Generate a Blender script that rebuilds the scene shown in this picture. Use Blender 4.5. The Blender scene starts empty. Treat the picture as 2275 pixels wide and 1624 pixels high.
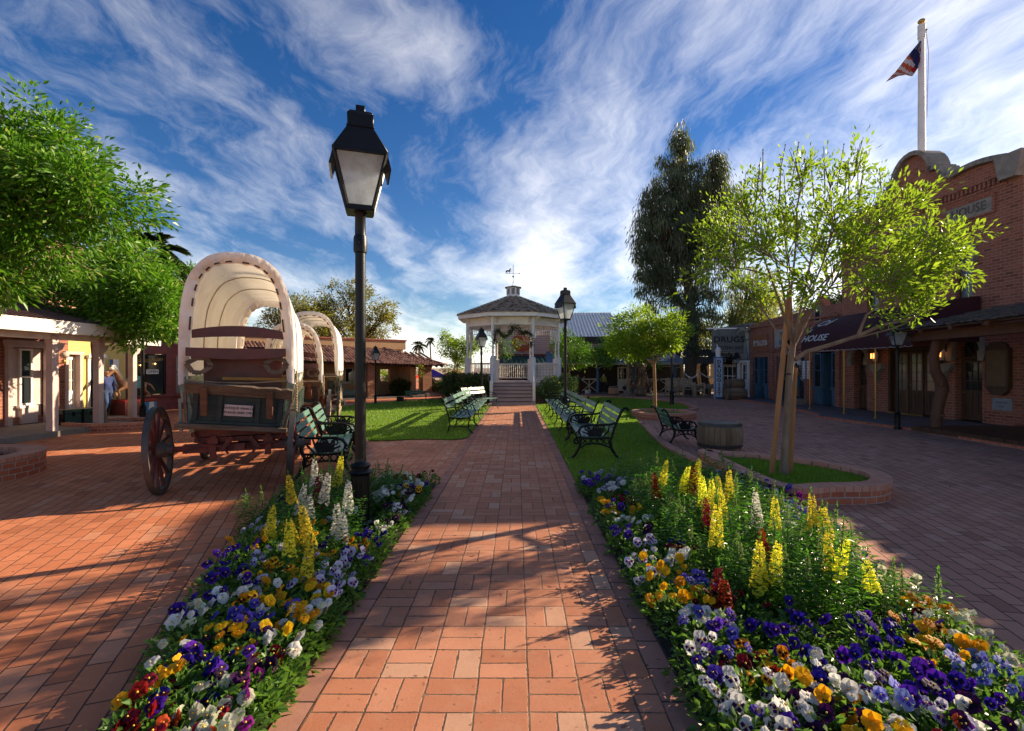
import bpy, math, random
from mathutils import Vector, Matrix, noise
import numpy as np
R=math.radians; PI=math.pi
rnd=random.Random(7)
sc=bpy.context.scene
# ---------------- camera
H=1.5; F=1100.0; W=2275.0; CX=1148.0; CY=817.0
cam=bpy.data.cameras.new('camera'); co=bpy.data.objects.new('camera',cam); sc.collection.objects.link(co)
co.location=(0,0,H); co.rotation_euler=(R(90),0,0)
cam.sensor_width=36; cam.lens=36*F/W; cam.shift_x=-(CX-W/2)/W; cam.shift_y=(CY-812)/W
cam.clip_end=3000; cam.clip_start=0.05
sc.camera=co
# ---------------- sun and sky
AZ=R(61.7); EL=R(21.8)
sd=Vector((math.sin(AZ)*math.cos(EL),math.cos(AZ)*math.cos(EL),math.sin(EL)))
sl=bpy.data.lights.new('sun','SUN'); sl.energy=5.0; sl.angle=R(0.5); sl.color=(1.0,0.81,0.57)
so=bpy.data.objects.new('sun',sl); sc.collection.objects.link(so)
so.rotation_euler=(-sd).to_track_quat('-Z','Y').to_euler()
sc.view_settings.view_transform='Standard'; sc.view_settings.look='None'; sc.view_settings.gamma=1
sc.view_settings.exposure=1.15
wd=bpy.data.worlds.new("World"); sc.world=wd; wd.use_nodes=True
def NT(nt):
    N=nt.nodes; L=nt.links
    def nd(t,ins=None,**kw):
        n=N.new(t)
        for k,v in kw.items(): setattr(n,k,v)
        if ins:
            for k,v in ins.items():
                s=n.inputs[k]
                if isinstance(v,bpy.types.NodeSocket): L.new(v,s)
                else: s.default_value=v
        return n
    def m(op,a,b=0.0,c=None,clamp=False):
        n=N.new('ShaderNodeMath'); n.operation=op; n.use_clamp=clamp
        for i,v in enumerate([a,b]+([c] if c is not None else [])):
            if isinstance(v,bpy.types.NodeSocket): L.new(v,n.inputs[i])
            else: n.inputs[i].default_value=v
        return n.outputs[0]
    def mix(f,a,b,bt='MIX'):
        n=N.new('ShaderNodeMix'); n.data_type='RGBA'; n.blend_type=bt
        for s,v in ((n.inputs[0],f),(n.inputs[6],a),(n.inputs[7],b)):
            if isinstance(v,bpy.types.NodeSocket): L.new(v,s)
            elif isinstance(v,(tuple,list)): s.default_value=(*v[:3],1)
            else: s.default_value=v
        return n.outputs[2]
    def ramp(f,*st):
        n=N.new('ShaderNodeValToRGB'); L.new(f,n.inputs[0]); e=n.color_ramp.elements
        while len(e)<len(st): e.new(0.5)
        for i,(p,c) in enumerate(st):
            e[i].position=p; e[i].color=(*c,1) if isinstance(c,tuple) else (c,c,c,1)
        return n.outputs[0]
    return nd,m,mix,ramp,L
wd.node_tree.nodes.clear()
nd,m,mix,ramp,L=NT(wd.node_tree)
sky=nd('ShaderNodeTexSky',sky_type='NISHITA',sun_disc=False,sun_elevation=EL,sun_rotation=AZ)
sky.altitude=700; sky.air_density=1.0; sky.dust_density=0.25; sky.ozone_density=2.0
hs=nd('ShaderNodeHueSaturation',{'Hue':0.512,'Saturation':1.36,'Value':0.38,'Color':sky.outputs[0]})
tc=nd('ShaderNodeTexCoord'); sp=nd('ShaderNodeSeparateXYZ',{0:tc.outputs['Generated']})
x,y,z=sp.outputs
zz=m('ADD',m('MAXIMUM',z,0.0),0.16)
u=m('DIVIDE',x,zz); v=m('DIVIDE',y,zz)
SKX,SKY,CLB=3.3,9.6,5.3
# cirrus on a far flat layer, streaks running away from the viewer
def vec(a,b,c=0.0): 
    n=nd('ShaderNodeCombineXYZ'); 
    for i,q in enumerate((a,b,c)):
        if isinstance(q,bpy.types.NodeSocket): L.new(q,n.inputs[i])
        else: n.inputs[i].default_value=q
    return n.outputs[0]
def sc3(v,k):
    n=nd('ShaderNodeVectorMath',{0:v},operation='SCALE'); n.inputs['Scale'].default_value=k; return n.outputs[0]
def vadd(a,b,op='ADD'): return nd('ShaderNodeVectorMath',{0:a,1:b},operation=op).outputs[0]
P0=vec(u,v,0.0)
w1=nd('ShaderNodeTexNoise',{'Vector':vadd(P0,(4.3,1.7,0.0)),'Scale':0.9,'Detail':4.0,'Roughness':0.6})
P1=vadd(P0,sc3(vadd(w1.outputs[1],(0.5,0.5,0.5),'SUBTRACT'),0.62))
def streak(P,ang,ax,ay,off,det,rough):
    r=nd('ShaderNodeVectorRotate',{0:P,'Angle':R(ang)},rotation_type='Z_AXIS').outputs[0]
    return nd('ShaderNodeTexNoise',{'Vector':vadd(vadd(r,(ax,ay,1.0),'MULTIPLY'),off),'Scale':1.0,'Detail':det,'Roughness':rough,'Lacunarity':2.15}).outputs[0]
s1=streak(P1,8,2.3,0.75,(2.2,5.1,1.0),10.0,0.60)
s2=streak(P1,-22,7.5,1.9,(7.7,0.4,3.0),8.0,0.66)
s3=streak(P0,0,0.62,0.5,(SKX,SKY,0.0),3.0,0.5)
s4=streak(P1,30,4.5,3.5,(1.7,3.4,5.0),9.0,0.7)
sdn=nd('ShaderNodeVectorMath',{0:tc.outputs['Generated'],1:tuple(sd)},operation='DOT_PRODUCT').outputs['Value']
sdp=m('MAXIMUM',sdn,0.0)
low=m('POWER',m('SUBTRACT',1.0,m('MAXIMUM',z,0.0)),4.0)
cov=m('ADD',m('ADD',m('MULTIPLY',s1,1.15),m('MULTIPLY',s2,0.34)),m('ADD',m('MULTIPLY',s3,1.35),m('MULTIPLY',s4,0.20)))
cov=m('ADD',cov,m('ADD',m('MULTIPLY',m('POWER',sdp,2.0),0.24),m('MULTIPLY',low,0.40)))
cov=m('DIVIDE',m('SUBTRACT',cov,1.54),0.74,clamp=True)
cov=m('POWER',cov,1.25)
glow=m('ADD',CLB,m('MULTIPLY',m('POWER',sdp,4.0),1.6))
cc=nd('ShaderNodeVectorMath',{0:(1.03,0.985,0.93)},operation='SCALE'); L.new(glow,cc.inputs['Scale'])
fin=mix(m('MULTIPLY',cov,0.95),hs.outputs[0],cc.outputs[0])
bg=nd('ShaderNodeBackground',{'Color':fin,'Strength':0.15})
L.new(bg.outputs[0],nd('ShaderNodeOutputWorld').inputs[0])
# ---------------- helpers
def gp(px,py,z=0.0):
    Y=(H-z)*F/(py-CY); return ((px-CX)*Y/F,Y)
def xw(px,Y): return (px-CX)*Y/F
def zw(py,Y): return H+(CY-py)*Y/F
class MB:
    def __init__(s): s.v=[];s.f=[];s.mi=[];s.M=None;s.k=0
    def add(s,vs,fs,k=None):
        o=len(s.v)
        if s.M is not None: vs=[s.M@Vector(p) for p in vs]
        s.v+= [tuple(p) for p in vs]; s.f+=[tuple(i+o for i in f) for f in fs]; s.mi+=[s.k if k is None else k]*len(fs)
    def box(s,c,d,rz=0,k=None,rx=0,ry=0,tp=1.0):
        m=Matrix.Translation(c)@Matrix.Rotation(rz,4,'Z')@Matrix.Rotation(ry,4,'Y')@Matrix.Rotation(rx,4,'X')
        a,b,e=d[0]/2,d[1]/2,d[2]/2
        vs=[m@Vector((i*a*(tp if l>0 else 1),j*b*(tp if l>0 else 1),l*e)) for l in(-1,1) for i,j in((-1,-1),(1,-1),(1,1),(-1,1))]
        s.add(vs,[(3,2,1,0),(4,5,6,7),(0,1,5,4),(1,2,6,5),(2,3,7,6),(3,0,4,7)],k)
    def bb(s,x0,x1,y0,y1,z0,z1,k=None): s.box(((x0+x1)/2,(y0+y1)/2,(z0+z1)/2),(abs(x1-x0),abs(y1-y0),abs(z1-z0)),k=k)
    def bar(s,p,q,w,h=None,k=None,up=(0,0,1)):
        h=h or w; p=Vector(p);q=Vector(q);d=(q-p); l=d.length
        if l<1e-6: return
        d.normalize(); u=Vector(up)
        if abs(d.dot(u))>.98: u=Vector((0,1,0))
        a=d.cross(u).normalized(); b=a.cross(d)
        vs=[c+a*(i*w/2)+b*(j*h/2) for c in(p,q) for i,j in((-1,-1),(1,-1),(1,1),(-1,1))]
        s.add(vs,[(0,1,2,3),(7,6,5,4),(0,4,5,1),(1,5,6,2),(2,6,7,3),(3,7,4,0)],k)
    def tube(s,pts,r,n=8,k=None,caps=True,closed=False):
        pts=[Vector(p) for p in pts]; N=len(pts)
        rs=r if isinstance(r,(list,tuple)) else [r]*N
        vs=[];fs=[];a=None
        for i,p in enumerate(pts):
            if closed: d=pts[(i+1)%N]-pts[i-1]
            else: d=pts[min(i+1,N-1)]-pts[max(i-1,0)]
            if d.length<1e-9: d=Vector((0,0,1))
            d.normalize()
            if a is None:
                a=d.orthogonal().normalized()
            else:
                a=(a-d*a.dot(d)); a=a.normalized() if a.length>1e-6 else d.orthogonal().normalized()
            b=d.cross(a)
            for j in range(n):
                t=2*PI*j/n; vs.append(p+(a*math.cos(t)+b*math.sin(t))*rs[i])
        for i in range(N if closed else N-1):
            i2=(i+1)%N
            for j in range(n):
                j2=(j+1)%n; fs.append((i*n+j,i*n+j2,i2*n+j2,i2*n+j))
        if caps and not closed:
            fs.append(tuple(range(n-1,-1,-1))); fs.append(tuple((N-1)*n+j for j in range(n)))
        s.add(vs,fs,k)
    def lathe(s,prof,n=16,c=(0,0,0),k=None,ph=0.0,M=None):
        vs=[];fs=[]
        for (r,z) in prof:
            for j in range(n):
                t=2*PI*j/n+ph; p=Vector((r*math.cos(t),r*math.sin(t),z))
                if M is not None: p=M@p
                vs.append(p+Vector(c))
        for i in range(len(prof)-1):
            for j in range(n):
                j2=(j+1)%n; fs.append((i*n+j,i*n+j2,(i+1)*n+j2,(i+1)*n+j))
        if prof[0][0]>1e-4: fs.append(tuple(range(n-1,-1,-1)))
        if prof[-1][0]>1e-4: fs.append(tuple((len(prof)-1)*n+j for j in range(n)))
        s.add(vs,fs,k)
    def prism(s,poly,z0,z1,k=None,M=None):
        n=len(poly); ar=sum(poly[i][0]*poly[(i+1)%n][1]-poly[(i+1)%n][0]*poly[i][1] for i in range(n))
        if ar<0: poly=poly[::-1]
        vs=[Vector((p[0],p[1],z0)) for p in poly]+[Vector((p[0],p[1],z1)) for p in poly]
        if M is not None: vs=[M@p for p in vs]
        s.add(vs,[tuple(range(n-1,-1,-1)),tuple(range(n,2*n))]+[(i,(i+1)%n,(i+1)%n+n,i+n) for i in range(n)],k)
    def xz(s,poly,y0,y1,k=None):   # polygon in the x-z plane, thickness along y
        s.prism([(p[0],p[1]) for p in poly],0,1,k,Matrix(((1,0,0,0),(0,0,-(y1-y0),y1),(0,1,0,0),(0,0,0,1))))
    def grid(s,fn,nu,nv,k=None,cu=False):
        vs=[fn(i/nu,j/nv) for i in range(nu+(0 if cu else 1)) for j in range(nv+1)]
        fs=[]
        for i in range(nu):
            i2=(i+1)%nu if cu else i+1
            for j in range(nv): fs.append((i*(nv+1)+j,i2*(nv+1)+j,i2*(nv+1)+j+1,i*(nv+1)+j+1))
        s.add(vs,fs,k)
    def sphere(s,c,r,n=10,k=None,sq=(1,1,1)):
        pr=[(max(math.sin(PI*i/n),1e-5 if i in(0,n) else 0),-math.cos(PI*i/n)) for i in range(n+1)]
        s.lathe([(max(a*r,1e-5),b*r) for a,b in pr],n+4,c,k,M=Matrix.Diagonal((*sq,1)))
    def build(s,name,mats,parent=None,smooth=40,bevel=0,loc=None,rz=0):
        me=bpy.data.meshes.new(name); me.from_pydata(s.v,[],s.f)
        if not isinstance(mats,(list,tuple)): mats=[mats]
        for q in mats: me.materials.append(q)
        if any(s.mi): me.polygons.foreach_set('material_index',s.mi)
        if smooth:
            me.polygons.foreach_set('use_smooth',[True]*len(me.polygons)); me.update(); me.set_sharp_from_angle(angle=R(smooth))
        me.update()
        o=bpy.data.objects.new(name,me); sc.collection.objects.link(o)
        if parent is not None: o.parent=parent
        if loc: o.location=loc
        if rz: o.rotation_euler.z=rz
        if bevel:
            b=o.modifiers.new('bevel','BEVEL'); b.width=bevel; b.segments=1; b.limit_method='ANGLE'; b.angle_limit=R(50)
        return o
def tag(o,label,cat,group=None,kind=None):
    if label: o['label']=label
    if cat: o['category']=cat
    if group: o['group']=group
    if kind: o['kind']=kind
    return o
def thing(name,label,cat,loc=(0,0,0),rz=0,group=None,sc_=1.0):
    o=bpy.data.objects.new(name,None); sc.collection.objects.link(o); o.location=loc; o.rotation_euler.z=rz
    o.empty_display_size=.2; o.scale=(sc_,)*3
    return tag(o,label,cat,group)
KIDS={}
def dup(o,loc=None,rz=None,label=None,group=None,scale=None,parent=None):
    c=o.copy(); sc.collection.objects.link(c)
    if parent is not None: c.parent=parent
    if loc is not None: c.location=loc
    if rz is not None: c.rotation_euler.z=rz
    if label: c['label']=label
    if group: c['group']=group
    if scale: c.scale=(scale,)*3 if not isinstance(scale,tuple) else scale
    for ch in list(o.children): dup(ch,parent=c)
    return c
def struct(o): o['kind']='structure'; return o
def text(s,size,mat,parent,M,name='lettering',ex=0.004,shear=0,off=0,align='CENTER',sx=1.0,spacing=1.0):
    cu=bpy.data.curves.new(name,'FONT'); cu.body=s; cu.size=size; cu.extrude=ex; cu.align_x=align; cu.align_y='CENTER'; cu.shear=shear; cu.offset=off; cu.resolution_u=2; cu.space_character=spacing
    o=bpy.data.objects.new('t',cu); sc.collection.objects.link(o)
    bpy.context.view_layer.update()
    me=bpy.data.meshes.new_from_object(o); bpy.data.objects.remove(o)
    me.transform(M@Matrix.Diagonal((sx,1,1,1))); me.materials.clear(); me.materials.append(mat); me.name=name
    t=bpy.data.objects.new(name,me); sc.collection.objects.link(t); t.parent=parent
    return t
def upM(x,y,z,rz=0): # text standing upright, facing -y
    return Matrix.Translation((x,y,z))@Matrix.Rotation(rz,4,'Z')@Matrix.Rotation(R(90),4,'X')
# ---------------- materials
def base(name):
    mt=bpy.data.materials.new(name); mt.use_nodes=True; mt.node_tree.nodes.clear()
    fn=NT(mt.node_tree); nd,m,mix,ramp,L=fn
    out=nd('ShaderNodeOutputMaterial'); return mt,fn,out
def mat(name,col,rough=.75,metal=0.0,col2=None,vs=6.0,bump=0.0,bs=60.0,stretch=(1,1,1),spec=.4,fac=(.35,.65),emit=0,coat=0.0,dirt=0.0):
    mt,(nd,m,mix,ramp,L),out=base(name)
    tc=nd('ShaderNodeTexCoord'); mp=nd('ShaderNodeMapping',{0:tc.outputs['Object'],'Scale':stretch})
    col2=col2 or tuple(c*.72 for c in col)
    n=nd('ShaderNodeTexNoise',{'Vector':mp.outputs[0],'Scale':vs,'Detail':6.0,'Roughness':.65})
    c=mix(ramp(n.outputs[0],(fac[0],0.0),(fac[1],1.0)),col,col2)
    if dirt:
        d=nd('ShaderNodeTexNoise',{'Vector':tc.outputs['Object'],'Scale':vs*.37,'Detail':8.0,'Roughness':.75})
        c=mix(m('MULTIPLY',ramp(d.outputs[0],(.48,0.0),(.66,1.0)),dirt),c,(.09,.07,.05))
    ps=nd('ShaderNodeBsdfPrincipled',{'Base Color':c,'Metallic':metal,'Specular IOR Level':spec,'Coat Weight':coat})
    rr=nd('ShaderNodeTexNoise',{'Vector':mp.outputs[0],'Scale':vs*3,'Detail':3.0})
    L.new(m('ADD',rough-.08,m('MULTIPLY',rr.outputs[0],.16)),ps.inputs['Roughness'])
    if bump:
        b=nd('ShaderNodeTexNoise',{'Vector':mp.outputs[0],'Scale':bs,'Detail':4.0})
        bm=nd('ShaderNodeBump',{'Height':b.outputs[0],'Strength':bump,'Distance':.01}); L.new(bm.outputs[0],ps.inputs['Normal'])
    if emit:
        ps.inputs['Emission Color'].default_value=(*col,1); ps.inputs['Emission Strength'].default_value=emit
    L.new(ps.outputs[0],out.inputs[0]); return mt
def leafmat(name,c1,c2,tr=.45,rough=.5,c3=None,vs=1.5):
    mt,(nd,m,mix,ramp,L),out=base(name)
    g=nd('ShaderNodeNewGeometry'); tc=nd('ShaderNodeTexCoord')
    n=nd('ShaderNodeTexNoise',{'Vector':tc.outputs['Object'],'Scale':vs,'Detail':2.0})
    f=m('ADD',m('MULTIPLY',g.outputs['Random Per Island'],.65),m('MULTIPLY',n.outputs[0],.5),clamp=True)
    c=mix(f,c1,c2)
    if c3: c=mix(ramp(g.outputs['Random Per Island'],(.9,0.0),(.93,1.0)),c,c3)
    ps=nd('ShaderNodeBsdfPrincipled',{'Base Color':c,'Roughness':rough,'Specular IOR Level':.35})
    t=nd('ShaderNodeBsdfTranslucent',{'Color':mix(.0 if False else .35,c,mix(1.0,c,(2.2,2.0,.7),'MULTIPLY'))})
    mx=nd('ShaderNodeMixShader',{0:tr,1:ps.outputs[0],2:t.outputs[0]})
    L.new(mx.outputs[0],out.inputs[0]); return mt
def brickmat(name,c1,c2,mor,bw=.2,rh=.072,ms=.008,dark=.12,rot=0.0,horiz=False,var=None,rough=.85,off=.5,wear=.35,bump=.5):
    mt,(nd,m,mix,ramp,L),out=base(name)
    tc=nd('ShaderNodeTexCoord'); s=nd('ShaderNodeSeparateXYZ',{0:tc.outputs['Object']}); x,y,z=s.outputs
    def cx(a,b,c=0.0):
        n=nd('ShaderNodeCombineXYZ')
        for i,q in enumerate((a,b,c)):
            if isinstance(q,bpy.types.NodeSocket): L.new(q,n.inputs[i])
            else: n.inputs[i].default_value=q
        return n.outputs[0]
    if horiz:
        v=nd('ShaderNodeMapping',{0:tc.outputs['Object'],'Rotation':(0,0,rot)}).outputs[0]
    else:
        g=nd('ShaderNodeNewGeometry'); gz=nd('ShaderNodeSeparateXYZ',{0:g.outputs['Normal']}).outputs[2]
        up=m('GREATER_THAN',m('ABSOLUTE',gz),.7)
        v=nd('ShaderNodeMix',{0:up,4:cx(m('ADD',x,y),z),5:cx(x,y)},data_type='VECTOR').outputs[1]
    wob=nd('ShaderNodeTexNoise',{'Vector':v,'Scale':7.0,'Detail':2.0})
    wv=nd('ShaderNodeVectorMath',{0:nd('ShaderNodeVectorMath',{0:wob.outputs[1],1:(.5,.5,.5)},operation='SUBTRACT').outputs[0]},operation='SCALE'); wv.inputs['Scale'].default_value=.014
    v2=nd('ShaderNodeVectorMath',{0:v,1:wv.outputs[0]},operation='ADD').outputs[0]
    b=nd('ShaderNodeTexBrick',{'Vector':v2,'Color1':(0,0,0,1),'Color2':(1,1,1,1),'Mortar':(.5,.5,.5,1),'Scale':1.0,'Mortar Size':ms,'Mortar Smooth':.25,'Bias':0.0,'Brick Width':bw,'Row Height':rh})
    b.offset=off
    n=nd('ShaderNodeTexNoise',{'Vector':tc.outputs['Object'],'Scale':1.3,'Detail':8.0,'Roughness':.7})
    n2=nd('ShaderNodeTexNoise',{'Vector':tc.outputs['Object'],'Scale':55.0,'Detail':5.0,'Roughness':.7})
    c=mix(b.outputs[0],c1,c2)
    if dark: c=mix(m('MULTIPLY',ramp(b.outputs[0],(.0,1.0),(dark,0.0)),.6),c,tuple(q*.35 for q in c1))
    if var: c=mix(m('MULTIPLY',ramp(b.outputs[0],(.86,0.0),(.9,1.0)),.8),c,var)
    c=mix(m('MULTIPLY',ramp(n.outputs[0],(.4,0.0),(.7,1.0)),wear),c,tuple(q*.5 for q in c1))
    c=mix(m('MULTIPLY',n2.outputs[0],.35),c,tuple(q*1.3 for q in c2))
    if horiz:
        st=nd('ShaderNodeTexNoise',{'Vector':tc.outputs['Object'],'Scale':.4,'Detail':10.0,'Roughness':.78,'Distortion':.6})
        c=mix(m('MULTIPLY',ramp(st.outputs[0],(.48,0.0),(.62,1.0)),.35),c,tuple(k*.45 for k in c1))
    c=mix(b.outputs[1],c,mor)
    ps=nd('ShaderNodeBsdfPrincipled',{'Base Color':c,'Roughness':rough,'Specular IOR Level':.25})
    h=m('ADD',m('MULTIPLY',m('SUBTRACT',1.0,b.outputs[1]),1.0),m('MULTIPLY',n2.outputs[0],.35))
    bm=nd('ShaderNodeBump',{'Height':h,'Strength':bump,'Distance':.006}); L.new(bm.outputs[0],ps.inputs['Normal'])
    L.new(ps.outputs[0],out.inputs[0]); return mt
def basketmat(name,c1,c2,mor,s=.238,pale=(.5,.33,.25)):
    mt,(nd,m,mix,ramp,L),out=base(name)
    tc=nd('ShaderNodeTexCoord')
    wob=nd('ShaderNodeTexNoise',{'Vector':tc.outputs['Object'],'Scale':5.0,'Detail':3.0})
    wv=nd('ShaderNodeVectorMath',{0:nd('ShaderNodeVectorMath',{0:wob.outputs[1],1:(.5,.5,.5)},operation='SUBTRACT').outputs[0]},operation='SCALE'); wv.inputs['Scale'].default_value=.013
    v=nd('ShaderNodeVectorMath',{0:tc.outputs['Object'],1:wv.outputs[0]},operation='ADD').outputs[0]
    q=nd('ShaderNodeSeparateXYZ',{0:v}); u=m('DIVIDE',m('ADD',q.outputs[0],0.9),s); w=m('DIVIDE',q.outputs[1],s)
    fu=m('FRACT',u); fw=m('FRACT',w); iu=m('FLOOR',u); iw=m('FLOOR',w)
    par=m('GREATER_THAN',m('FRACT',m('ADD',m('MULTIPLY',m('ADD',iu,iw),.5),.001)),.25)
    a=m('ADD',m('MULTIPLY',fu,par),m('MULTIPLY',fw,m('SUBTRACT',1.0,par)))
    b=m('ADD',m('MULTIPLY',fw,par),m('MULTIPLY',fu,m('SUBTRACT',1.0,par)))
    b2=m('MULTIPLY',b,2.0); ib=m('FLOOR',b2); fb=m('FRACT',b2)
    da=m('MINIMUM',a,m('SUBTRACT',1.0,a)); db=m('MULTIPLY',m('MINIMUM',fb,m('SUBTRACT',1.0,fb)),.5)
    ew=nd('ShaderNodeTexNoise',{'Vector':tc.outputs['Object'],'Scale':38.0,'Detail':5.0,'Roughness':.75}).outputs[0]
    d=m('SUBTRACT',m('MINIMUM',da,db),m('MULTIPLY',m('MAXIMUM',m('SUBTRACT',ew,.5),0.0),.11))
    mort=m('SUBTRACT',1.0,m('DIVIDE',m('SUBTRACT',d,.008),.014,clamp=True))
    idv=nd('ShaderNodeCombineXYZ',{0:iu,1:iw,2:ib}).outputs[0]
    wn=nd('ShaderNodeTexWhiteNoise',{'Vector':idv})
    n=nd('ShaderNodeTexNoise',{'Vector':tc.outputs['Object'],'Scale':.9,'Detail':8.0,'Roughness':.7})
    n2=nd('ShaderNodeTexNoise',{'Vector':tc.outputs['Object'],'Scale':70.0,'Detail':6.0,'Roughness':.75})
    n3=nd('ShaderNodeTexNoise',{'Vector':tc.outputs['Object'],'Scale':6.0,'Detail':6.0,'Roughness':.7})
    c=mix(wn.outputs[0],c1,c2)
    c=mix(m('MULTIPLY',ramp(wn.outputs[0],(.86,0.0),(.9,1.0)),.65),c,pale)
    c=mix(m('MULTIPLY',ramp(n.outputs[0],(.42,0.0),(.7,1.0)),.3),c,tuple(k*.55 for k in c1))
    c=mix(m('MULTIPLY',ramp(n3.outputs[0],(.5,0.0),(.75,1.0)),.3),c,pale)
    c=mix(m('MULTIPLY',ramp(n2.outputs[0],(.55,0.0),(.8,1.0)),.5),c,tuple(k*.6 for k in c1))
    st=nd('ShaderNodeTexNoise',{'Vector':tc.outputs['Object'],'Scale':.45,'Detail':10.0,'Roughness':.78,'Distortion':.6})
    c=mix(m('MULTIPLY',ramp(st.outputs[0],(.50,0.0),(.62,1.0)),.28),c,tuple(k*.42 for k in c1))
    c=mix(ramp(nd('ShaderNodeTexNoise',{'Vector':tc.outputs['Object'],'Scale':24.0,'Detail':3.0}).outputs[0],(.66,0.0),(.70,.75)),c,tuple(k*.4 for k in c1))
    jn=nd('ShaderNodeTexNoise',{'Vector':tc.outputs['Object'],'Scale':2.2,'Detail':5.0,'Roughness':.7}); mor2=mix(ramp(jn.outputs[0],(.45,0.0),(.62,1.0)),mor,(.25,.17,.11))
    c=mix(m('MULTIPLY',mort,.9),c,mor2)
    ps=nd('ShaderNodeBsdfPrincipled',{'Base Color':c,'Roughness':.8,'Specular IOR Level':.3})
    h=m('ADD',m('SUBTRACT',1.0,mort),m('ADD',m('MULTIPLY',n2.outputs[0],.4),m('MULTIPLY',wn.outputs[0],.5)))
    bm=nd('ShaderNodeBump',{'Height':h,'Strength':.7,'Distance':.006}); L.new(bm.outputs[0],ps.inputs['Normal'])
    L.new(ps.outputs[0],out.inputs[0]); return mt
def glassmat(name,col=(.02,.025,.03),rough=.08):
    mt,(nd,m,mix,ramp,L),out=base(name)
    ps=nd('ShaderNodeBsdfPrincipled',{'Base Color':(*col,1),'Roughness':rough,'Specular IOR Level':.7}); L.new(ps.outputs[0],out.inputs[0]); return mt
def clothmat(name,col,col2,tr=.4,fold=0):
    mt,(nd,m,mix,ramp,L),out=base(name)
    tc=nd('ShaderNodeTexCoord')
    n=nd('ShaderNodeTexNoise',{'Vector':tc.outputs['Object'],'Scale':2.2,'Detail':7.0,'Roughness':.7})
    c=mix(ramp(n.outputs[0],(.45,0.0),(.75,1.0)),col,col2)
    ps=nd('ShaderNodeBsdfDiffuse',{'Color':c}); t=nd('ShaderNodeBsdfTranslucent',{'Color':mix(.5,c,(.9,.75,.5))})
    n2=nd('ShaderNodeTexNoise',{'Vector':nd('ShaderNodeMapping',{0:tc.outputs['Object'],'Scale':(1,.35,.5)}).outputs[0],'Scale':9.0,'Detail':3.0})
    bm=nd('ShaderNodeBump',{'Height':n2.outputs[0],'Strength':.5,'Distance':.04}); L.new(bm.outputs[0],ps.inputs['Normal'])
    L.new(nd('ShaderNodeMixShader',{0:tr,1:ps.outputs[0],2:t.outputs[0]}).outputs[0],out.inputs[0]); return mt
m_path=basketmat('brick_basket',(.43,.16,.08),(.56,.245,.14),(.07,.05,.035),pale=(.52,.32,.21))
m_plaza=brickmat('brick_plaza',(.48,.145,.06),(.62,.225,.105),(.085,.05,.035),bw=.24,rh=.12,ms=.005,horiz=True,rot=R(68),dark=.1,var=(.56,.26,.15),bump=.6)
m_plaza2=brickmat('brick_plaza_east',(.40,.175,.115),(.50,.25,.175),(.05,.035,.03),bw=.24,rh=.12,ms=.005,horiz=True,rot=R(12)+R(90),dark=.1,var=(.52,.29,.21),bump=.6)
m_wallb=brickmat('brick_wall',(.23,.065,.038),(.34,.115,.068),(.29,.205,.16),bw=.215,rh=.078,ms=.009,dark=.16)
m_wallb2=brickmat('brick_wall_shops',(.22,.07,.045),(.33,.115,.075),(.29,.20,.16),bw=.2,rh=.072,ms=.008)
m_curb=brickmat('brick_planter',(.34,.085,.045),(.47,.15,.08),(.38,.31,.25),bw=.17,rh=.078,ms=.008,dark=.0)
m_cap=brickmat('brick_cap',(.45,.19,.125),(.55,.28,.2),(.2,.13,.1),bw=.1,rh=.4,ms=.005,dark=.0,off=0)
m_adobe=brickmat('adobe_brick',(.24,.12,.065),(.32,.17,.1),(.15,.085,.055),bw=.3,rh=.09,ms=.008,dark=0)
m_stone=mat('cast_stone',(.30,.26,.22),.85,vs=5,bump=.3,col2=(.19,.165,.14))
m_conc=mat('walk_concrete',(.17,.135,.12),.85,vs=3,bump=.3,col2=(.11,.085,.08))
m_iron=mat('black_iron',(.006,.0065,.007),.36,.0,vs=12,spec=.28,bump=.08,bs=90)
m_irond=mat('black_cast_iron',(.006,.006,.007),.5,.0,vs=12,spec=.25,bump=.2,bs=120)
m_green=mat('green_slat_paint',(.065,.165,.12),.42,col2=(.11,.215,.165),vs=7,stretch=(1,.2,1),bump=.25,bs=30,dirt=.25)
m_greenp=mat('pale_slat_paint',(.30,.40,.35),.5,col2=(.2,.31,.27),vs=7,stretch=(1,.2,1),bump=.2,dirt=.2)
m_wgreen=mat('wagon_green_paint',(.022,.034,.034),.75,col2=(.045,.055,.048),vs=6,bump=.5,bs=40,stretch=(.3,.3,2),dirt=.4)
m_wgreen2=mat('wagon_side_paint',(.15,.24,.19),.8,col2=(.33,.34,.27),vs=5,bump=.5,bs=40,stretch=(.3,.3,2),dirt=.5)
m_wood=mat('grey_weathered_wood',(.19,.135,.09),.85,col2=(.085,.06,.04),vs=8,stretch=(.3,.3,2.5),bump=.6,bs=50,dirt=.3)
m_woodb=mat('brown_board',(.16,.075,.035),.75,col2=(.09,.04,.02),vs=8,stretch=(.25,1,2),bump=.5,bs=50)
m_woodx=mat('bleached_wood',(.42,.33,.23),.85,col2=(.26,.19,.12),vs=7,stretch=(.5,.5,2),bump=.6,bs=50)
m_red=mat('wagon_red_paint',(.16,.030,.022),.6,col2=(.075,.018,.015),vs=6,bump=.4,bs=60,dirt=.4)
m_seat=mat('seat_red_paint',(.13,.018,.016),.38,col2=(.075,.012,.012),vs=4,bump=.2,spec=.5)
m_rim=mat('worn_rim_wood',(.15,.11,.085),.7,col2=(.06,.045,.04),vs=9,bump=.5,bs=70,dirt=.4)
m_tire=mat('iron_tyre',(.09,.08,.075),.5,.3,vs=10,bump=.3)
m_canvas=clothmat('wagon_canvas',(.90,.87,.82),(.74,.66,.55),.34)
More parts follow.
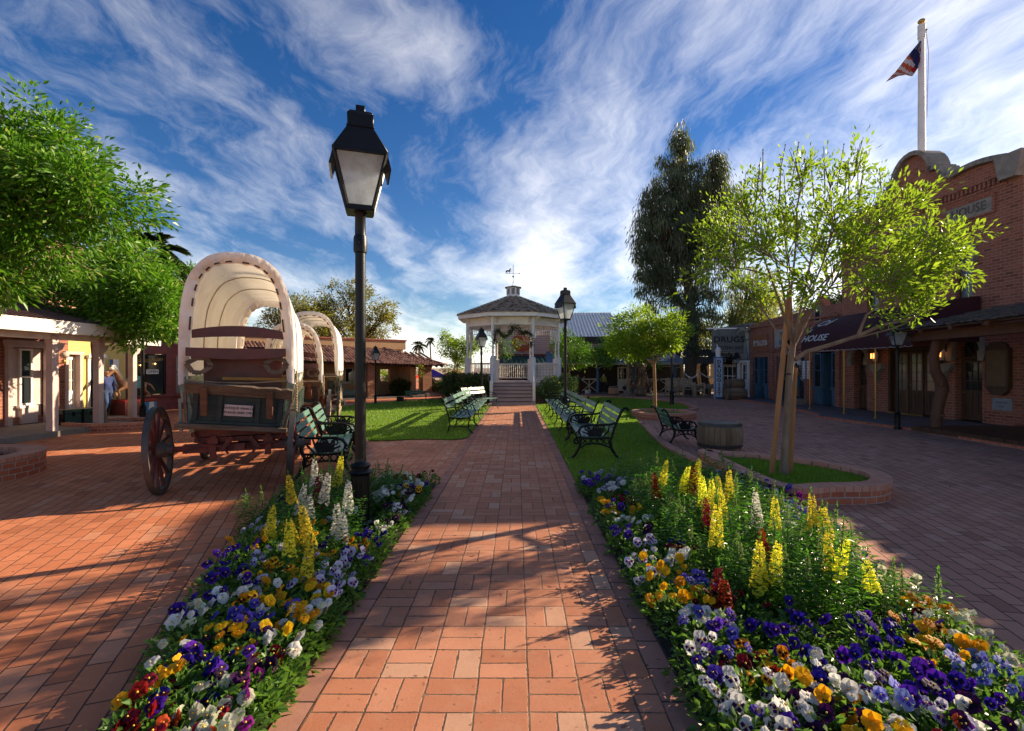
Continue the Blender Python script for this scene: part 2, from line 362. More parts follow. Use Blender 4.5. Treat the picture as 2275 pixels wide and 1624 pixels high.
m_canvas2=clothmat('wagon_canvas_rim',(.86,.81,.78),(.60,.47,.40),.25)
m_strap=mat('leather_tie',(.09,.045,.03),.7)
m_rope=mat('rope',(.33,.24,.15),.9,bump=.4)
m_yel=mat('ochre_paint',(.45,.22,.05),.7)
m_white=mat('white_paint',(.80,.78,.75),.55,col2=(.72,.69,.66),vs=4,bump=.1,dirt=.06)
m_white2=mat('white_paint_warm',(.78,.73,.66),.6,col2=(.70,.63,.55),vs=4,dirt=.05)
m_pink=mat('pale_pink_wood_paint',(.56,.44,.41),.7,col2=(.48,.36,.33),vs=3)
m_shingle=brickmat('wood_shingle',(.22,.16,.11),(.36,.27,.19),(.03,.02,.015),bw=.16,rh=.14,ms=.012,dark=.2,bump=1.0,off=.37)
m_shake=mat('dark_wood_shake',(.05,.04,.035),.85,col2=(.11,.085,.07),vs=6,bump=.8,bs=20,stretch=(1,.2,1))
m_tile=mat('clay_tile',(.22,.09,.06),.8,col2=(.34,.18,.13),vs=7,bump=.3,dirt=.35)
m_stucco=mat('ochre_stucco',(.50,.31,.17),.9,col2=(.42,.25,.135),vs=2,bump=.3)
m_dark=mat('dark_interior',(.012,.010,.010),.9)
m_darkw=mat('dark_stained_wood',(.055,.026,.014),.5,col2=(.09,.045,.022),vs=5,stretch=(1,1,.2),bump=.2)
m_logw=mat('log_post_wood',(.13,.055,.03),.7,col2=(.08,.035,.02),vs=5,stretch=(1,1,.3),bump=.5)
m_bark=mat('tan_bark',(.27,.195,.13),.85,col2=(.16,.11,.075),vs=9,stretch=(1,1,.35),bump=.6,bs=40)
m_barkd=mat('dark_bark',(.10,.065,.04),.9,col2=(.05,.032,.022),vs=6,stretch=(1,1,.3),bump=.8,bs=20)
m_stake=mat('peeled_stake',(.38,.19,.07),.7,col2=(.27,.12,.045),vs=6,stretch=(2,2,.3),bump=.4)
m_blue=mat('blue_trim_paint',(.06,.13,.19),.6,col2=(.045,.10,.15),vs=4)
m_blue2=mat('blue_post_paint',(.05,.16,.32),.6)
m_cream=mat('cream_paint',(.50,.44,.32),.8,col2=(.42,.36,.26),vs=3,dirt=.1)
m_greyt=mat('grey_timber_trim',(.16,.165,.17),.8)
m_yellow=mat('yellow_stucco',(.68,.50,.16),.85,col2=(.60,.43,.13),vs=3)
m_burg=mat('burgundy_paint',(.21,.05,.045),.6)
m_maroon=mat('maroon_awning_cloth',(.05,.006,.009),.8,bump=.2)
m_gold=mat('brass',(.45,.28,.08),.35,.8)
m_glass=glassmat('dark_window_glass')
m_glassg=glassmat('grey_window_glass',(.12,.14,.15),.15)
def frost():
    mt,(nd,m,mix,ramp,L),out=base('frosted_lamp_glass')
    n=nd('ShaderNodeTexNoise',{'Vector':nd('ShaderNodeTexCoord').outputs['Object'],'Scale':9.0,'Detail':6.0,'Roughness':.7}); c=mix(ramp(n.outputs[0],(.4,0.0),(.75,1.0)),(.80,.85,.86),(.55,.56,.53))
    a=nd('ShaderNodeBsdfTranslucent',{'Color':c}); g=nd('ShaderNodeBsdfPrincipled',{'Base Color':c,'Roughness':.18,'Specular IOR Level':.6}); t=nd('ShaderNodeBsdfTransparent',{'Color':(.8,.85,.88,1)})
    L.new(nd('ShaderNodeMixShader',{0:.22,1:nd('ShaderNodeMixShader',{0:.62,1:g.outputs[0],2:a.outputs[0]}).outputs[0],2:t.outputs[0]}).outputs[0],out.inputs[0]); return mt
m_lglass=frost()
m_letd=mat('dark_lettering',(.03,.03,.035),.8)
m_letw=mat('white_lettering',(.62,.60,.58),.8)
m_metroof=mat('corrugated_roof_metal',(.74,.76,.76),.5,.0,vs=2,col2=(.64,.66,.66))
m_grnroof=mat('green_metal_roof',(.04,.12,.10),.45,.1)
m_soil=mat('dark_bed_soil',(.03,.02,.014),.95,vs=20,bump=.8,bs=50)
m_grass=mat('lawn_turf',(.095,.185,.018),.9,col2=(.19,.245,.05),vs=1.6,bump=.9,bs=160,spec=.1,dirt=.26)
m_blade=leafmat('grass_blade',(.10,.24,.015),(.21,.34,.04),.4)
m_sand=mat('pale_dirt',(.42,.30,.2),.95)
# ================= ground and setting
def sheet(name,poly,z,mt,kind='structure'):
    b=MB(); b.add([(p[0],p[1],z) for p in poly],[tuple(range(len(poly)))]); o=b.build(name,mt,smooth=0)
    me=o.data
    if me.polygons[0].normal.z<0: me.flip_normals()
    o['kind']=kind; return o
def smoothpoly(pts,n=6):
    out=[];N=len(pts)
    for i in range(N):
        p0,p1,p2,p3=[Vector(pts[(i+k-1)%N]) for k in range(4)]
        for j in range(n):
            t=j/n; out.append(tuple(.5*((2*p1)+(-p0+p2)*t+(2*p0-5*p1+4*p2-p3)*t*t+(-p0+3*p1-3*p2+p3)*t**3)))
    return out
sheet('ground',[(-900,-60),(900,-60),(900,1500),(-900,1500)],-0.02,m_sand)
sheet('brick_plaza',[(-40,-6),(.2,-6),(.2,60),(-40,60)],0.0,m_plaza)
sheet('brick_plaza_east',[(.2,-6),(40,-6),(40,27),(8,27),(7,60),(.2,60)],0.0,m_plaza2)
sheet('cross_path',[(-1.02,6.38),(-1.02,10.65),(-3.0,10.1),(-3.75,10.0),(-2.95,6.38)],0.004,m_path)
# main path with border courses
sheet('brick_path',[(-.9,-3),(.645,-3),(.645,19.9),(-.9,19.9)],0.008,m_path)
m_edge=brickmat('brick_path_edge',(.30,.14,.10),(.42,.20,.14),(.05,.035,.03),bw=.245,rh=.6,ms=.006,horiz=True,rot=R(90),dark=0,off=0)
for nm,x0,x1 in (('path_border',-1.02,-.902),('path_border',.647,.765)):
    o=sheet(nm,[(x0,-3),(x1,-3),(x1,19.9),(x0,19.9)],0.012,m_edge)
LL=smoothpoly([(-1.03,10.62),(-1.03,15),(-1.05,19.6),(-1.2,20.6),(-2.4,23.4),(-3.2,23.6),(-4.6,22.4),(-6.0,20.6),(-6.7,18.4),(-6.1,15.4),(-4.9,12.6),(-3.7,10.5),(-3.0,10.05),(-2,10.3)],5)
LL=[(min(p[0],-1.03),p[1]) for p in LL]
sheet('lawn_west',LL,0.02,m_grass)
RL=[(.77,6.35),(2.72,6.2),(2.78,7.8),(2.72,9),(2.85,10.4),(3.15,12.4),(3.45,14.3),(3.75,16.2),(5.0,16.9),(6.0,17.4),(6.35,18.2),(6.6,19.5),(6.6,21.3),(5.7,23.7),(4.6,24.6),(2.7,25),(1.6,24),(1.5,20.5),(.77,19.9)]
sheet('lawn_east',RL,0.02,m_grass)
def wallring(name,path,w,h,label,cat,cl=False,mt=m_curb,cap=m_cap,capo=.0):
    t=thing(name,label,cat)
    P=[Vector((p[0],p[1])) for p in path]; N=len(P); IN=[];OUT=[]
    for i in range(N):
        d=(P[(i+1)%N]-P[i-1]) if cl else (P[min(i+1,N-1)]-P[max(i-1,0)]); d.normalize(); n=Vector((d.y,-d.x)); IN.append(P[i]-n*w/2); OUT.append(P[i]+n*w/2)
    def ring(z0,z1,e):
        b=MB()
        for i in range(N if cl else N-1):
            j=(i+1)%N
            a=[IN[i]+(IN[i]-P[i]).normalized()*e,IN[j]+(IN[j]-P[j]).normalized()*e,OUT[j]+(OUT[j]-P[j]).normalized()*e,OUT[i]+(OUT[i]-P[i]).normalized()*e]
            vs=[(q.x,q.y,z) for z in(z0,z1) for q in a]
            b.add(vs,[(0,4,5,1),(2,6,7,3),(4,7,6,5)]+([] if cl else ([(0,3,7,4)] if i==0 else [])+([(1,5,6,2)] if i==N-2 else [])))
        return b
    hc=h-.06
    if hc>.02: ring(0.0,hc,0).build('brick_course',mt,t,smooth=0)
    ring(max(hc,0.0),h,.008).build('brick_cap',cap,t,smooth=0)
    return t
# curb between east lawn and plaza
wallring('brick_curb',smoothpoly([(2.86,5.9),(2.84,7.8),(2.8,9.0),(2.95,10.4),(3.25,12.4),(3.55,14.2)],5)[:-9],.15,.07,'curving brick curb between the east lawn and the plaza','curb')
wallring('brick_curb',smoothpoly([(4.6,16.3),(5.7,16.9),(6.35,17.6),(6.7,18.8),(6.7,21.3),(5.7,23.8),(4.2,24.8),(2.7,25.1)],5)[:-6],.14,.08,'brick curb round the far end of the east lawn','curb')
wallring('brick_curb',smoothpoly([(-3.05,9.98),(-3.75,10.4),(-4.98,12.6),(-6.2,15.4),(-6.8,18.4),(-6.1,20.7),(-4.65,22.5),(-3.2,23.7)],5)[:-6],.12,.05,'brick curb round the west lawn','curb')
P1=smoothpoly([(2.92,5.62),(3.5,5.52),(4.05,5.6),(4.4,6.0),(4.42,6.4),(4.2,6.95),(3.8,7.4),(3.2,7.66),(2.95,7.7)],6)
wallring('brick_planter',P1,.2,.2,'large teardrop brick planter of turf around the staked young tree','planter',cl=True)
o=sheet('planter_turf',P1,.12,m_grass,'stuff'); 
P2=[(4.45+.85*math.cos(t),15.0+.85*math.sin(t)) for t in [2*PI*i/24 for i in range(24)]]
wallring('brick_planter',P2,.18,.19,'round brick planter at the corner of the east lawn','planter',cl=True)
sheet('planter_turf',P2,.13,m_grass,'stuff')
P3=[(-7.8+.95*math.cos(t),6.65+.95*math.sin(t)) for t in [2*PI*i/28 for i in range(28)]]
wallring('brick_planter',P3[::-1][::-1],.26,.31,'shaded round brick planter at the left edge of the photo','planter',cl=True)
sheet('planter_soil',P3,.2,m_soil)
P4=[(-10.05+1.05*math.cos(t),12.35+.7*math.sin(t)) for t in [2*PI*i/24 for i in range(24)]]
wallring('brick_planter',P4,.14,.19,'low brick planter ring around the leaning tree by the porch','planter',cl=True)
sheet('planter_soil',P4,.09,m_soil)
# beds soil
BL=[(-1.03,-.5),(-1.03,6.36),(-2.92,6.36),(-2.5,4.6),(-2.06,3.3),(-1.62,2.0),(-1.35,.8),(-1.2,-.5)]
BR=[(.775,-.5),(.775,6.33),(2.83,6.15),(2.9,5.3),(2.68,4.4),(2.45,3.5),(2.3,2.6),(2.2,1.8),(2.1,.6),(2.0,-.5)]
sheet('flower_bed_soil',BL,.016,m_soil); sheet('flower_bed_soil',BR,.016,m_soil)
sheet('walk_sidewalk',[(9.2,6),(9.5,11.9),(9.05,14.9),(9.5,15.7),(9.75,16.6),(10.2,20),(10.4,24.2),(10.2,28),(13,28),(13.4,6)],.05,m_conc)
wallring('sidewalk_edge',[(9.2,6),(9.5,11.9),(9.05,14.9),(9.5,15.7),(9.75,16.6),(10.2,20),(10.4,24.2),(10.2,28)],.14,.055,'brick edging along the sidewalk of the brick shops','curb',mt=m_curb,cap=m_curb)
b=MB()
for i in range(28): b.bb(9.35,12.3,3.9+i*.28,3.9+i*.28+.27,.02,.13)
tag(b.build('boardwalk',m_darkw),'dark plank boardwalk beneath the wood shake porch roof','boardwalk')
sheet('back_patio',[(2,26.2),(9.2,26.2),(11,25.2),(11,33),(2,33)],.02,m_conc)
sheet('path_to_arcade',[(-6.5,22.9),(-3.2,24.3),(-2.4,25.2),(-6,30),(-14,26),(-9,20.2)],.006,m_plaza)
sheet('dirt_yard',[(6.9,25.6),(11.0,24.9),(12.5,34),(6,34)],.03,m_sand)
# grass blades (nobody could count them)
def inpoly(p,poly):
    c=False;n=len(poly)
    for i in range(n):
        a,b_=poly[i],poly[i-1]
        if (a[1]>p[1])!=(b_[1]>p[1]) and p[0]<(b_[0]-a[0])*(p[1]-a[1])/(b_[1]-a[1])+a[0]: c=not c
    return c
def blades(name,poly,n,z,h=.035,near=True):
    xs=[p[0] for p in poly]; ys=[p[1] for p in poly]; v=[];f=[];k=0
    while k<n:
        yy=min(ys)+(max(ys)-min(ys))*(rnd.random()**(1.8 if near else 1)); p=(rnd.uniform(min(xs),max(xs)),yy)
        if not inpoly(p,poly): continue
        k+=1; a=rnd.uniform(0,2*PI); w=.004+.0006*yy; hh=h*rnd.uniform(.5,1.2); lx,ly=rnd.gauss(0,.012),rnd.gauss(0,.012)
        o=len(v); dx,dy=math.cos(a)*w,math.sin(a)*w
        v+=[(p[0]-dx,p[1]-dy,z),(p[0]+dx,p[1]+dy,z),(p[0]+lx,p[1]+ly,z+hh)]; f.append((o,o+1,o+2))
    b=MB(); b.v=v;b.f=f;b.mi=[0]*len(f); o=b.build(name,m_blade,smooth=0); o['kind']='stuff'
blades('grass',RL,52000,.02); blades('grass',LL,26000,.02); blades('grass',[( p[0],p[1]) for p in P1],9000,.12,.045,False)
# ================= lamps
def lamp_proto():
    t=thing('street_lamp','tall black lamp post rising from the left flower bed, nearest the camera','street lamp',group='black lantern street lamps around the square')
    b=MB()
    b.lathe([(.12,0),(.12,.05),(.095,.07),(.088,.12),(.082,.15),(.082,.36),(.080,.50)],20); 
    for i in range(12):
        a=2*PI*i/12; b.tube([(.082*math.cos(a),.082*math.sin(a),.14),(0.080*math.cos(a),.080*math.sin(a),.49)],.009,5)
    b.lathe([(.078,.49),(.10,.50),(.11,.52),(.10,.54),(.083,.55),(.083,.56),(.094,.57),(.096,.585),(.086,.60),(.056,.62),(.052,.65)],20)
    b.build('pole_base',m_iron,t)
    b=MB(); b.lathe([(.052,.64),(.050,1.6),(.047,2.45),(.047,2.6)],18); b.build('pole',m_iron,t)
    b=MB(); b.lathe([(.050,2.58),(.060,2.585),(.063,2.62),(.062,2.72),(.058,2.74),(.050,2.745),(.048,2.93),(.062,2.95),(.075,2.98),(.085,3.0)],18); b.lathe([(.012,0),(.012,.02),(.0001,.03)],8,(0,-.06,2.66),M=Matrix.Rotation(R(90),4,'X')); b.build('collar',m_iron,t)
    # lantern, square frustum turned 12 degrees
    M=Matrix.Rotation(R(18),4,'Z')
    z0,z1=2.985,3.46; a0,a1=.112,.228
    g=MB(); g.M=M
    gi=.012
    vs=[(sx*(a-gi),sy*(a-gi),z) for a,z in((a0,z0+.02),(a1,z1)) for sx,sy in((-1,-1),(1,-1),(1,1),(-1,1))]
    g.add(vs,[(0,1,5,4),(1,2,6,5),(2,3,7,6),(3,0,4,7)]); g.build('lantern_glass',m_lglass,t,smooth=0)
    f=MB(); f.M=M
    for sx,sy in((-1,-1),(1,-1),(1,1),(-1,1)): f.bar((sx*a0,sy*a0,z0),(sx*a1,sy*a1,z1),.024)
    for z,a in((z0,a0),(z1,a1)):
        for i in range(4):
            c=[(-1,-1),(1,-1),(1,1),(-1,1)]; p,q=c[i],c[(i+1)%4]; f.bar((p[0]*a,p[1]*a,z),(q[0]*a,q[1]*a,z),.03,.035)
    f.box((0,0,z0-.015),(.24,.24,.03))
    # side vent flaps
    for s in(-1,1):
        f.box((s*.240,0,z1-.045),(.018,.40,.19),ry=R(-14*s))
    f.box((0,0,3.03),(.02,.02,.09)); f.lathe([(.012,3.0),(.012,3.12),(.02,3.13)],8)
    f.build('lantern_frame',m_iron,t)
    r=MB(); r.M=M
    c=[(-1,-1),(1,-1),(1,1),(-1,1)]
    def fr(a,za,b_,zb): 
        vs=[(x_*a,y_*a,za) for x_,y_ in c]+[(x_*b_,y_*b_,zb) for x_,y_ in c]
        r.add(vs,[(3,2,1,0),(4,5,6,7),(0,1,5,4),(1,2,6,5),(2,3,7,6),(3,0,4,7)])
    fr(.243,z1+.005,.118,z1+.26); fr(.124,z1+.258,.124,z1+.275); fr(.116,z1+.27,.118,z1+.39); fr(.113,z1+.39,.095,z1+.42); fr(.042,z1+.415,.042,z1+.50)
    r.build('lantern_roof',m_iron,t,bevel=.006)
    return t
LP=lamp_proto(); LP.rotation_euler.z=0; LP.location=(-1.475,4.67,0)
for (x_,y_,s,rz,lb) in [(1.49,15.2,1,12,'black lamp post among the benches right of the brick path'),
    (-1.37,19.2,.775,5,'black lamp post in front of the left side of the white gazebo'),
    (-5.85,20.5,.61,20,'small black lamp post before the tile roofed arcade'),
    (6.2,19.8,.95,0,'black lamp post on the far corner of the east lawn, its lantern in foliage'),
    (10.6,23.9,.57,15,'small black lamp post behind the stacked barrels'),
    (10.35,19.0,.66,-10,'black lamp post beside the saloon fronts, behind the staked tree'),
    (-9.97,13.2,.85,8,'black lamp post at the porch edge by the mechanical horse')]:
    dup(LP,(x_,y_,0),R(rz),lb,scale=s)
L6=dup(LP,(9.3,12.1,0.0),R(-30),'black lamp post with lettered glass in front of the maroon awning',scale=.685)
M6=Matrix.Rotation(R(18),4,'Z')
for zz_,tx,sz in ((3.34,'SAVOY',.10),(3.24,'OPERA',.065),(3.17,'HOUSE',.065)):
    a=.112+(zz_-2.985)/.475*.116
    text(tx,sz,m_letd,L6,M6@Matrix.Rotation(R(-90),4,'Z')@Matrix.Translation((0,-a-.004,zz_))@Matrix.Rotation(R(90+13.7),4,'X'),'lantern_lettering',ex=.001)
# ================= benches : local x = length, faces -y
def scroll(cx,cz,r,turns,st=0,n=14,sgn=1):
    return [(cx+r*(1-.78*i/n)*math.cos(st+sgn*turns*2*PI*i/n),0,cz+r*(1-.78*i/n)*math.sin(st+sgn*turns*2*PI*i/n)) for i in range(n+1)]
def bench(kind,Ln):
    t=thing('park_bench','x','bench')
    def P(l,off): return [(off,p[0],p[2]) for p in l]
    def pp(l,off): return [(off,a,b_) for a,b_ in l]
    orn=kind=='ornate'
    slm=m_green
    for off in (-Ln/2,Ln/2):
        b=MB()
        w=.022 if orn else .014
        back=[(.30,.36),(.335,.50),(.40,.66),(.455,.78),(.50,.835),(.55,.84)] if orn else [(.27,.36),(.31,.52),(.37,.68),(.42,.80),(.45,.83)]
        b.tube(pp([(.27,.30)]+back,off),w*1.05,6)
        if orn: b.sphere((off,.56,.822),.028,6)
        if orn:
            b.tube(pp([(.27,.32),(.29,.2),(.36,.08),(.42,.02),(.48,.012)],off),[.03,.028,.024,.02,.016],6)
            b.tube(pp([(-.2,.36),(-.22,.22),(-.28,.10),(-.34,.03),(-.40,.012)],off),[.028,.026,.024,.02,.02],6)
            b.tube(pp([(.27,.20),(.15,.25),(.0,.265),(-.12,.25),(-.22,.19)],off),.015,6)
            for k in range(5):
                y0=-.18+k*.1
                b.tube(pp([(y0,.36),(y0+.09,.25)],off),.010,5); b.tube(pp([(y0+.09,.36),(y0,.25)],off),.010,5)
            # arm
            b.tube(pp([(.36,.60),(.28,.575),(.1,.57),(-.1,.565),(-.2,.53),(-.235,.47),(-.22,.42)],off),[.02]*5+[.022,.018],6)
            b.tube(P([(p[0],0,p[2]) for p in scroll(-.235,.40,.06,1.25,R(90),14,1)],off),.013,5)
            b.tube(P([(p[0],0,p[2]) for p in scroll(-.27,.30,.055,1.3,R(60),14,1)],off),.016,5)
            b.tube(P(scroll(-.10,.50,.05,1.2,0,12),off),.011,5); b.tube(P(scroll(.05,.51,.05,1.2,PI,12,-1),off),.012,5)
            for (y0,z0,y1,z1) in [(-.12,.56,.02,.38),(.04,.56,.02,.38),(.18,.56,.06,.38),(.26,.55,.16,.38),(-.17,.46,-.06,.38),(-.05,.46,.10,.44)]:
                b.tube(pp([(y0,z0),((y0+y1)/2+.03,(z0+z1)/2),(y1,z1)],off),[.012,.017,.012],5)
            # solid leaf panel core
            b.M=Matrix.Translation((off,0,0))@Matrix.Rotation(R(90),4,'Z')
            b.xz([(-.06,.375),(.12,.375),(.17,.46),(.13,.53),(.06,.50),(.0,.545),(-.04,.47),(-.10,.50),(-.09,.42)],-.006,.006); b.M=None
        else:
            b.tube(pp([(.27,.34),(.25,.2),(.29,.06),(.33,0)],off),.015,6)
            b.tube(pp([(-.22,.36),(-.17,.24),(-.19,.1),(-.28,0)],off),[.016,.015,.014,.018],6)
            b.tube(pp([(.26,.16),(0,.16),(-.18,.16)],off),.010,5)
            b.tube(pp([(.33,.58),(.15,.60),(-.05,.585),(-.16,.53),(-.18,.46),(-.22,.38)],off),.013,6)
            for q in range(3): b.tube([(off,.18-.12*q+.055*math.cos(a),.47+.055*math.sin(a)) for a in [2*PI*i/10 for i in range(11)]],.009,5)
        b.tube(pp([(-.22,.36),(0,.345),(.28,.36)],off),.018,6)
        b.build('cast_iron_end',m_irond,t)
    nb=4 if orn else 2
    bk=MB()
    seg=[(.335,.47),(.372,.575),(.412,.68),(.455,.785)] if orn else [(.345,.60),(.395,.74)]
    for (yy,zz_) in seg: bk.box((0,yy-.018,zz_),(Ln,.02,.082 if orn else .10),rx=R(-20))
    for q in ((-.0,) if True else ()): bk.bar((0,.34,.45),(0,.47,.82),.03,.008)
    bk.build('backrest',slm,t,bevel=.003)
    st=MB()
    for k in range(4): st.box((0,-.19+k*.118,.385-(.012 if k in(1,2) else 0)),(Ln,.10,.022))
    st.build('seat',slm,t,bevel=.003)
    if not orn:
        b=MB(); b.tube([(-Ln/2,.0,.16),(Ln/2,.0,.16)],.008,5); b.build('stretcher',m_irond,t)
    return t
def place(pr,x_,y_,rz,lb,g,s=1.0,first=False):
    o=pr if first else dup(pr)
    o.location=(x_,y_,.0); o.rotation_euler.z=R(rz); o['label']=lb; o['group']=g; o.scale=(s,)*3; return o
gA='ornate cast iron park benches with green slats'; gB='plain green slat benches lining the brick path'
b1=bench('ornate',1.75); place(b1,-2.76,7.42,106,'ornate green slat bench nearest the left flower bed, beside the wagon wheel',gA,first=True)
place(bench('ornate',1.15),-3.14,8.95,106,'ornate green slat bench behind the one beside the wagon wheel',gA,first=True)
bL=bench('ornate',1.85); place(bL,1.28,9.0,-90-2,'large ornate bench on the lawn right of the path, nearest the camera on that side',gA,first=True)
bS=bench('ornate',.95); place(bS,3.28,9.97,90,'short ornate bench on the plaza beside the barrel, facing away from the path',gA,.82,first=True)
bP=bench('plain',1.42)
nth=['nearest','second','third','fourth','farthest']
k=0
for i in range(5):
    place(bP,-1.27+.0*i,11.95+1.47*i,90 if i<4 else 60,'plain slat bench left of the path, %s of the five on that side'%nth[i],gB,first=(k==0)); k+=1
for i in range(5):
    place(bP,1.24,10.85+1.47*i,-90,'plain slat bench right of the path, %s of the five in the row'%nth[i],gB); k+=1
place(bP,-4.45,21.9,0+180,'small green bench before the arcade, right of the small black box','',.62)['group']=gB
place(bP,-7.35,21.3,0,'small green bench before the arcade, behind the covered wagons','',.62)['group']=gB
b=MB(); b.bb(-.14,.14,-.12,.12,0,.2); b.bb(-.15,.15,-.13,.13,.19,.215); tag(b.build('utility_box',m_iron,bevel=.01,loc=(-5.1,21.7,.02)),'small black ground box at the edge of the west lawn','box')
# ================= gazebo
GC=(-.17,23.7)
gz=thing('gazebo','white octagonal gazebo with shingle roof, cupola and front steps','gazebo',(GC[0],GC[1],0))
def oc(r,k,ph=22.5): a=R(-90+ph+45*k); return Vector((r*math.cos(a),r*math.sin(a)))
RR=2.27; FZ=.85
b=MB(); b.prism([tuple(oc(RR+.12,k)) for k in range(8)],FZ-.14,FZ); b.build('deck',m_pink,gz)
b=MB(); b.prism([tuple(oc(RR+.02,k)) for k in range(8)],0,FZ-.14); b.build('brick_skirt',m_wallb,gz,smooth=0)
po=[]
for k in range(8):
    c=oc(RR,k); b=MB(); a=R(-90+22.5+45*k)
    b.box((c.x,c.y,(FZ+1.92)/2),(.2,.2,1.92-FZ),rz=a); b.box((c.x,c.y,1.93),(.23,.23,.05),rz=a,tp=.6)
    b.lathe([(.06,1.95),(.045,1.99),(.055,2.05),(.035,2.12),(.05,2.2),(.035,2.3),(.05,2.42),(.035,2.5),(.05,2.6),(.035,2.68),(.055,2.75),(.055,2.8)],8,(c.x,c.y,0))
    b.box((c.x,c.y,3.26),(.115,.115,.96),rz=a); b.build('column',m_white,gz)
for k in range(8):
    p=oc(RR,k-1);q=oc(RR,k); d=(q-p); n=Vector((d.y,-d.x)).normalized(); Ls=d.length; rz=math.atan2(d.y,d.x); mid=(p+q)/2
    Mk=Matrix.Translation((p.x,p.y,0))@Matrix.Rotation(rz,4,'Z')
    fz=MB(); fz.M=Mk; fz.bb(.05,Ls-.05,-.02,.02,3.41,3.74); fz.build('frieze',m_white2,gz)
    sp=MB(); sp.M=Mk
    sp.bb(.06,Ls-.06,-.02,.02,3.385,3.412); sp.bb(.06,Ls-.06,-.02,.02,3.15,3.18)
    for i in range(13): sp.bb(.12+i*(Ls-.24)/12-.009,.12+i*(Ls-.24)/12+.009,-.009,.009,3.18,3.385)
    sp.build('spindle_frieze',m_white,gz)
    for e in(0,1):
        br=MB(); br.M=Mk; x0=.06 if e==0 else Ls-.06; s=1 if e==0 else -1
        arc=[(x0+s*.32*math.cos(a),0,3.16-.32*math.sin(a)) for a in [PI/2*i/8 for i in range(9)]]
        br.tube(arc,.014,5)
        for i in range(1,8): br.bar((x0+s*.03,0,3.13),arc[i],.008)
        br.build('fan_bracket',m_white,gz)
        # corbel under the eave
        cb=MB(); cb.M=Mk; xx=.16 if e==0 else Ls-.16
        for q_ in(-.03,.03): cb.xz([(0,0)],0,0) if False else cb.add([(xx+q_+dx,-y_,z_) for dx in(-.012,.012) for y_,z_ in((0.02,3.74),(.30,3.74),(.24,3.66),(.12,3.62),(.10,3.52),(.03,3.46))],[(0,1,2,3,4,5),(11,10,9,8,7,6)]+[(i,(i+1)%6,(i+1)%6+6,i+6) for i in range(6)])
        cb.build('corbel',m_white,gz)
    if k!=0:
        rl=MB(); rl.M=Mk; zt=1.72
        rl.bb(.1,Ls-.1,-.035,.035,zt-.06,zt); rl.bb(.1,Ls-.1,-.025,.025,FZ+.10,FZ+.15)
        nb=15
        for i in range(nb):
            xx=.17+i*(Ls-.34)/(nb-1); rl.lathe([(.017,FZ+.15),(.017,1.15),(.026,1.2),(.013,1.25),(.024,1.32),(.013,1.4),(.02,1.45),(.017,1.5),(.017,zt-.06)],6,(xx,0,0))
        rl.build('railing',m_white2,gz)
# eaves and roof
RE=2.72
b=MB()
for k in range(8):
    p=oc(RE,k-1);q=oc(RE,k); pi_=oc(RE-.09,k-1); qi=oc(RE-.09,k)
    b.add([(p.x,p.y,3.73),(q.x,q.y,3.73),(q.x,q.y,3.915),(p.x,p.y,3.915),(pi_.x,pi_.y,3.73),(qi.x,qi.y,3.73),(qi.x,qi.y,3.915),(pi_.x,pi_.y,3.915)],[(0,1,2,3),(7,6,5,4),(0,4,5,1),(3,2,6,7)])
b.build('fascia',m_white,gz,smooth=0)
b=MB(); b.add([(*oc(RE-.05,k),3.745) for k in range(8)],[tuple(range(7,-1,-1))]); b.build('ceiling',m_cream,gz,smooth=0)
b=MB(); nst=15
for s in range(nst):
    r0=RE+.06-(RE+.06-.33)*s/nst; r1=RE+.06-(RE+.06-.33)*(s+1)/nst; z0=3.90+.96*s/nst; z1=3.90+.96*(s+1)/nst
    for k in range(8):
        p=oc(r0,k-1);q=oc(r0,k);p1=oc(r1,k-1);q1=oc(r1,k); nsh=max(2,int((q-p).length/.15)); 
        for i in range(nsh):
            t0=i/nsh+.01; t1=(i+1)/nsh-.008; j=rnd.uniform(0,.022); jz=rnd.uniform(.018,.04)
            A=p.lerp(q,t0);B_=p.lerp(q,t1);C=p1.lerp(q1,t1);D_=p1.lerp(q1,t0); o_=Vector(((A+B_)/2)).normalized()*j
            b.add([(A.x+o_.x,A.y+o_.y,z0+jz),(B_.x+o_.x,B_.y+o_.y,z0+jz),(C.x,C.y,z1+.012),(D_.x,D_.y,z1+.012),(A.x+o_.x,A.y+o_.y,z0-.01),(B_.x+o_.x,B_.y+o_.y,z0-.01)],[(0,1,2,3),(4,5,1,0),(5,2,1),(4,0,3)],k=rnd.choice((0,0,1,1,2)))
b.add([(*oc(RE+.04,k),3.905) for k in range(8)]+[(*oc(.3,k),4.865) for k in range(8)],[(k,(k+1)%8,(k+1)%8+8,k+8) for k in range(8)],k=2)
m_sh=[mat('shingle_tan',(.36,.27,.19),.9,vs=9,bump=.5),mat('shingle_brown',(.25,.18,.12),.9,vs=9,bump=.5),mat('shingle_dark',(.12,.085,.06),.9,vs=9,bump=.5)]
b.build('shingle_roof',m_sh,gz,smooth=0)
b=MB()
for k in range(8):
    p=oc(RE+.05,k);q=oc(.34,k); b.bar((p.x,p.y,3.945),(q.x,q.y,4.90),.09,.03)
b.build('roof_hip_cap',m_sh[0],gz)
b=MB(); b.prism([tuple(oc(.33,k)) for k in range(8)],4.80,5.32); b.build('cupola',m_white,gz,smooth=0)
for k in range(8):
    p=oc(.335,k-1);q=oc(.335,k); b=MB(); rz=math.atan2((q-p).y,(q-p).x); b.M=Matrix.Translation((p.x,p.y,0))@Matrix.Rotation(rz,4,'Z'); l=(q-p).length
    for i in range(8): b.box((l/2,-.004,5.0+i*.036),(l*.58,.012,.022),rx=R(25))
    b.build('louvre',m_greyt,gz)
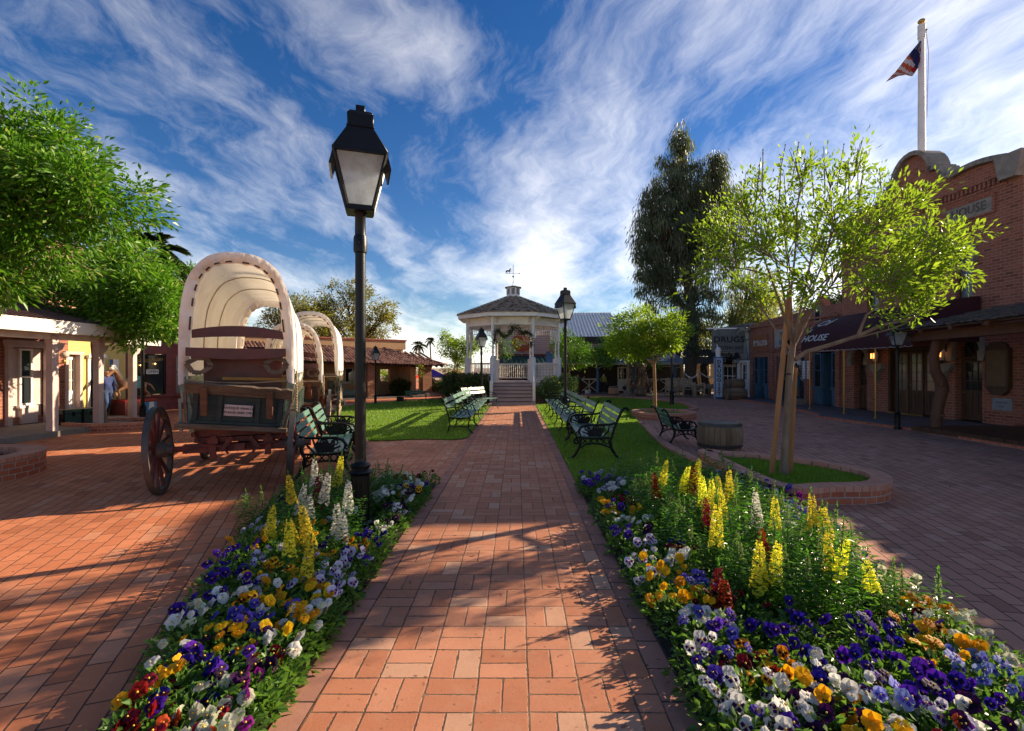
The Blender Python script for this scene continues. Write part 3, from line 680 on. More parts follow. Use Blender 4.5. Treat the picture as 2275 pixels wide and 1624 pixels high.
b=MB(); b.prism([tuple(oc(.42,k)) for k in range(8)],5.31,5.345); b.add([(*oc(.42,k),5.345) for k in range(8)]+[(0,0,5.44)],[(k,(k+1)%8,8) for k in range(8)]); b.build('cupola_roof',m_sh[1],gz,smooth=0)
# steps
NS=6; y0=-23.7+19.95
b=MB(); br=MB()
for i in range(NS):
    z1=FZ*(i+1)/NS; yf=y0+i*.27; wd_=.93 if i==0 else .84
    b.bb(-wd_,wd_,yf,-2.05,z1-FZ/NS+ (0.001 if i else 0),z1-.03); br.bb(-wd_,wd_,yf-.03,yf+.28,z1-.028,z1)
st=b.build('steps',m_pink,gz); br.build('tread',mat('tread_brown',(.28,.15,.11),.8),gz)
for s in(-1,1):
    b=MB(); b.bar((s*.87,y0+.05,.12),(s*.87,-2.1,FZ+.05),.06,.22)
    b.box((s*.87,y0+.12,.48),(.11,.11,.86)); b.box((s*.87,y0+.12,.93),(.14,.14,.05),tp=.5)
    b.bar((s*.87,y0+.12,.86),(s*.87,-2.1,1.72),.06,.05)
    for i in range(9):
        t_=i/9+.06; yy=(y0+.12)+( -2.1-y0-.12)*t_; b.lathe([(.016,.15+FZ*t_),(.016,.35+.8*t_),(.026,.4+.82*t_),(.014,.5+.84*t_),(.016,.86+.86*t_)],6,(s*.87,yy,0))
    b.build('stair_rail',m_white,gz)
# weather vane (stands on the cupola)
wv=thing('weather_vane','dark horse weather vane on top of the gazebo cupola','weather vane',(GC[0],GC[1],5.44))
b=MB(); b.tube([(0,0,.1),(0,0,.98)],.012,6); b.sphere((0,0,.42),.045,8)
for k in range(3): a=2*PI*k/3; b.tube([(.14*math.cos(a),.14*math.sin(a),-.09),(0,0,.22)],.006,4)
b.build('spindle',m_iron,wv)
b=MB(); b.tube([(-.36,0,.58),(.3,0,.58)],.009,5); b.xz([(.36,.58),(.27,.615),(.27,.545)],-.008,.008); b.tube([(0,-.18,.5),(0,.18,.5)],.007,5); b.build('arrow',m_iron,wv)
b=MB(); b.xz([(-.36,.68),(-.33,.72),(-.26,.73),(-.2,.73),(-.17,.79),(-.145,.83),(-.13,.82),(-.085,.775),(-.095,.76),(-.13,.77),(-.14,.72),(-.13,.70),(-.09,.70),(-.075,.66),(-.09,.655),(-.105,.68),(-.15,.67),(-.17,.65),(-.15,.6),(-.165,.585),(-.2,.65),(-.26,.665),(-.29,.65),(-.27,.59),(-.295,.585),(-.33,.655),(-.345,.6),(-.37,.585),(-.355,.66)],-.006,.006); b.build('horse_figure',m_iron,wv,smooth=0)
# ================= covered wagons: local x right, y forward (away), z up, origin below the rear end
def wheel(r,nsp=12,hubl=.30):
    # lies in the y-z plane, axle along x ; returns 4 part builders
    t=MB(); n=40; w=.055; pr=[(r-.012,-w/2),(r,-w/2),(r,w/2),(r-.012,w/2)]
    MX=Matrix.Rotation(R(90),4,'Y')
    def ringm(b,ri,ro,w):
        vs=[];fs=[]
        for i in range(n):
            a=2*PI*i/n
            for rr,xx in((ri,-w/2),(ro,-w/2),(ro,w/2),(ri,w/2)): vs.append((xx,rr*math.cos(a),rr*math.sin(a)))
        for i in range(n):
            j=(i+1)%n
            for q in range(4): fs.append((i*4+q,i*4+(q+1)%4,j*4+(q+1)%4,j*4+q))
        b.add(vs,fs)
    tire=MB(); ringm(tire,r-.012,r,.062)
    rim=MB(); ringm(rim,r-.062,r-.013,.054)
    sp=MB()
    for i in range(nsp):
        a=2*PI*(i+.5)/nsp; c_,s_=math.cos(a),math.sin(a)
        sp.tube([(.03,.07*c_,.07*s_),(.022,.2*c_,.2*s_),(0,(r-.055)*c_,(r-.055)*s_)],[.027,.024,.019],7)
    hub=MB(); hub.lathe([(.045,-hubl/2),(.06,-hubl/2),(.062,-.08),(.088,-.05),(.09,.05),(.062,.08),(.058,hubl/2),(.045,hubl/2)],18,M=MX)
    band=MB()
    for x_,rr in((-hubl/2+.02,.068),(-.065,.093),(.065,.093),(hubl/2-.02,.066)): band.lathe([(rr-.01,x_-.016),(rr,x_-.016),(rr,x_+.016),(rr-.01,x_+.016)],18,M=MX)
    return tire,rim,sp,hub,band
def wagon(name,label,loc,rz,Ln=4.4,hw=.575,zt=2.86,det=True,bedm=None,rr=.52,rf=.44,bz=.80,seat=True,bh=.56,gh=.39,roll=0,woff=0):
    bedm=bedm or m_wgreen
    t=thing(name,label,'wagon',(loc[0],loc[1],0),R(rz),'covered wagons parked in a line')
    # running gear
    wr=.72
    ay=.20; fy=Ln-1.75
    for (yy,r,nm) in((ay,rr,0),(fy,rf,1)):
        for s in(-1,1):
            tire,rim,sp,hub,band=wheel(r)
            M=Matrix.Translation((s*(wr-(.03 if nm else 0))+woff,yy,r))@Matrix.Rotation(R(3*s),4,'Y')@Matrix.Scale(s,4,(1,0,0))
            w=bpy.data.objects.new('wheel',None) if False else None
            for b_ in(tire,rim,sp,hub,band):
                b_.v=[tuple(M@Vector(p)) for p in b_.v]
                if s<0: b_.f=[f[::-1] for f in b_.f]
            w=rim.build('wheel',m_rim,t)
            tire.build('tyre',m_tire,w); sp.build('spokes',m_red if det else m_woodx,w); hub.build('hub',m_rim,w); band.build('hub_band',m_tire,w)
        b=MB(); b.box((0,yy,r),(1.24,.11,.10)); b.tube([(-.8,yy,r),(-.6,yy,r)],.035,8); b.tube([(.8,yy,r),(.6,yy,r)],.035,8)
        b.box((0,yy,bz-.07),(1.06,.12,.13)); b.box((0,yy,r+.10),(1.0,.10,.06))
        for s in(-1,1):
            b.box((s*.30,yy-.075,r+.02),(.07,.035,.26)); b.box((s*.3,yy-.085,r+.09),(.11,.03,.07)); b.bar((s*.12,yy+.05,r+.05),(s*.58,yy-.12,r-.03),.03); b.bar((s*.1,yy-.09,r+.13),(s*.2,yy-.1,r-.02),.035,.05)
            b.tube([(s*.50,yy-.09,bz-.06),(s*.42,yy-.10,r+.06),(s*.2,yy-.1,r+.02),(s*.13,yy-.12,r-.07)],.014,6)
        b.build('axle',m_red,t)
    b=MB(); b.bar((0,.0,rr+.02),(0,fy+.2,rf+.05),.10,.08); b.bar((-.35,ay,rr+.05),(0,ay+1.2,rr+.02),.06); b.bar((.35,ay,rr+.05),(0,ay+1.2,rr+.02),.06)
    b.build('reach_pole',m_red,t)
    # bed, sides flare outwards, ends rake
    e=.09
    def side(s):
        b=MB(); n=4
        for i in range(n):
            z0=bz+bh*i/n; z1=bz+bh*(i+1)/n-.008
            x0=hw-.10+e*i/n; x1=hw-.10+e*(i+1)/n
            vs=[(s*x0,-.02-.04*i/n*2,z0),(s*x0,Ln-.3,z0),(s*x1,Ln-.3,z1),(s*x1,-.02-.04*(i+1)/n*2,z1)]
            vs+=[(p[0]-s*.028,p[1],p[2]) for p in vs]
            f=[(0,1,2,3),(7,6,5,4),(0,4,5,1),(1,5,6,2),(2,6,7,3),(3,7,4,0)]
            b.add(vs,f if s<0 else [q[::-1] for q in f])
        for yy in [.0,.75,1.6,2.5,Ln-.5]:
            if yy>Ln-.2: continue
            b.bar((s*(hw-.085),yy,bz-.06),(s*(hw+.035),yy,bz+bh+.07),.05,.045)
            b.bar((s*(hw+.03),yy+.02,bz-.05),(s*(hw+.05),yy+.05,bz+bh*.6),.03)
        b.bar((s*(hw-.01),-.1,bz+bh+.02),(s*(hw-.01),Ln-.3,bz+bh+.02),.05,.04)
        b.build('side_board',m_wgreen2 if det else bedm,t)
    side(-1); side(1)
    b=MB(); b.bb(-hw+.08,hw-.08,-.02,Ln-.3,bz-.04,bz); b.bb(-hw+.10,hw-.10,Ln-.33,Ln-.30,bz,bz+bh); b.build('floor',m_wood,t)
    # endgate
    b=MB(); gt=bz+gh
    k0_=set(t.children)
    b.box((0,-.03,bz+gh/2),(2*hw-.18,.03,gh),rx=R(6))
    b.build('endgate',bedm,t)
    b=MB()
    for x_ in(-.47,-.21,.21,.47): b.box((x_*hw/.6,-.055,bz+gh/2),(.05,.03,gh-.01),rx=R(6))
    for z_ in(.03,gh-.04): b.box((0,-.05,bz+z_),(2*hw-.2,.028,.03),rx=R(6))
    for x_ in(-.34,.34):
        for z_ in(.08,gh-.08): b.box((x_*hw/.6,-.054,bz+z_),(.17,.012,.006)) 
    b.build('endgate_frame',m_wgreen,t)
    b=MB(); b.box((-.03,-.08,bz-.02),(2*hw+.02,.14,.055)); b.build('sill_board',m_wood,t,bevel=.006)
    for s in(-1,1):
        b=MB(); b.bar((s*(hw-.06),-.075,bz),(s*(hw-.01),-.09,bz+gh-.02),.03,.05); b.build('corner_stake',m_wood,t)
    # tool shelf board with brackets
    b=MB(); n=18; vs=[];
    for i in range(n+1):
        x_=-hw+.02+(2*hw-.02)*i/n; j=rnd.uniform(-.008,.008)
        vs+=[(x_,-.21,gt+.085+j),(x_,-.13+.0,gt-.03),(x_,-.10,gt-.025),(x_,-.18,gt+.105+j)]
    fs=[(i*4+q,i*4+(q+1)%4,(i+1)*4+(q+1)%4,(i+1)*4+q) for i in range(n) for q in range(4)]+[(3,2,1,0),(n*4,n*4+1,n*4+2,n*4+3)]
    b.add(vs,[f[::-1] for f in fs]); b.build('shelf_board',m_wood,t,smooth=0)
    for s in(-1,1):
        b=MB(); b.bar((s*.36*hw/.6-.02,-.19,gt+.05),(s*.36*hw/.6,-.10,gt-.28),.075,.035); b.build('shelf_bracket',m_woodb,t,bevel=.005)
    if roll:
        Rm=Matrix.Rotation(R(roll),4,'Y'); pv=Vector((0,-.08,bz+.2))
        for o_ in set(t.children)-k0_: o_.rotation_euler.y=R(roll); o_.location=pv-Rm@pv
    for s in(-1,1):
        b=MB(); b.bar((s*(hw-.03),-.05,bz+.30),(s*(hw+.01),-.06,bz+bh+.13),.075,.045); b.build('rear_stake',m_wgreen2,t)
    b=MB(); b.tube([(-hw,-.08,bz+bh+.0),(-.2,-.1,bz+bh-.035),(.1,-.1,bz+bh-.045),(hw,-.08,bz+bh-.02)],.008,6); b.build('rope',m_rope,t)
    for s in (1,):
        b=MB(); pts=[(hw+.06+.012*math.cos(i*1.2),-.05+.012*math.sin(i*1.2),bz+bh-.02-.4*i/60) for i in range(61)]; b.tube(pts,.009,5); b.tube([(hw+.06,-.05,bz+bh+.1),(hw+.06,-.05,bz+bh-.4)],.012,6); b.build('coiled_rope',m_rope,t)
    if seat:
        sz=bz+bh+.28
        for nm,y0,z0,hh,xs in (('seat_back',.02,sz+.26,.13,1.0),('seat_front',-.16,sz+.045,.13,1.05)):
            b=MB()
            def fn(u,v):
                x_=(-1+2*u)*(hw-.08)*xs; cz=.045*(1-(2*u-1)**2) if nm=='seat_back' else -.02*(1-(2*u-1)**2)
                return (x_,y0-.03*(2*u-1)**2,z0+cz+(v-.5)*hh*(1-.25*(2*u-1)**2))
            b.grid(fn,16,2); k0=len(b.v); b.v+= [(p[0],p[1]+.03,p[2]) for p in b.v[:k0]]; nf=len(b.f); b.f+=[tuple(i+k0 for i in f[::-1]) for f in b.f[:nf]]; 
            for j in(0,2):
                for i in range(16):
                    a_,c_=i*3+j,(i+1)*3+j; q=(a_,c_,c_+k0,a_+k0); b.f.append(q if j==2 else q[::-1])
            b.mi=[0]*len(b.f); b.build(nm,m_seat,t)
        b=MB(); b.bb(-hw+.1,hw-.1,-.15,.2,sz-.03,sz-.005); b.bb(-hw+.16,hw-.12,.22,.25,sz-.62,sz-.02); b.build('seat_board',m_seat,t)
        for s in(-1,1):
            b=MB(); cx_=s*(hw-.17); pts=[(cx_-.12,0,sz-.09),(cx_-.02,0,sz-.03),(cx_+.08,0,sz-.03),(cx_+.13,0,sz-.12),(cx_+.03,0,sz-.20),(cx_-.06,0,sz-.19)]
            for i in range(6): b.bar((pts[i][0],-.12,pts[i][2]),(pts[(i+1)%6][0],-.12,pts[(i+1)%6][2]),.05,.028,up=(0,1,0))
            b.build('seat_spring',m_wood,t); 
            b=MB(); b.tube([(s*(hw-.06),.0,sz+.27),(s*(hw-.0),-.02,sz+.22),(s*(hw-.05),-.05,sz+.12),(s*(hw-.02),-.02,sz+.02)],.011,6); b.build('seat_iron',m_iron,t)
        b=MB(); b.bar((-.2,.12,bz+bh+.01),(hw-.06,.12,bz+bh-.01),.03,.035); b.build('cross_bar',m_yel,t)
    # canvas cover: superellipse hoops, ends lean outwards
    zb=bz+bh-.06; hgt=zt-zb
    def hoop(a,hx,hz,z0): # a from 0 to pi
        c_,s_=math.cos(a),math.sin(a)
        x_=-hx*(abs(c_)**.78)*(1 if c_>0 else -1); z_=z0+hz*(max(s_,0)**.5)
        return x_,z_
    nu,nv=26,64
    def cov(u,v):
        y_=-.10+u*(Ln+.05); uu=2*u-1
        sag=.055*(1-uu*uu)**1.0
        x_,z_=hoop(PI*v,hw*1.06,hgt-sag*.9,zb)
        fl=.018*math.sin(u*PI*7)**2*-1
        k=math.sin(PI*v)
        lean=(-.10*k if u<.02 else 0)
        x_*=1+fl*.8; z_+=fl*k
        z_+= .02*math.sin(v*37+u*9)*(1-k)
        wr_=(noise.noise(Vector((u*9,v*14,2.2+Ln)))*.009)
        return (x_*(1+wr_),y_+lean,z_+ (0.03*math.sin(u*40) if v in(0,1) else 0))
    b=MB(); b.grid(cov,nu,nv); cv=b.build('canvas_cover',m_canvas,t,smooth=80)
    # gathered rims, rear and front
    for end in(0,1):
        b=MB(); nr=96
        def rim(u,v):
            x_,z_=hoop(PI*v,hw*1.06,hgt,zb); yo=-.10-.0 if end==0 else Ln-.05
            k=math.sin(PI*v); yo+= (-.10*k*1.0 if end==0 else 0)
            inn=(.125+.012*math.cos(PI*v*15.0)**2)*u
            cx_,cz=0,zb+hgt*.52
            d=Vector((cx_-x_,cz-z_)); d=d.normalized() if v not in(0,1) else d.normalized()
            ruf=.009*math.sin(v*PI*46)*u + .012*math.sin(v*PI*19+1)*u
            return (x_+d.x*inn*(1.0 if abs(d.x)>.1 else 1),yo+(-.03*math.sin(PI*u)+.035*u+ruf)*(1 if end==0 else -1),z_+d.y*inn*(1 if k>.25 else .2+3*k*.8/3))
        b.grid(rim,5,nr); b.build('canvas_rim',m_canvas2,t,smooth=80)
        if det or True:
            N=15
            for i in range(1,N):
                if i%1: continue
                v=i/N; 
                if abs(math.sin(PI*v))<.15: continue
                for dv in (-.011,): pass
                p=Vector(rim(.86,v-.014)); q=Vector(rim(.86,v+.014)); o_=Vector((0,-.02 if end==0 else .02,0)); b=MB(); b.tube([p+o_*.2,p+o_,q+o_,q+o_*.2],.010,5); b.build('lacing_tie',m_strap,t)
    b=MB(); 
    for u in (.3,.52):
        pts=[]
        for j in range(25):
            v=.02+.96*j/24; c_=Vector(cov(u,v)); pts.append((c_.x*.985,c_.y,zb+(c_.z-zb)*.99))
        b.tube(pts,.008,6)
    b.build('bows',m_woodx,t)
    for s in(-1,1):
        for i in range(9):
            b=MB(); y_=.1+i*(Ln-.5)/8; b.tube([(s*(hw+.02),y_,zb+.02),(s*(hw+.035),y_+.1,zb-.12),(s*(hw+.0),y_+.12,zb-.3)],.007,5); b.build('tie_rope',m_rope,t)
    return t
wa=wagon('covered_wagon','large covered wagon nearest the camera with green box and antique vehicle plate',(-3.37,6.02),22,roll=5.5,woff=-.15)
b=MB(); b.box((0,0,0),(.30,.012,.135)); pl=b.build('notice_plate',m_pink,wa,bevel=.002)
pl.location=(.0,-.086,.985); pl.rotation_euler=(R(6),R(5.5),0)
b=MB()
for sx in(-1,1):
    for sz_ in(-1,1): b.lathe([(.005,0),(.005,.004),(.001,.006)],8,(sx*.135,-.006,sz_*.055),M=Matrix.Rotation(R(90),4,'X'))
b.build('rivet',m_strap,pl)
text('ANTIQUE VEHICLE',.039,m_letd,pl,upM(0,-.008,.028),'plate_lettering',ex=.001,off=.0006)
text('PLEASE KEEP OFF',.039,m_letd,pl,upM(0,-.008,-.026),'plate_lettering',ex=.001,off=.0006)
wagon('covered_wagon','low brown covered wagon in the middle of the three, with red seat boards',(-4.95,11.0),21,Ln=2.2,hw=.56,zt=2.5,det=False,bedm=m_woodb,bz=.72,bh=.5,rr=.5,rf=.42)
w3=wagon('covered_wagon','farthest covered wagon, its white cover standing above the middle one',(-5.62,13.5),17,Ln=3.3,hw=.68,zt=3.02,det=False,bedm=m_wgreen,bz=.78,seat=False)
b=MB(); b.lathe([(.14,0),(.16,.05),(.16,.32),(.13,.36)],14); b.tube([(-.17,0,.3),(0,-.02,.42),(.17,0,.3)],.01,5)
tag(b.build('water_keg',m_wgreen,loc=(-4.55,13.9,1.02)),'dark round water keg hung behind the farthest wagon','keg')
# ================= buildings
def wallh(b,x0,x1,z0,z1,y0,y1,ops,k=0):
    """wall between x0..x1; ops: (xa,xb,za,zb,arch) openings"""
    xs=sorted(set([x0,x1]+[q for o in ops for q in(o[0],o[1])]))
    for a,c in zip(xs,xs[1:]):
        cuts=sorted([(o[2],o[3]+((o[1]-o[0])/2 if len(o)>4 and o[4] else 0)) for o in ops if o[0]<=a+1e-6 and o[1]>=c-1e-6])
        z=z0
        for p,q in cuts:
            if p>z+1e-4: b.bb(a,c,y0,y1,z,p,k)
            z=max(z,q)
        if z<z1-1e-4: b.bb(a,c,y0,y1,z,z1,k)
    for o in ops:
        if len(o)>4 and o[4]:
            r=(o[1]-o[0])/2; cx_=(o[0]+o[1])/2; n=8
            for s in(-1,1):
                arc=[(cx_+s*r*math.cos(PI/2*i/n),o[3]+r*math.sin(PI/2*i/n)) for i in range(n+1)]
                b.xz(arc+[(cx_+s*r,o[3]+r)] if s>0 else arc+[(cx_-r,o[3]+r)],y0,y1,k)
def part(b,name,mt,par,**k): return b.build(name,mt,par,**k)
def door(par,x0,x1,z0,z1,yy,mt,gm=m_glass,panes=(2,3),frac=.5,name='door',handle=True,boards=3,arch=False):
    w=x1-x0;h=z1-z0; b=MB(); st=.13*w; zg=z0+h*(1-frac)
    b.bb(x0,x0+st,yy,yy+.04,z0,z1); b.bb(x1-st,x1,yy,yy+.04,z0,z1); b.bb(x0+st,x1-st,yy,yy+.04,z1-.08,z1); b.bb(x0+st,x1-st,yy,yy+.04,zg-.09,zg); b.bb(x0+st,x1-st,yy,yy+.04,z0,z0+.14)
    b.bb(x0+st,x1-st,yy+.012,yy+.03,z0+.14,zg-.09)
    for i in range(1,boards): xx=x0+st+(w-2*st)*i/boards; b.bb(xx-.018,xx+.018,yy+.001,yy+.03,z0+.14,zg-.09)
    for i in range(1,panes[0]): xx=x0+st+(w-2*st)*i/panes[0]; b.bb(xx-.012,xx+.012,yy+.003,yy+.03,zg,z1-.08)
    for i in range(1,panes[1]): zz_=zg+(z1-.08-zg)*i/panes[1]; b.bb(x0+st,x1-st,yy+.006,yy+.03,zz_-.012,zz_+.012)
    d=b.build(name,mt,par); g=MB(); g.bb(x0+st,x1-st,yy+.018,yy+.024,zg,z1-.08); g.build('glass_pane',gm,d)
    if handle: g=MB(); g.sphere((x0+.06,yy-.02,z0+h*.46),.022,8); g.build('handle',m_gold,d)
    return d
def window(par,x0,x1,z0,z1,yy,mt,gm=m_glass,nx=1,nz=2,fw=.05,sill=True,name='window'):
    b=MB(); b.bb(x0,x0+fw,yy,yy+.07,z0,z1); b.bb(x1-fw,x1,yy,yy+.07,z0,z1); b.bb(x0+fw,x1-fw,yy,yy+.07,z1-fw,z1); b.bb(x0+fw,x1-fw,yy,yy+.07,z0,z0+fw)
    for i in range(1,nx): xx=x0+(x1-x0)*i/nx; b.bb(xx-.012,xx+.012,yy+.005,yy+.05,z0+fw,z1-fw)
    for i in range(1,nz): zz_=z0+(z1-z0)*i/nz; b.bb(x0+fw,x1-fw,yy+.008,yy+.05,zz_-.02,zz_+.02)
    w=b.build(name,mt,par); g=MB(); g.bb(x0+fw,x1-fw,yy+.03,yy+.036,z0+fw,z1-fw); g.build('pane',gm,w)
    if sill: g=MB(); g.bb(x0-.04,x1+.04,yy-.05,yy+.05,z0-.06,z0-.001); g.build('sill',mt,w)
    return w
# ---- brick opera house (front faces -X). local x = -(Y-12.05)
def frame(name,label,cat,x_,y_,rz): return thing(name,label,cat,(x_,y_,0),R(rz))
OP=frame('opera_house','two storey brick opera house with curved stone parapet and arched doors','building',12.3,12.02,-86.5)
# x in [-6.1,0]; openings
ops=[(-1.75,-1.0,.05,1.95,1),(-3.95,-2.3,.05,2.12,0),(-5.55,-4.95,.05,1.85,1),(-1.75,-1.25,3.25,4.55,1),(-4.95,-4.45,3.25,4.55,1)]
b=MB(); wallh(b,-6.15,0,0,6.25,0,.3,ops)
# parapet silhouette above the wall (step, round centre cap)
def capline():
    L_=[(0,6.45),(-.25,6.68)]; 
    for i in range(9): t=i/8; L_.append((-.3-1.45*t,6.70+.12*math.sin(t*PI*.9)+.04*t))
    L_+= [(-1.95,6.86),(-2.12,6.98),(-2.2,7.22),(-2.42,7.24)]
    for i in range(13): a=PI*i/12; L_.append((-3.075+.62*math.cos(a),7.24+.70*math.sin(a)))
    half=[p for p in L_ if p[0]>-3.076]
    return half+[(-6.15-p[0],p[1]) for p in reversed(half[:-1])]
cl=capline()
b.xz(cl+[(-6.15,6.25),(0,6.25)],0,.3)
b.bb(-.3,0,.3,6,0,6.25); b.bb(-6.15,-5.85,.3,6,0,5.8); b.bb(-6.15,0,5.7,6,0,5.8)
b.build('brick_wall',m_wallb,OP,smooth=0)
b=MB(); b.bb(-5.8,-.3,.3,5.7,5.2,5.3); b.bb(-5.85,-.3,.5,.55,0,5.2); b.build('roof',m_dark,OP)
b=MB()   # coping follows the silhouette, thick
for (x0,z0),(x1,z1) in zip(cl,cl[1:]):
    d=Vector((x1-x0,z1-z0)); 
    if d.length<1e-4: continue
    n=Vector((d.y,-d.x)).normalized(); n=n if n.y>0 or abs(n.y)<.2 else -n
    if abs(d.x)<1e-3: n=Vector((1,0)) if x0>-3.07 else Vector((-1,0))
    e=d.normalized()*.015
    q=[(x0-e.x,z0-e.y),(x1+e.x,z1+e.y),(x1+e.x+n.x*.13,z1+e.y+n.y*.13),(x0-e.x+n.x*.13,z0-e.y+n.y*.13)]
    b.xz(q,-.16,.46)
for s in(0,1):
    xx=-.2 if s==0 else -5.95; b.xz([(xx-.32,6.78),(xx+.34,6.78),(xx+.34,6.62),(xx+.2,6.18),(xx-.2,6.18),(xx-.26,6.5)],-.22,.5)
b.build('stone_coping',m_stone,OP,smooth=24)
b=MB()
for i in range(44):
    xx=-.42-i*.122
    b.bb(xx-.03,xx+.03,-.05,0.0,6.18,6.33)
b.bb(-5.9,-.35,-.06,-.001,6.34,6.40); b.bb(-5.9,-.35,-.03,-.001,6.10,6.16)
b.build('dentil_course',m_wallb,OP,smooth=0)
for x0,x1,tx,z0,z1 in((-2.0,-.72,'HOUSE',5.55,5.93),(-3.75,-2.4,'OPERA',5.45,5.87),(-5.4,-4.12,'SAVOY',5.55,5.93)):
    b=MB(); b.bb(x0,x1,-.03,-.001,z0,z1); st=b.build('name_stone',m_stone,OP)
    f=MB(); f.bb(x0-.08,x1+.08,-.045,-.001,z1+.002,z1+.07); f.bb(x0-.08,x1+.08,-.045,-.001,z0-.07,z0-.002); f.bb(x0-.08,x0-.002,-.045,-.001,z0,z1); f.bb(x1+.002,x1+.08,-.045,-.001,z0,z1); f.build('brick_border',m_wallb,st,smooth=0)
    text(tx,.33,mat('carved_letter',(.13,.11,.09),.9),st,upM((x0+x1)/2,-.034,(z0+z1)/2),'stone_lettering',ex=.006,off=.004,sx=.92)
def archtrim(par,cx_,r,zs,w=.15,y0=-.09,imp=True,foot=None,nm='stone_arch'):
    b=MB(); n=14
    for i in range(n):
        a0,a1=PI*i/n,PI*(i+1)/n
        b.xz([(cx_+rr*math.cos(a),zs+rr*math.sin(a)) for rr,a in((r,a0),(r+w,a0),(r+w,a1),(r,a1))],y0,.0)
    if imp:
        for s in(-1,1): b.xz([(cx_+s*(r-.02),zs),(cx_+s*(r+w+.04),zs),(cx_+s*(r+w+.03),zs-.08),(cx_+s*(r+w-.02),zs-.26),(cx_+s*(r),zs-.26)],y0-.04,.0)
    return b.build(nm,m_stone,par,smooth=30)
for cx_,r,zs in((-1.375,.375,1.95),(-5.25,.30,1.85)): archtrim(OP,cx_,r,zs,.16)
for cx_ in(-1.5,-4.7):
    archtrim(OP,cx_,.25,4.55,.13)
    window(OP,cx_-.25,cx_+.25,3.25,4.75,.12,m_darkw,m_glassg,1,2,.045)
    b=MB(); n=12
    for i in range(n):
        a0,a1=R(35)+R(110)*i/n,R(35)+R(110)*(i+1)/n-.02
        b.xz([(cx_+rr*math.cos(a),4.75+rr*math.sin(a)) for rr,a in((.62,a0),(.72,a0),(.72,a1),(.62,a1))],-.02,0)
    b.build('brick_arch',m_wallb,OP,smooth=0)
    b=MB(); b.bb(cx_-.36,cx_+.36,-.07,.1,3.14,3.24); b.build('stone_sill',m_stone,OP)
d=door(OP,-1.72,-1.03,.07,1.72,.18,m_darkw,panes=(3,3),frac=.5)
door(OP,-5.52,-4.98,.07,1.66,.18,m_darkw,panes=(3,3),frac=.48)
for cx_,r,zs in((-1.375,.36,1.78),(-5.25,.28,1.72)):
    b=MB(); b.bb(cx_-r,cx_+r,.16,.24,zs-.05,zs+.02)
    for a in(45,90,135): b.bar((cx_,.2,zs),(cx_+r*math.cos(R(a)),.2,zs+(r+.15)*math.sin(R(a))),.025)
    f=b.build('fanlight',m_darkw,OP); g=MB(); g.bb(cx_-r,cx_+r,.25,.26,zs,zs+r+.2); g.build('fanlight_glass',m_glass,f)
# main double door group
for i,(x0,x1) in enumerate(((-3.9,-3.4),(-3.36,-2.86),(-2.82,-2.36))): door(OP,x0,x1,.08,2.0,.1+.0*i,mat('oak_door_wood',(.13,.07,.035),.5,col2=(.075,.038,.018),vs=5,stretch=(1,1,.2)) if i==0 else m_darkw,glassmat('reflecting_glass',(.16,.15,.12),.1),(2 if i<2 else 1,4),.62,'main_door',handle=i!=2)
b=MB(); b.bb(-4.0,-2.27,-.05,.1,2.02,2.14); b.bb(-4.02,-3.93,-.04,.1,.08,2.02); b.bb(-2.33,-2.24,-.04,.1,.08,2.02); b.build('door_surround',m_darkw,OP)
b=MB(); b.bb(-4.0,-2.7,-.10,.0,.052,.09); b.build('brass_threshold',m_gold,OP)
for i,x0 in enumerate((-4.42,-2.02)):
    b=MB(); b.xz([(x0-.26,1.62),(x0+.26,1.62),(x0+.26,1.5),(x0+.2,1.42),(x0+.1,1.38),(x0,.98),(x0-.1,1.38),(x0-.2,1.42),(x0-.26,1.5)],-.16,0); b.build('stone_bracket',m_stone,OP)
    g=thing('wall_lantern',('glowing glass wall lantern between the small arched door and the main doors','glowing wall lantern behind the log post of the porch')[i],'lantern',group='wall lanterns of the opera house')
    w_=OP.matrix_basis; bpy.context.view_layer.update(); p=OP.matrix_world@Vector((x0,-.14,1.63)); g.location=p; g.rotation_euler.z=OP.rotation_euler.z
    b=MB(); b.box((0,0,.03),(.05,.05,.10)); b.bar((-.12,0,.06),(.12,0,.06),.02); b.lathe([(.10,.4),(.06,.44),(.001,.46)],8); b.build('lantern_base',m_iron,g)
    b=MB(); b.lathe([(.075,.08),(.095,.2),(.09,.4)],8); b.build('lantern_glass',glassmat('smoked_glass',(.35,.3,.27),.2),g)
    b=MB(); 
    for q in(-.05,.05): b.tube([(q,-.10,.18),(q,-.10,.34)],.018,8)
    b.build('bulb',mat('lit_bulb',(1.0,.33,.07),.5,emit=2.2,vs=1,col2=(1.0,.33,.07)),g)
# notice cabinet and plaque
b=MB(); b.bb(-.82,-.24,-.13,0,.98,2.0); nc=b.build('notice_case',m_darkw,OP,bevel=.01)
b=MB(); b.bb(-.77,-.29,-.137,-.131,1.04,1.94); b.build('notice_board',mat('tan_board',(.16,.095,.045),.6),nc)
b=MB(); b.xz([(-.8,.98),(-.26,.98),(-.32,.88),(-.42,.80),(-.64,.80),(-.74,.88)],-.11,-.02); b.build('carved_base',m_darkw,nc); b=MB(); b.xz([(-.78,2.0),(-.28,2.0),(-.33,2.10),(-.45,2.16),(-.61,2.16),(-.73,2.10)],-.11,-.02); b.build('carved_crest',m_darkw,nc)
b=MB(); b.bb(-.72,-.24,-.03,0,.42,.73); pq=b.build('stone_plaque',mat('grey_plaque',(.27,.29,.33),.6),OP,bevel=.004)
text('BUILT IN',.07,m_letd,pq,upM(-.48,-.034,.62),'plaque_lettering',ex=.001); text('1962',.07,m_letd,pq,upM(-.48,-.034,.52),'plaque_lettering',ex=.001)
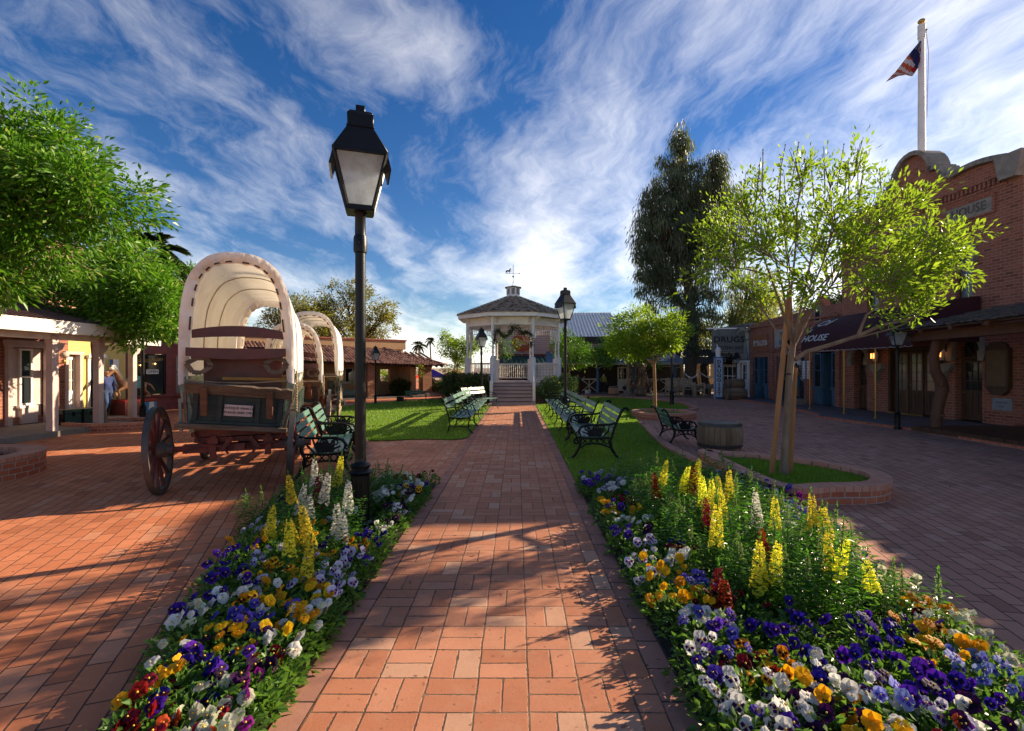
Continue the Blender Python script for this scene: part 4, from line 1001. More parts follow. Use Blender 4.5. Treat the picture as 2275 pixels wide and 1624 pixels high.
b=MB(); M=Matrix.Rotation(R(80),4,'Y'); b.lathe([(.085,-.28),(.09,-.26),(.08,.2),(.06,.22)],14,M=M); b.bar((0,0,-.2),(.0,0,.0),.04)
b.box((0,0,-.22),(.12,.12,.03)); o=b.build('spotlight',m_wgreen); tag(o,'dark cylindrical spotlight on the end of the wood shake porch roof','spotlight'); o.location=(9.9,12.15,2.86); o.rotation_euler.z=R(-90)
# ---- flagpole
fp=thing('flagpole','white flagpole with gold ball rising behind the opera house parapet','flagpole',(13.0,15.9,0))
b=MB(); b.tube([(0,0,5.3),(0,0,9.5),(0,0,12.1)],[.11,.10,.085],16); b.tube([(0,0,12.08),(0,0,12.5)],.105,14); b.build('pole',m_white,fp)
b=MB(); b.sphere((0,0,12.62),.105,10,sq=(1,1,.75)); b.lathe([(.03,12.5),(.03,12.58)],8); b.build('gold_ball',m_gold,fp)
b=MB(); b.tube([(.10,-.05,12.35),(.16,-.08,11.6),(.12,-.06,9.5)],.008,4); b.sphere((.11,-.05,12.32),.035,6); b.build('halyard',m_rope,fp)
# flag hanging folded: stripes curve downwards
fl=thing('flag','stars and stripes flag hanging limp from the white flagpole','flag',(12.9,15.78,0))
m_fr=clothmat('flag_red',(.22,.004,.008),(.17,.004,.008),.05); m_fw=clothmat('flag_white',(.30,.29,.36),(.25,.24,.31),.05); m_fb=clothmat('flag_blue',(.012,.016,.07),(.01,.012,.05),.02)
ps_=15.78/F
def fpt(px,pz): return ((px-2043)*ps_,zw(pz,15.78))
# left edge of the drape and hoist edge, in the plane of the flag
top=[(2040,90),(2026,107),(2012,124),(1998,142),(1984,160),(1972,172),(1962,183)]
bot=[(2041,98),(2040,118),(2037,146),(2020,172),(2006,168),(1990,170),(1962,183)]
def flagP(u,v):
    i=min(int(u*6),5); f=u*6-i
    a=Vector(fpt(*top[i])).lerp(Vector(fpt(*top[i+1])),f); c_=Vector(fpt(*bot[i])).lerp(Vector(fpt(*bot[i+1])),f)
    p=a.lerp(c_,v); return (p.x,.018*math.sin(v*9+u*5)-.03,p.y)
b=MB(); NU,NV=39,12
pts={}
for i in range(NU+1):
    for j in range(NV+1): pts[i,j]=flagP(i/NU,j/NV)
for i in range(NU):
    for j in range(NV):
        k=2 if i+ (12-j)*.25<15 and j<9+i*.15 and i<15 else ((i+j//3)//3%2)
        b.add([pts[i,j],pts[i,j+1],pts[i+1,j+1],pts[i+1,j]],[(0,1,2,3)],k=k)
b.build('flag_cloth',[m_fr,m_fw,m_fb],fl,smooth=180)
b=MB()
for i in range(7):
    for j in range(3):
        p=Vector(flagP(.03+i*.024,.2+j*.25)); b.add([p+Vector((.022*math.sin(2*PI*q/10+PI)*(1 if q%2==0 else .4),-.012,.022*math.cos(2*PI*q/10)*(1 if q%2==0 else .4))) for q in range(10)],[tuple(range(10))])
b.build('stars',m_fw,fl,smooth=0)
# ---- maroon awning
aw=thing('awning','long dark maroon cloth awning with scalloped edge and white lettering','awning',(12.2,12.85,0),R(-88))
A0,A1=-4.95,-.15
def af(u,v):
    a=PI/2*v; return (A0+(A1-A0)*u,-1.85+1.83*(1-math.cos(a)) ,2.18+1.2*math.sin(a))
b=MB(); b.grid(af,24,10); b.build('awning_cloth',m_maroon,aw,smooth=60)
for xx in(A0,A1):
    b=MB(); ar=[af(0 if xx==A0 else 1,i/10) for i in range(11)]+[(xx,-.02,2.18)]; n=len(ar); b.add(ar,[tuple(range(n)) if xx==A0 else tuple(range(n))[::-1]]); b.build('awning_end',m_maroon,aw,smooth=0)
b=MB(); n=120
vs=[];fs=[]
for i in range(n+1):
    xx=A0+(A1-A0)*i/n; d_=.10+.025*abs(math.sin(PI*i/6)); vs+=[(xx,-1.856,2.18),(xx,-1.856,2.18-d_)]
fs=[(2*i,2*i+1,2*i+3,2*i+2) for i in range(n)]; b.add(vs,fs); b.build('valance',m_maroon,aw,smooth=0)
b=MB(); b.tube([(A0+(A1-A0)*i/n,-1.862,2.18-.10-.025*abs(math.sin(PI*i/6))) for i in range(n+1)],.006,4); b.build('valance_piping',m_letw,aw)
def awM(x_,v,o=.012):
    p=Vector(af(0,v)); q=Vector(af(0,v+.02)); d=(q-p).normalized(); rx=math.atan2(d.z,d.y); nrm=Vector((0,-math.sin(rx),math.cos(rx)))
    return Matrix.Translation(Vector((x_,p.y,p.z))+nrm*o)@Matrix.Rotation(rx,4,'X')
text('HOUSE',.33,m_letw,aw,awM(-4.28,.17,.03),'awning_lettering',ex=.002,shear=.25,off=.006,sx=1.25)
text('Of',.52,m_letw,aw,awM(-4.35,.47,.05),'awning_lettering',ex=.002,shear=.25,off=.004,sx=1.2)
text('s',.3,m_letw,aw,awM(-4.75,.34,.04),'awning_lettering',ex=.002,shear=.25,off=.004,sx=1.2)
b=MB()
for a in(0,):
    pts=[Vector((-4.35+.42*math.cos(t),0,0)) for t in ()]
for i,(x_,y_) in enumerate(((10.38,15.7),(10.36,14.3),(10.3,17.4))):
    b=MB(); b.tube([(0,0,.05),(0,0,2.2)],.022,10); b.lathe([(.06,.05),(.06,.065),(.03,.08)],12)
    tag(b.build('awning_pole',m_gold,loc=(x_,y_,0)),('brass pole under the middle of the maroon awning, left of the lettered lamp','brass pole right beside the small arched wooden door','brass pole under the far end of the maroon awning')[i],'pole','brass poles under the awning')
# ---- wood shake porch at right
PR=thing('shake_porch','rustic porch roof of dark wood shakes on a crooked log post','porch roof',(0,0,0))
e0=Vector((9.2,12.35));e1=Vector((8.55,7.9));e2=Vector((7.6,4.3)); w0=Vector((11.9,12.1));w1=Vector((11.9,7.9));w2=Vector((11.9,4.3))
b=MB()
def shakes(p,q,p1,q1,z0,z1,nr,nc):
    for r in range(nr):
        t0,t1=r/nr,(r+1.25)/nr
        for c in range(nc):
            u0=c/nc+rnd.uniform(0,.15)/nc; u1=(c+1)/nc-rnd.uniform(.02,.15)/nc; j=rnd.uniform(-.04,.04)*(1 if r==0 else .4); lz=rnd.uniform(.02,.045)
            A=p.lerp(q,u0).lerp(p1.lerp(q1,u0),t0+j);B_=p.lerp(q,u1).lerp(p1.lerp(q1,u1),t0+j);C=p.lerp(q,u1).lerp(p1.lerp(q1,u1),min(t1,1));D_=p.lerp(q,u0).lerp(p1.lerp(q1,u0),min(t1,1))
            za=z0+(z1-z0)*(t0+j)+lz; zb_=z0+(z1-z0)*min(t1,1)+.005
            b.add([(A.x,A.y,za),(B_.x,B_.y,za),(C.x,C.y,zb_),(D_.x,D_.y,zb_),(A.x,A.y,za-.03),(B_.x,B_.y,za-.03)],[(3,2,1,0),(0,1,5,4),(1,2,5),(0,4,3)])
shakes(e0,e1,w0,w1,2.40,3.02,9,28); shakes(e1,e2,w1,w2,2.40,3.02,9,24)
b.build('shake_roof',m_shake,PR,smooth=0)
b=MB()
for p,q,p1,q1 in((e0,e1,w0,w1),(e1,e2,w1,w2)): b.add([(p.x+.08,p.y,2.385),(q.x+.08,q.y,2.385),(q1.x,q1.y,3.0),(p1.x,p1.y,3.0),(p.x+.08,p.y,2.36),(q.x+.08,q.y,2.36),(q1.x,q1.y,2.96),(p1.x,p1.y,2.96)],[(3,2,1,0),(4,5,6,7),(0,1,5,4),(0,4,7,3),(1,2,6,5)])
b.build('roof_boards',m_darkw,PR,smooth=0)
b=MB(); b.bar((9.72,12.2,2.24),(9.1,8.0,2.24),.2,.2); b.bar((9.1,8.0,2.24),(8.2,4.3,2.24),.2,.2)
for i in range(9):
    t=i/8; p=e0.lerp(e2,t); b.bar((p.x+.15,p.y-.1,2.34),(11.9,p.y-.1,2.9),.09,.09)
b.build('log_beam',m_logw,PR)
b=MB(); b.tube([(9.72,11.45,.02),(9.70,11.45,.35),(9.78,11.45,.75),(9.85,11.45,1.0),(9.80,11.45,1.2),(9.68,11.45,1.42),(9.64,11.45,1.7),(9.68,11.45,1.95),(9.74,11.45,2.2)],[.115,.11,.115,.125,.12,.105,.10,.10,.09],12)
b.tube([(9.66,11.45,1.85),(9.80,11.45,2.0),(9.92,11.45,2.2)],[.10,.08,.07],8); b.sphere((9.72,11.33,1.12),.05,8); b.sphere((9.74,11.33,.4),.05,8)
b.build('log_post',m_logw,PR)
dup_l=MB(); dup_l.tube([(8.15,4.9,.02),(8.2,4.9,1.2),(8.1,4.9,2.2)],[.14,.13,.12],12); dup_l.build('log_post',m_logw,PR)
b=MB(); b.bb(12.32,12.6,3,11.98,0,3.15); tag(b.build('adobe_wall',m_adobe,smooth=0),'brown block wall behind the wood shake porch','wall')
# ---- brick shop row
SH=frame('brick_shops','low brick row with blue framed shopfronts and painted signs','building',11.95,18.22,-86.5)
sops=[(-1.62,-.08,.05,2.12,0),(-2.95,-2.15,.05,2.0,0),(-4.1,-3.35,.05,2.0,0),(-6.05,-4.75,.05,2.0,0)]
b=MB(); wallh(b,-6.25,0,0,3.55,0,.3,sops); b.xz([(-6.25,3.55),(0,3.55),(-.0,3.9),(-.9,3.9),(-1.0,4.02),(-1.25,4.32),(-1.5,4.02),(-1.6,3.85),(-4.6,3.75),(-6.25,3.6)],0,.3)
b.bb(-6.25,-5.95,.3,5,0,3.5); b.bb(-.3,0,.3,5,0,3.5)
b.build('brick_wall',m_wallb2,SH,smooth=0)
b=MB(); b.bb(-5.95,-.3,.6,5,3.2,3.3); b.bb(-5.95,-.3,1.2,1.3,0,3.2); b.build('roof',m_dark,SH)
b=MB()
for xx in(-.15,-1.85,-3.15,-4.4,-6.12): b.bb(xx-.11,xx+.11,-.06,-.001,.05,3.3)
for i in range(50): xx=-.1-i*.122; b.bb(xx-.03,xx+.03,-.05,-.001,2.2,2.28)
b.bb(-6.2,-.05,-.07,-.001,2.285,2.33); b.bb(-6.2,-.05,-.10,.0,3.42,3.5)
b.build('brick_pilaster',m_wallb2,SH,smooth=0)
b=MB(); b.xz([(-1.45,3.3),(-1.05,3.3),(-1.05,3.75),(-1.25,3.98),(-1.45,3.75)],-.05,0); nb_=b.build('gable_niche',m_stone,SH)
b=MB(); b.bb(-1.36,-1.14,-.07,-.05,3.36,3.72); b.build('niche_opening',m_dark,nb_)
for x0,x1,kind in((-1.58,-.12,'w'),(-2.92,-2.18,'d'),(-4.07,-3.38,'d'),(-6.0,-4.8,'w')):
    if kind=='w':
        wd_=(x1-x0)
        for a,c in((x0,x0+wd_*.3),(x1-wd_*.3,x1)):
            window(SH,a,c,.72,2.08,.02,m_blue,m_glass,1,2,.05,name='shop_window'); b=MB(); b.bb(a,c,.03,.09,.06,.70); b.bb(a+.05,c-.05,.015,.03,.14,.62); b.build('lower_panel',m_blue,SH)
        b=MB(); b.bb(x0+wd_*.3,x0+wd_*.3+.04,.06,.6,.06,2.08); b.bb(x1-wd_*.3-.04,x1-wd_*.3,.06,.6,.06,2.08); b.build('recess_side',m_blue,SH)
        door(SH,x0+wd_*.32,x1-wd_*.32,.06,2.06,.5,m_blue,m_glass,(1,2),.62,'shop_door')
    else:
        window(SH,x0,x1,.06,1.98,.06,m_blue,m_glass,2,2,.05,sill=False,name='shop_window')
def sign(par,x0,x1,z0,z1,mt,rows,y=-.03,nm='painted_sign'):
    b=MB(); b.bb(x0,x1,y,-.001,z0,z1); s=b.build(nm,mt,par,smooth=0)
    for tx,sz,mm,zz_,kw in rows: text(tx,sz,mm,s,upM((x0+x1)/2+kw.pop('dx',0),y-.004,zz_),'sign_lettering',ex=.002,**kw)
    return s
sign(SH,-1.72,-.1,2.36,3.12,m_cream,[('Cl',.62,m_greyt,2.74,dict(dx=-.1,off=.012,sx=1.3))])
sign(SH,-4.2,-2.7,2.40,3.2,mat('pale_sign',(.36,.34,.31),.8),[('W A S',.3,m_blue,2.98,dict(off=.01,sx=1.2)),('B    S',.3,m_blue,2.62,dict(off=.01,sx=1.2))])
sign(SH,-6.0,-4.75,2.37,3.05,mat('orange_sign',(.30,.115,.045),.8),[('SALOON',.36,m_letw,2.66,dict(dx=.18,off=.006,sx=.58)),('R',.40,m_letw,2.66,dict(dx=-.50,off=.006,sx=.8)),('THE',.17,m_letw,2.74,dict(dx=-.325,off=.002,sx=.7))])
b=MB(); 
for x0 in(-2.08,-1.78+.0): pass
for i,(xx,mm) in enumerate(((-2.06,m_white),(-1.78,m_white))):
    b=MB(); b.bb(xx-.085,xx+.085,-.075,-.065,1.05,1.78); po_=b.build('poster',mm,SH)
    for q in range(6): text(('DINNER','SHOW','NIGHTLY','STEAKS','& MORE','OPEN')[q],.04,m_letd,po_,upM(xx,-.078,1.68-q*.11),'poster_lettering',ex=.0005)
# bull skull ornament
b=MB(); b.sphere((0,0,0),.13,8,sq=(1,1.3,1)); b.tube([(0,-.1,0),(-.28,-.15,-.05),(-.42,-.2,-.2)],[.05,.045,.02],6); b.tube([(0,.1,0),(.1,-.3,.12),(.3,-.4,.1)],[.05,.04,.01],6); b.tube([(-.1,0,.05),(-.4,0,.12),(-.62,0,.05)],[.07,.05,.015],6)
o=b.build('gargoyle',m_stone); tag(o,'pale carved ornament jutting from the corner above the saloon sign','ornament'); o.location=(11.2,24.1,3.35); o.rotation_euler.z=R(-60)
# ---- drug store
DG=frame('drug_store','cream half timbered drug store with white shopfront beside the saloon','building',11.55,24.5,-86.5)
b=MB(); wallh(b,-3.2,0,1.9,3.65,0,.25,[]); wallh(b,-3.2,0,0,1.9,0,.25,[(-.95,-.25,.05,1.75,0),(-2.9,-1.3,.5,1.6,0)]); b.bb(-.25,0,.25,4,0,3.4); b.bb(-3.2,-2.95,.25,5,0,3.4); b.build('plaster_wall',m_cream,DG,smooth=0)
b=MB(); b.bb(-3.3,.05,-.12,.3,3.6,3.72); b.bb(-3.2,0,.26,4.5,3.3,3.4); b.build('roof_edge',m_greyt,DG)
b=MB()
for xx in(-3.15,-2.1,-1.05,-.05): b.bb(xx-.05,xx+.05,-.025,-.001,1.9,3.6)
for z_ in(1.93,2.9,3.55): b.bb(-3.15,0,-.022,-.001,z_-.04,z_+.04)
b.xz([(-.95,1.97),(-.87,1.97),(-.52,3.1),(-.55,3.3)],-.021,-.001); b.xz([(-.15,1.97),(-.23,1.97),(-.52,3.1),(-.5,3.3)],-.020,-.001); b.xz([(-2.0,3.5),(-1.92,3.5),(-1.1,1.98),(-1.18,1.98)],-.021,-.001)
b.build('timber_frame',m_greyt,DG)
b=MB(); b.xz([(-.82,2.0),(-.3,2.0),(-.3,2.62),(-.56,2.8),(-.82,2.62)],-.04,-.026); b.build('shield_panel',mat('shield_grey',(.30,.30,.28),.8),DG)
b=MB(); b.bb(-3.2,0,-.08,-.001,1.76,1.86); b.bb(-.22,-.05,-.07,-.001,.05,1.76); b.bb(-1.25,-.98,-.07,-.001,.05,1.76); b.bb(-3.15,-2.93,-.07,-.001,.05,1.76); b.bb(-2.93,-1.25,-.05,-.001,.05,.5); b.build('white_trim',m_white,DG)
door(DG,-.93,-.27,.06,1.72,.08,m_white,m_glass,(2,2),.5,'door')
window(DG,-2.9,-1.3,.52,1.6,.02,m_white,m_glass,3,2,.05,name='shop_window')
b=MB(); b.bb(-3.2,-1.0,-.75,-.02,1.9,1.93); b.bb(-3.2,-1.0,-.78,-.74,1.86,1.94); b.build('small_roof',m_shake,DG)
b=MB(); b.bb(-.35,.35,-.03,.03,0,.9); 
sg=thing('hanging_sign','grey weathered hanging board reading drugs in dark letters','sign',(10.75,25.1,0),R(-4))
b=MB(); b.bb(-.84,.84,-.03,.03,2.28,3.42); b.build('sign_board',mat('grey_board',(.12,.13,.12),.85,col2=(.17,.17,.15),vs=5,stretch=(1,1,.2),bump=.3),sg)
b=MB(); b.bb(-1.1,1.5,-.03,.03,3.46,3.53); b.bar((-.7,0,3.42),(-.7,0,3.5),.02); b.bar((.7,0,3.42),(.7,0,3.5),.02); b.build('sign_bracket',m_white,sg)
text('DRUGS',.42,m_letd,sg,upM(0,-.034,2.92),'sign_lettering',ex=.002,off=.012,sx=1.12); text('APOTHICARY',.24,m_letd,sg,upM(0,-.034,2.5),'sign_lettering',ex=.002,off=.004,sx=.95)
sg=thing('hanging_sign','small black dentist sign with a white tooth','sign',(11.0,26.2,0),R(-4))
b=MB(); b.bb(-.38,.38,-.03,.03,1.68,2.2); b.bar((-.45,0,2.24),(.7,0,2.24),.03); b.build('sign_board',m_iron,sg); text('DENTIST',.15,m_letw,sg,upM(0,-.034,2.1),'sign_lettering',ex=.002)
b=MB(); b.xz([(-.06,1.98),(-.02,1.99),(.02,1.99),(.06,1.98),(.06,1.88),(.035,1.76),(.015,1.84),(-.015,1.84),(-.035,1.76),(-.06,1.88)],-.036,-.031); b.build('tooth_emblem',m_letw,sg,smooth=0)
dg=thing('druggist_post','square pale blue post with druggist in vertical letters and a finial','signpost',(9.72,23.9,0),R(-6))
b=MB(); b.bb(-.165,.165,-.165,.165,0,2.0); b.build('post',mat('pale_blue_paint',(.42,.50,.60),.6),dg,bevel=.006)
b=MB(); 
for s in(-1,1):
    b.bb(s*.168-.012,s*.168+.012,-.18,-.155,0,2.0); b.bb(-.17,.17,-.172,-.166,.0,.10)
b.bb(-.19,.19,-.19,.19,1.98,2.03); b.build('blue_edge',m_blue2,dg)
b=MB(); b.lathe([(.15,2.03),(.10,2.08),(.12,2.16),(.12,2.3),(.16,2.32),(.16,2.36),(.1,2.38),(.1,2.42),(.13,2.44),(.04,2.5)],14); b.tube([(0,0,2.45),(-.06,0,2.62)],.025,6); b.build('mortar_finial',m_white,dg)
for i,ch in enumerate('DRUGGIST'): text(ch,.24,m_letd,dg,upM(0,-.17,1.78-i*.218),'post_lettering',ex=.002,off=.008,sx=1.1)
# ---- left porch building. local x=+Y
PB=frame('porch_building','brick and yellow stucco shop row with a white posted porch','building',-12.05,8.0,90)
b=MB(); wallh(b,-2,5.3,0,3.1,0,.25,[(2.0,2.7,.3,2.05,0),(3.75,4.6,.3,2.05,0),(5.0,5.0,0,0,0)]); b.build('brick_wall',mat('_x',(1,1,1)) if False else m_wallb,PB,smooth=0)
b=MB(); wallh(b,5.62,7.25,0,3.1,0,.25,[(5.95,6.35,.1,1.72,0)]); b.bb(5.3,5.62,-.005,.25,1.85,3.1); b.build('stucco_wall',m_yellow,PB,smooth=0)
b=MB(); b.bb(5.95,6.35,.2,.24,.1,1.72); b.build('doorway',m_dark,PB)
b=MB(); b.bb(5.87,5.95,-.05,.1,.1,1.78); b.bb(6.35,6.42,-.05,.1,.1,1.78); b.xz([(5.84,1.78),(6.46,1.78),(6.46,1.86),(6.15,1.96),(5.84,1.86)],-.10,.0); b.build('door_trim',m_white,PB)
door(PB,5.28,5.60,.12,1.80,.08,m_white,glassmat('curtained_glass',(.38,.33,.26),.3),(3,3),.55)
b=MB(); b.bb(5.2,5.28,-.04,.08,.12,1.86); b.bb(5.6,5.68,-.06,.08,.12,1.86); b.bb(5.16,5.72,-.07,.08,1.86,1.94); b.build('door_trim',m_pink,PB)
for x0,x1 in((2.0,2.7),(3.75,4.6)):
    b=MB(); b.bb(x0-.1,x0,-.09,.12,.12,2.05); b.bb(x1,x1+.1,-.09,.12,.12,2.05); b.bb(x0-.14,x1+.14,-.14,.12,2.05,2.16); b.bb(x0-.12,x1+.12,-.11,.12,1.99,2.05); b.bb(x0,x1,.05,.10,.12,.56); b.bb(x0+.25,x1-.2,-.06,.06,.14,.52); b.build('window_surround',m_pink,PB)
    xm=(x0+x1)/2; window(PB,xm-.19,xm+.14,.58,1.97,-.02,m_white2,m_glass,1,2,.05); 
    b=MB(); b.bb(x0,xm-.19,.02,.07,.58,1.97); b.bb(xm+.14,x1,.02,.07,.58,1.97); b.build('side_panel',m_pink,PB)
b=MB(); b.bb(-2,6.2,-2.05,0.0,.0,.12); tag(b.build('porch_floor',mat('porch_boards',(.24,.22,.19),.8,bump=.2),None),'low grey porch floor under the white posts','porch floor').location=(-12.05,8.0,0); bpy.data.objects['porch_floor'].rotation_euler.z=R(90)
b=MB()
def rf(x0,x1):
    b.add([(x0,-2.25,2.50),(x1,-2.25,2.50),(x1,.0,3.12),(x0,.0,3.12),(x0,-2.25,2.45),(x1,-2.25,2.45),(x1,.0,3.07),(x0,.0,3.07)],[(3,2,1,0)[::-1],(4,5,6,7)[::-1],(0,1,5,4)[::-1],(1,2,6,5)[::-1],(0,4,7,3)[::-1]])
    n=int((x1-x0)/.2)
    for i in range(n): xx=x0+.1+i*.2; b.bar((xx,-2.25,2.515),(xx,0,3.135),.03,.03)
rf(-2,5.0); b.build('porch_roof',mat('brown_roof_metal',(.16,.09,.07),.6),PB,smooth=0)
b=MB(); b.bb(-2,5.0,-2.28,-2.22,2.24,2.51); b.bb(4.97,5.03,-2.25,0,2.3,2.6); b.bb(-2,6.1,-1.92,-1.8,2.12,2.26); b.build('fascia',m_white2,PB)
b=MB(); b.bb(-2,7.25,.0,6,3.1,3.4); b.build('upper_wall',m_stucco,PB,smooth=0)
for xx,yy,h in((-.4,-1.9,2.2),(2.82,-1.9,2.2),(4.07,-1.85,2.2),(5.85,-1.30,2.1)):
    b=MB(); b.bb(xx-.075,xx+.075,yy-.075,yy+.075,.12,h); b.bb(xx-.09,xx+.09,yy-.09,yy+.09,2.05,2.12); b.xz([(xx+.09,2.05),(xx+.3,2.05),(xx+.24,1.92),(xx+.14,1.86),(xx+.09,1.72)],yy-.02,yy+.02)
    o=b.build('porch_post',m_pink,PB,bevel=.006)
b=MB(); b.sphere((0,-.22,0),.10,10,sq=(1,1,.8)); gl=b.build('wall_lamp',mat('globe_glass',(.5,.42,.34),.4)); tag(gl,'cream globe lamp on the brick wall beside the white door','wall lamp'); gl.location=(-12.05,12.95,1.83); gl.rotation_euler.z=R(90)
b=MB(); b.tube([(0,-.22,-.08),(0,-.22,-.2),(0,-.02,-.22)],.02,6); b.sphere((0,-.2,-.16),.05,6); b.build('bracket',m_gold,gl)
# trunk on the porch
tr=thing('storage_chest','green flat topped trunk with dark corners on the porch floor','chest',(-11.0,12.35,.12),R(72))
b=MB(); b.bb(-.42,.42,-.25,.25,0,.26); b.build('body',mat('chest_green',(.035,.085,.07),.6,dirt=.4),tr,bevel=.01)
b=MB(); b.bb(-.43,.43,-.26,.26,.262,.36); b.build('lid',mat('chest_green2',(.045,.10,.08),.6,dirt=.4),tr,bevel=.015)
b=MB()
for xx in(-.4,0,.4): b.bb(xx-.02,xx+.02,-.266,.266,.0,.364)
for xx in(-.2,.2): b.bb(xx-.03,xx+.03,-.275,-.26,.2,.3)
b.build('metal_band',m_iron,tr)
# ---- burgundy shooting gallery shop, angled
BG=frame('burgundy_shop','burgundy shopfront with dark gilt lettered windows and open sign','building',-12.15,15.2,66)
b=MB(); wallh(b,0,1.5,.1,2.9,0,.2,[(.18,1.32,.62,1.95,0)]); b.bb(-.02,1.6,-.06,.02,.55,.62); b.bb(0,1.7,0,3,2.3,2.9); b.build('front_wall',m_burg,BG,smooth=0)
window(BG,.2,.72,.64,1.93,.03,m_iron,m_glass,1,2,.03,sill=False); window(BG,.76,1.3,.64,1.93,.03,m_iron,m_glass,1,2,.03,sill=False)
b=MB(); b.M=Matrix.Translation((1.5,0,0))@Matrix.Rotation(R(-32),4,'Z'); wallh(b,0,.62,.1,2.4,0,.2,[(.12,.5,.66,1.9,0)]); b.bb(-.0,.66,-.06,.02,.55,.62); b.build('bay_wall',m_burg,BG,smooth=0)
b=MB(); b.M=Matrix.Translation((1.5,0,0))@Matrix.Rotation(R(-32),4,'Z'); b.bb(.12,.5,.05,.08,.66,1.9); b.build('bay_window',m_glassg,BG)
b=MB(); b.M=Matrix.Translation((1.5,0,0))@Matrix.Rotation(R(-32),4,'Z'); b.bb(.3,.32,.02,.05,.66,1.9); b.bb(.12,.5,.02,.05,1.35,1.38); b.build('bay_bars',m_iron,BG)
for tx,xx,zz_ in(('SHOOTING',.5,1.72),('GALLERY',1.02,1.76)): text(tx,.12,m_gold,BG,upM(xx,.024,zz_),'window_lettering',ex=.001,sx=.9)
b=MB(); b.bb(.72,1.08,-.0,.02,1.30,1.44); os_=b.build('open_sign',m_white,BG); text('OPEN',.12,m_letd,os_,upM(.9,-.004,1.37),'sign_lettering',ex=.001,off=.003)
for xx,zz_ in((.55,1.58),(.98,1.63)):
    b=MB(); b.sphere((xx,.0,zz_),.022,8); b.build('lit_bulb',mat('warm_bulb',(1.0,.5,.12),.5,emit=4,vs=1,col2=(1.0,.5,.12)),BG)
b=MB(); b.bb(0,1.2,-.0,.02,0,.9) if False else None
b=MB(); b.bb(-.44,-.1,-.02,-.005,1.0,1.9) if False else None
# poster on yellow wall
b=MB(); b.bb(6.62,6.95,-.03,-.001,1.0,1.75); ps=b.build('poster',m_white,PB)
b=MB(); b.bb(6.62,6.7,-.035,-.031,1.0,1.75); b.build('poster_band',m_blue2,ps); b=MB(); b.bb(6.7,6.74,-.035,-.031,1.0,1.75); b.build('poster_stripe',m_seat,ps)
b=MB(); b.bb(-14.5,-13.6,17.5,24,0,2.6); b.bb(-13.6,-9.6,21.5,22,0,2.4); tag(b.build('passage_shade',m_dark,smooth=0),'wall coloured near black for the deep shade of the passage behind the burgundy shop','wall')  # shade of the open passage is put into the near-black colour
# upper pinkish building behind the left trees
b=MB(); b.bb(-22,-15,12,26,0,4.6); b.add([(-15,12,4.6),(-15,26,4.6),(-18.5,26,6.6),(-18.5,12,6.6),(-22,12,4.6),(-22,26,4.6)],[(0,1,2,3),(3,2,5,4),(0,3,4),(1,5,2)]); tag(b.build('gabled_house',mat('terracotta_wall',(.30,.13,.09),.8),smooth=0),'terracotta gabled house glimpsed through the left trees','building')
# ---- tile roofed arcade
ang=38
TA=frame('adobe_arcade','adobe arcade with a low clay tile porch roof and stucco parapet','building',-8.38,23.0,ang)
# local x along the front to the right, y away
def ez(x_): return 1.86-.028*(x_+4)
EL_=-6.0; ER_=5.55
b=MB(); nr=9
nc=int((ER_-EL_)/.155)
for i in range(nc):
    x0=EL_+(i+.5)*.155
    for r in range(nr):
        t0=r/nr; t1=(r+1.2)/nr
        lim=ER_-2.35*t0
        if x0>lim: continue
        ya=-.55+2.6*t0; yb=-.55+2.6*t1; za=ez(x0)+.85*t0+.035; zb_=ez(x0)+.85*t1+.0; j=rnd.uniform(-.02,.02)
        n=5; vs=[]
        for yy,zz_,rr in((ya+j,za,.066),(yb,zb_,.052)):
            for q in range(n+1):
                a=PI*q/n; vs.append((x0+rr*math.cos(a),yy,zz_+rr*math.sin(a)*.9))
        b.add(vs,[(q,q+1,n+2+q,n+1+q) for q in range(n)]+[tuple(range(n,-1,-1))],k=rnd.choice((0,0,1,2)))
m_t=[m_tile,mat('tile_pale',(.38,.22,.16),.85,vs=7,dirt=.3),mat('tile_dark',(.14,.065,.05),.85,vs=7)]
# hip side tiles to the right
for i in range(16):
    y0=-.55+.155*i
    for r in range(8):
        t0=r/8;t1=(r+1.2)/8
        if y0<-.55+2.6*t0: continue
        xa=ER_-2.35*t0; xb=ER_-2.35*t1; za=ez(xa)+.85*t0+.035; zb_=ez(xb)+.85*t1; vs=[]
        for xx,zz_,rr in((xa,za,.066),(xb,zb_,.052)):
            for q in range(6): a=PI*q/5; vs.append((xx,y0+rr*math.cos(a),zz_+rr*math.sin(a)*.9))
        b.add(vs,[(q,q+1,7+q,6+q)[::-1] for q in range(5)]+[tuple(range(6))],k=rnd.choice((0,1,2)))
b.build('tile_roof',m_t,TA,smooth=60)
b=MB(); b.add([(EL_,-.5,ez(EL_)),(ER_-.05,-.5,ez(ER_)),(ER_-2.35,2.05,ez(3.2)+.83),(EL_,2.05,ez(EL_)+.83),(ER_,3.2,ez(ER_)),(3.2,3.2,ez(3.2)+.83)],[(0,1,2,3),(1,4,5,2)]); b.build('roof_deck',m_darkw,TA,smooth=0)
b=MB(); b.bar((ER_,-.55,ez(ER_)+.08),(ER_-2.35,2.05,ez(3.2)+.92),.12,.09); b.build('roof_hip',m_tile,TA)
b=MB()
for i in range(int((ER_-EL_)/.31)): x0=EL_+.15+i*.31; b.bar((x0,-.50,ez(x0)-.05),(x0,2.0,ez(x0)+.75),.07,.08)
b.bar((EL_,-.0,ez(EL_)-.03),(ER_-.6,-.0,ez(ER_)-.03),.12,.12); b.build('rafters',m_darkw,TA)
for x0,w_ in((-3.6,.36),(1.62,.40),(4.6,.50)):
    b=MB(); b.bb(x0-w_/2,x0+w_/2,-.2,.3,0,ez(x0)+.02); b.build('adobe_pillar',m_adobe,TA,smooth=0)
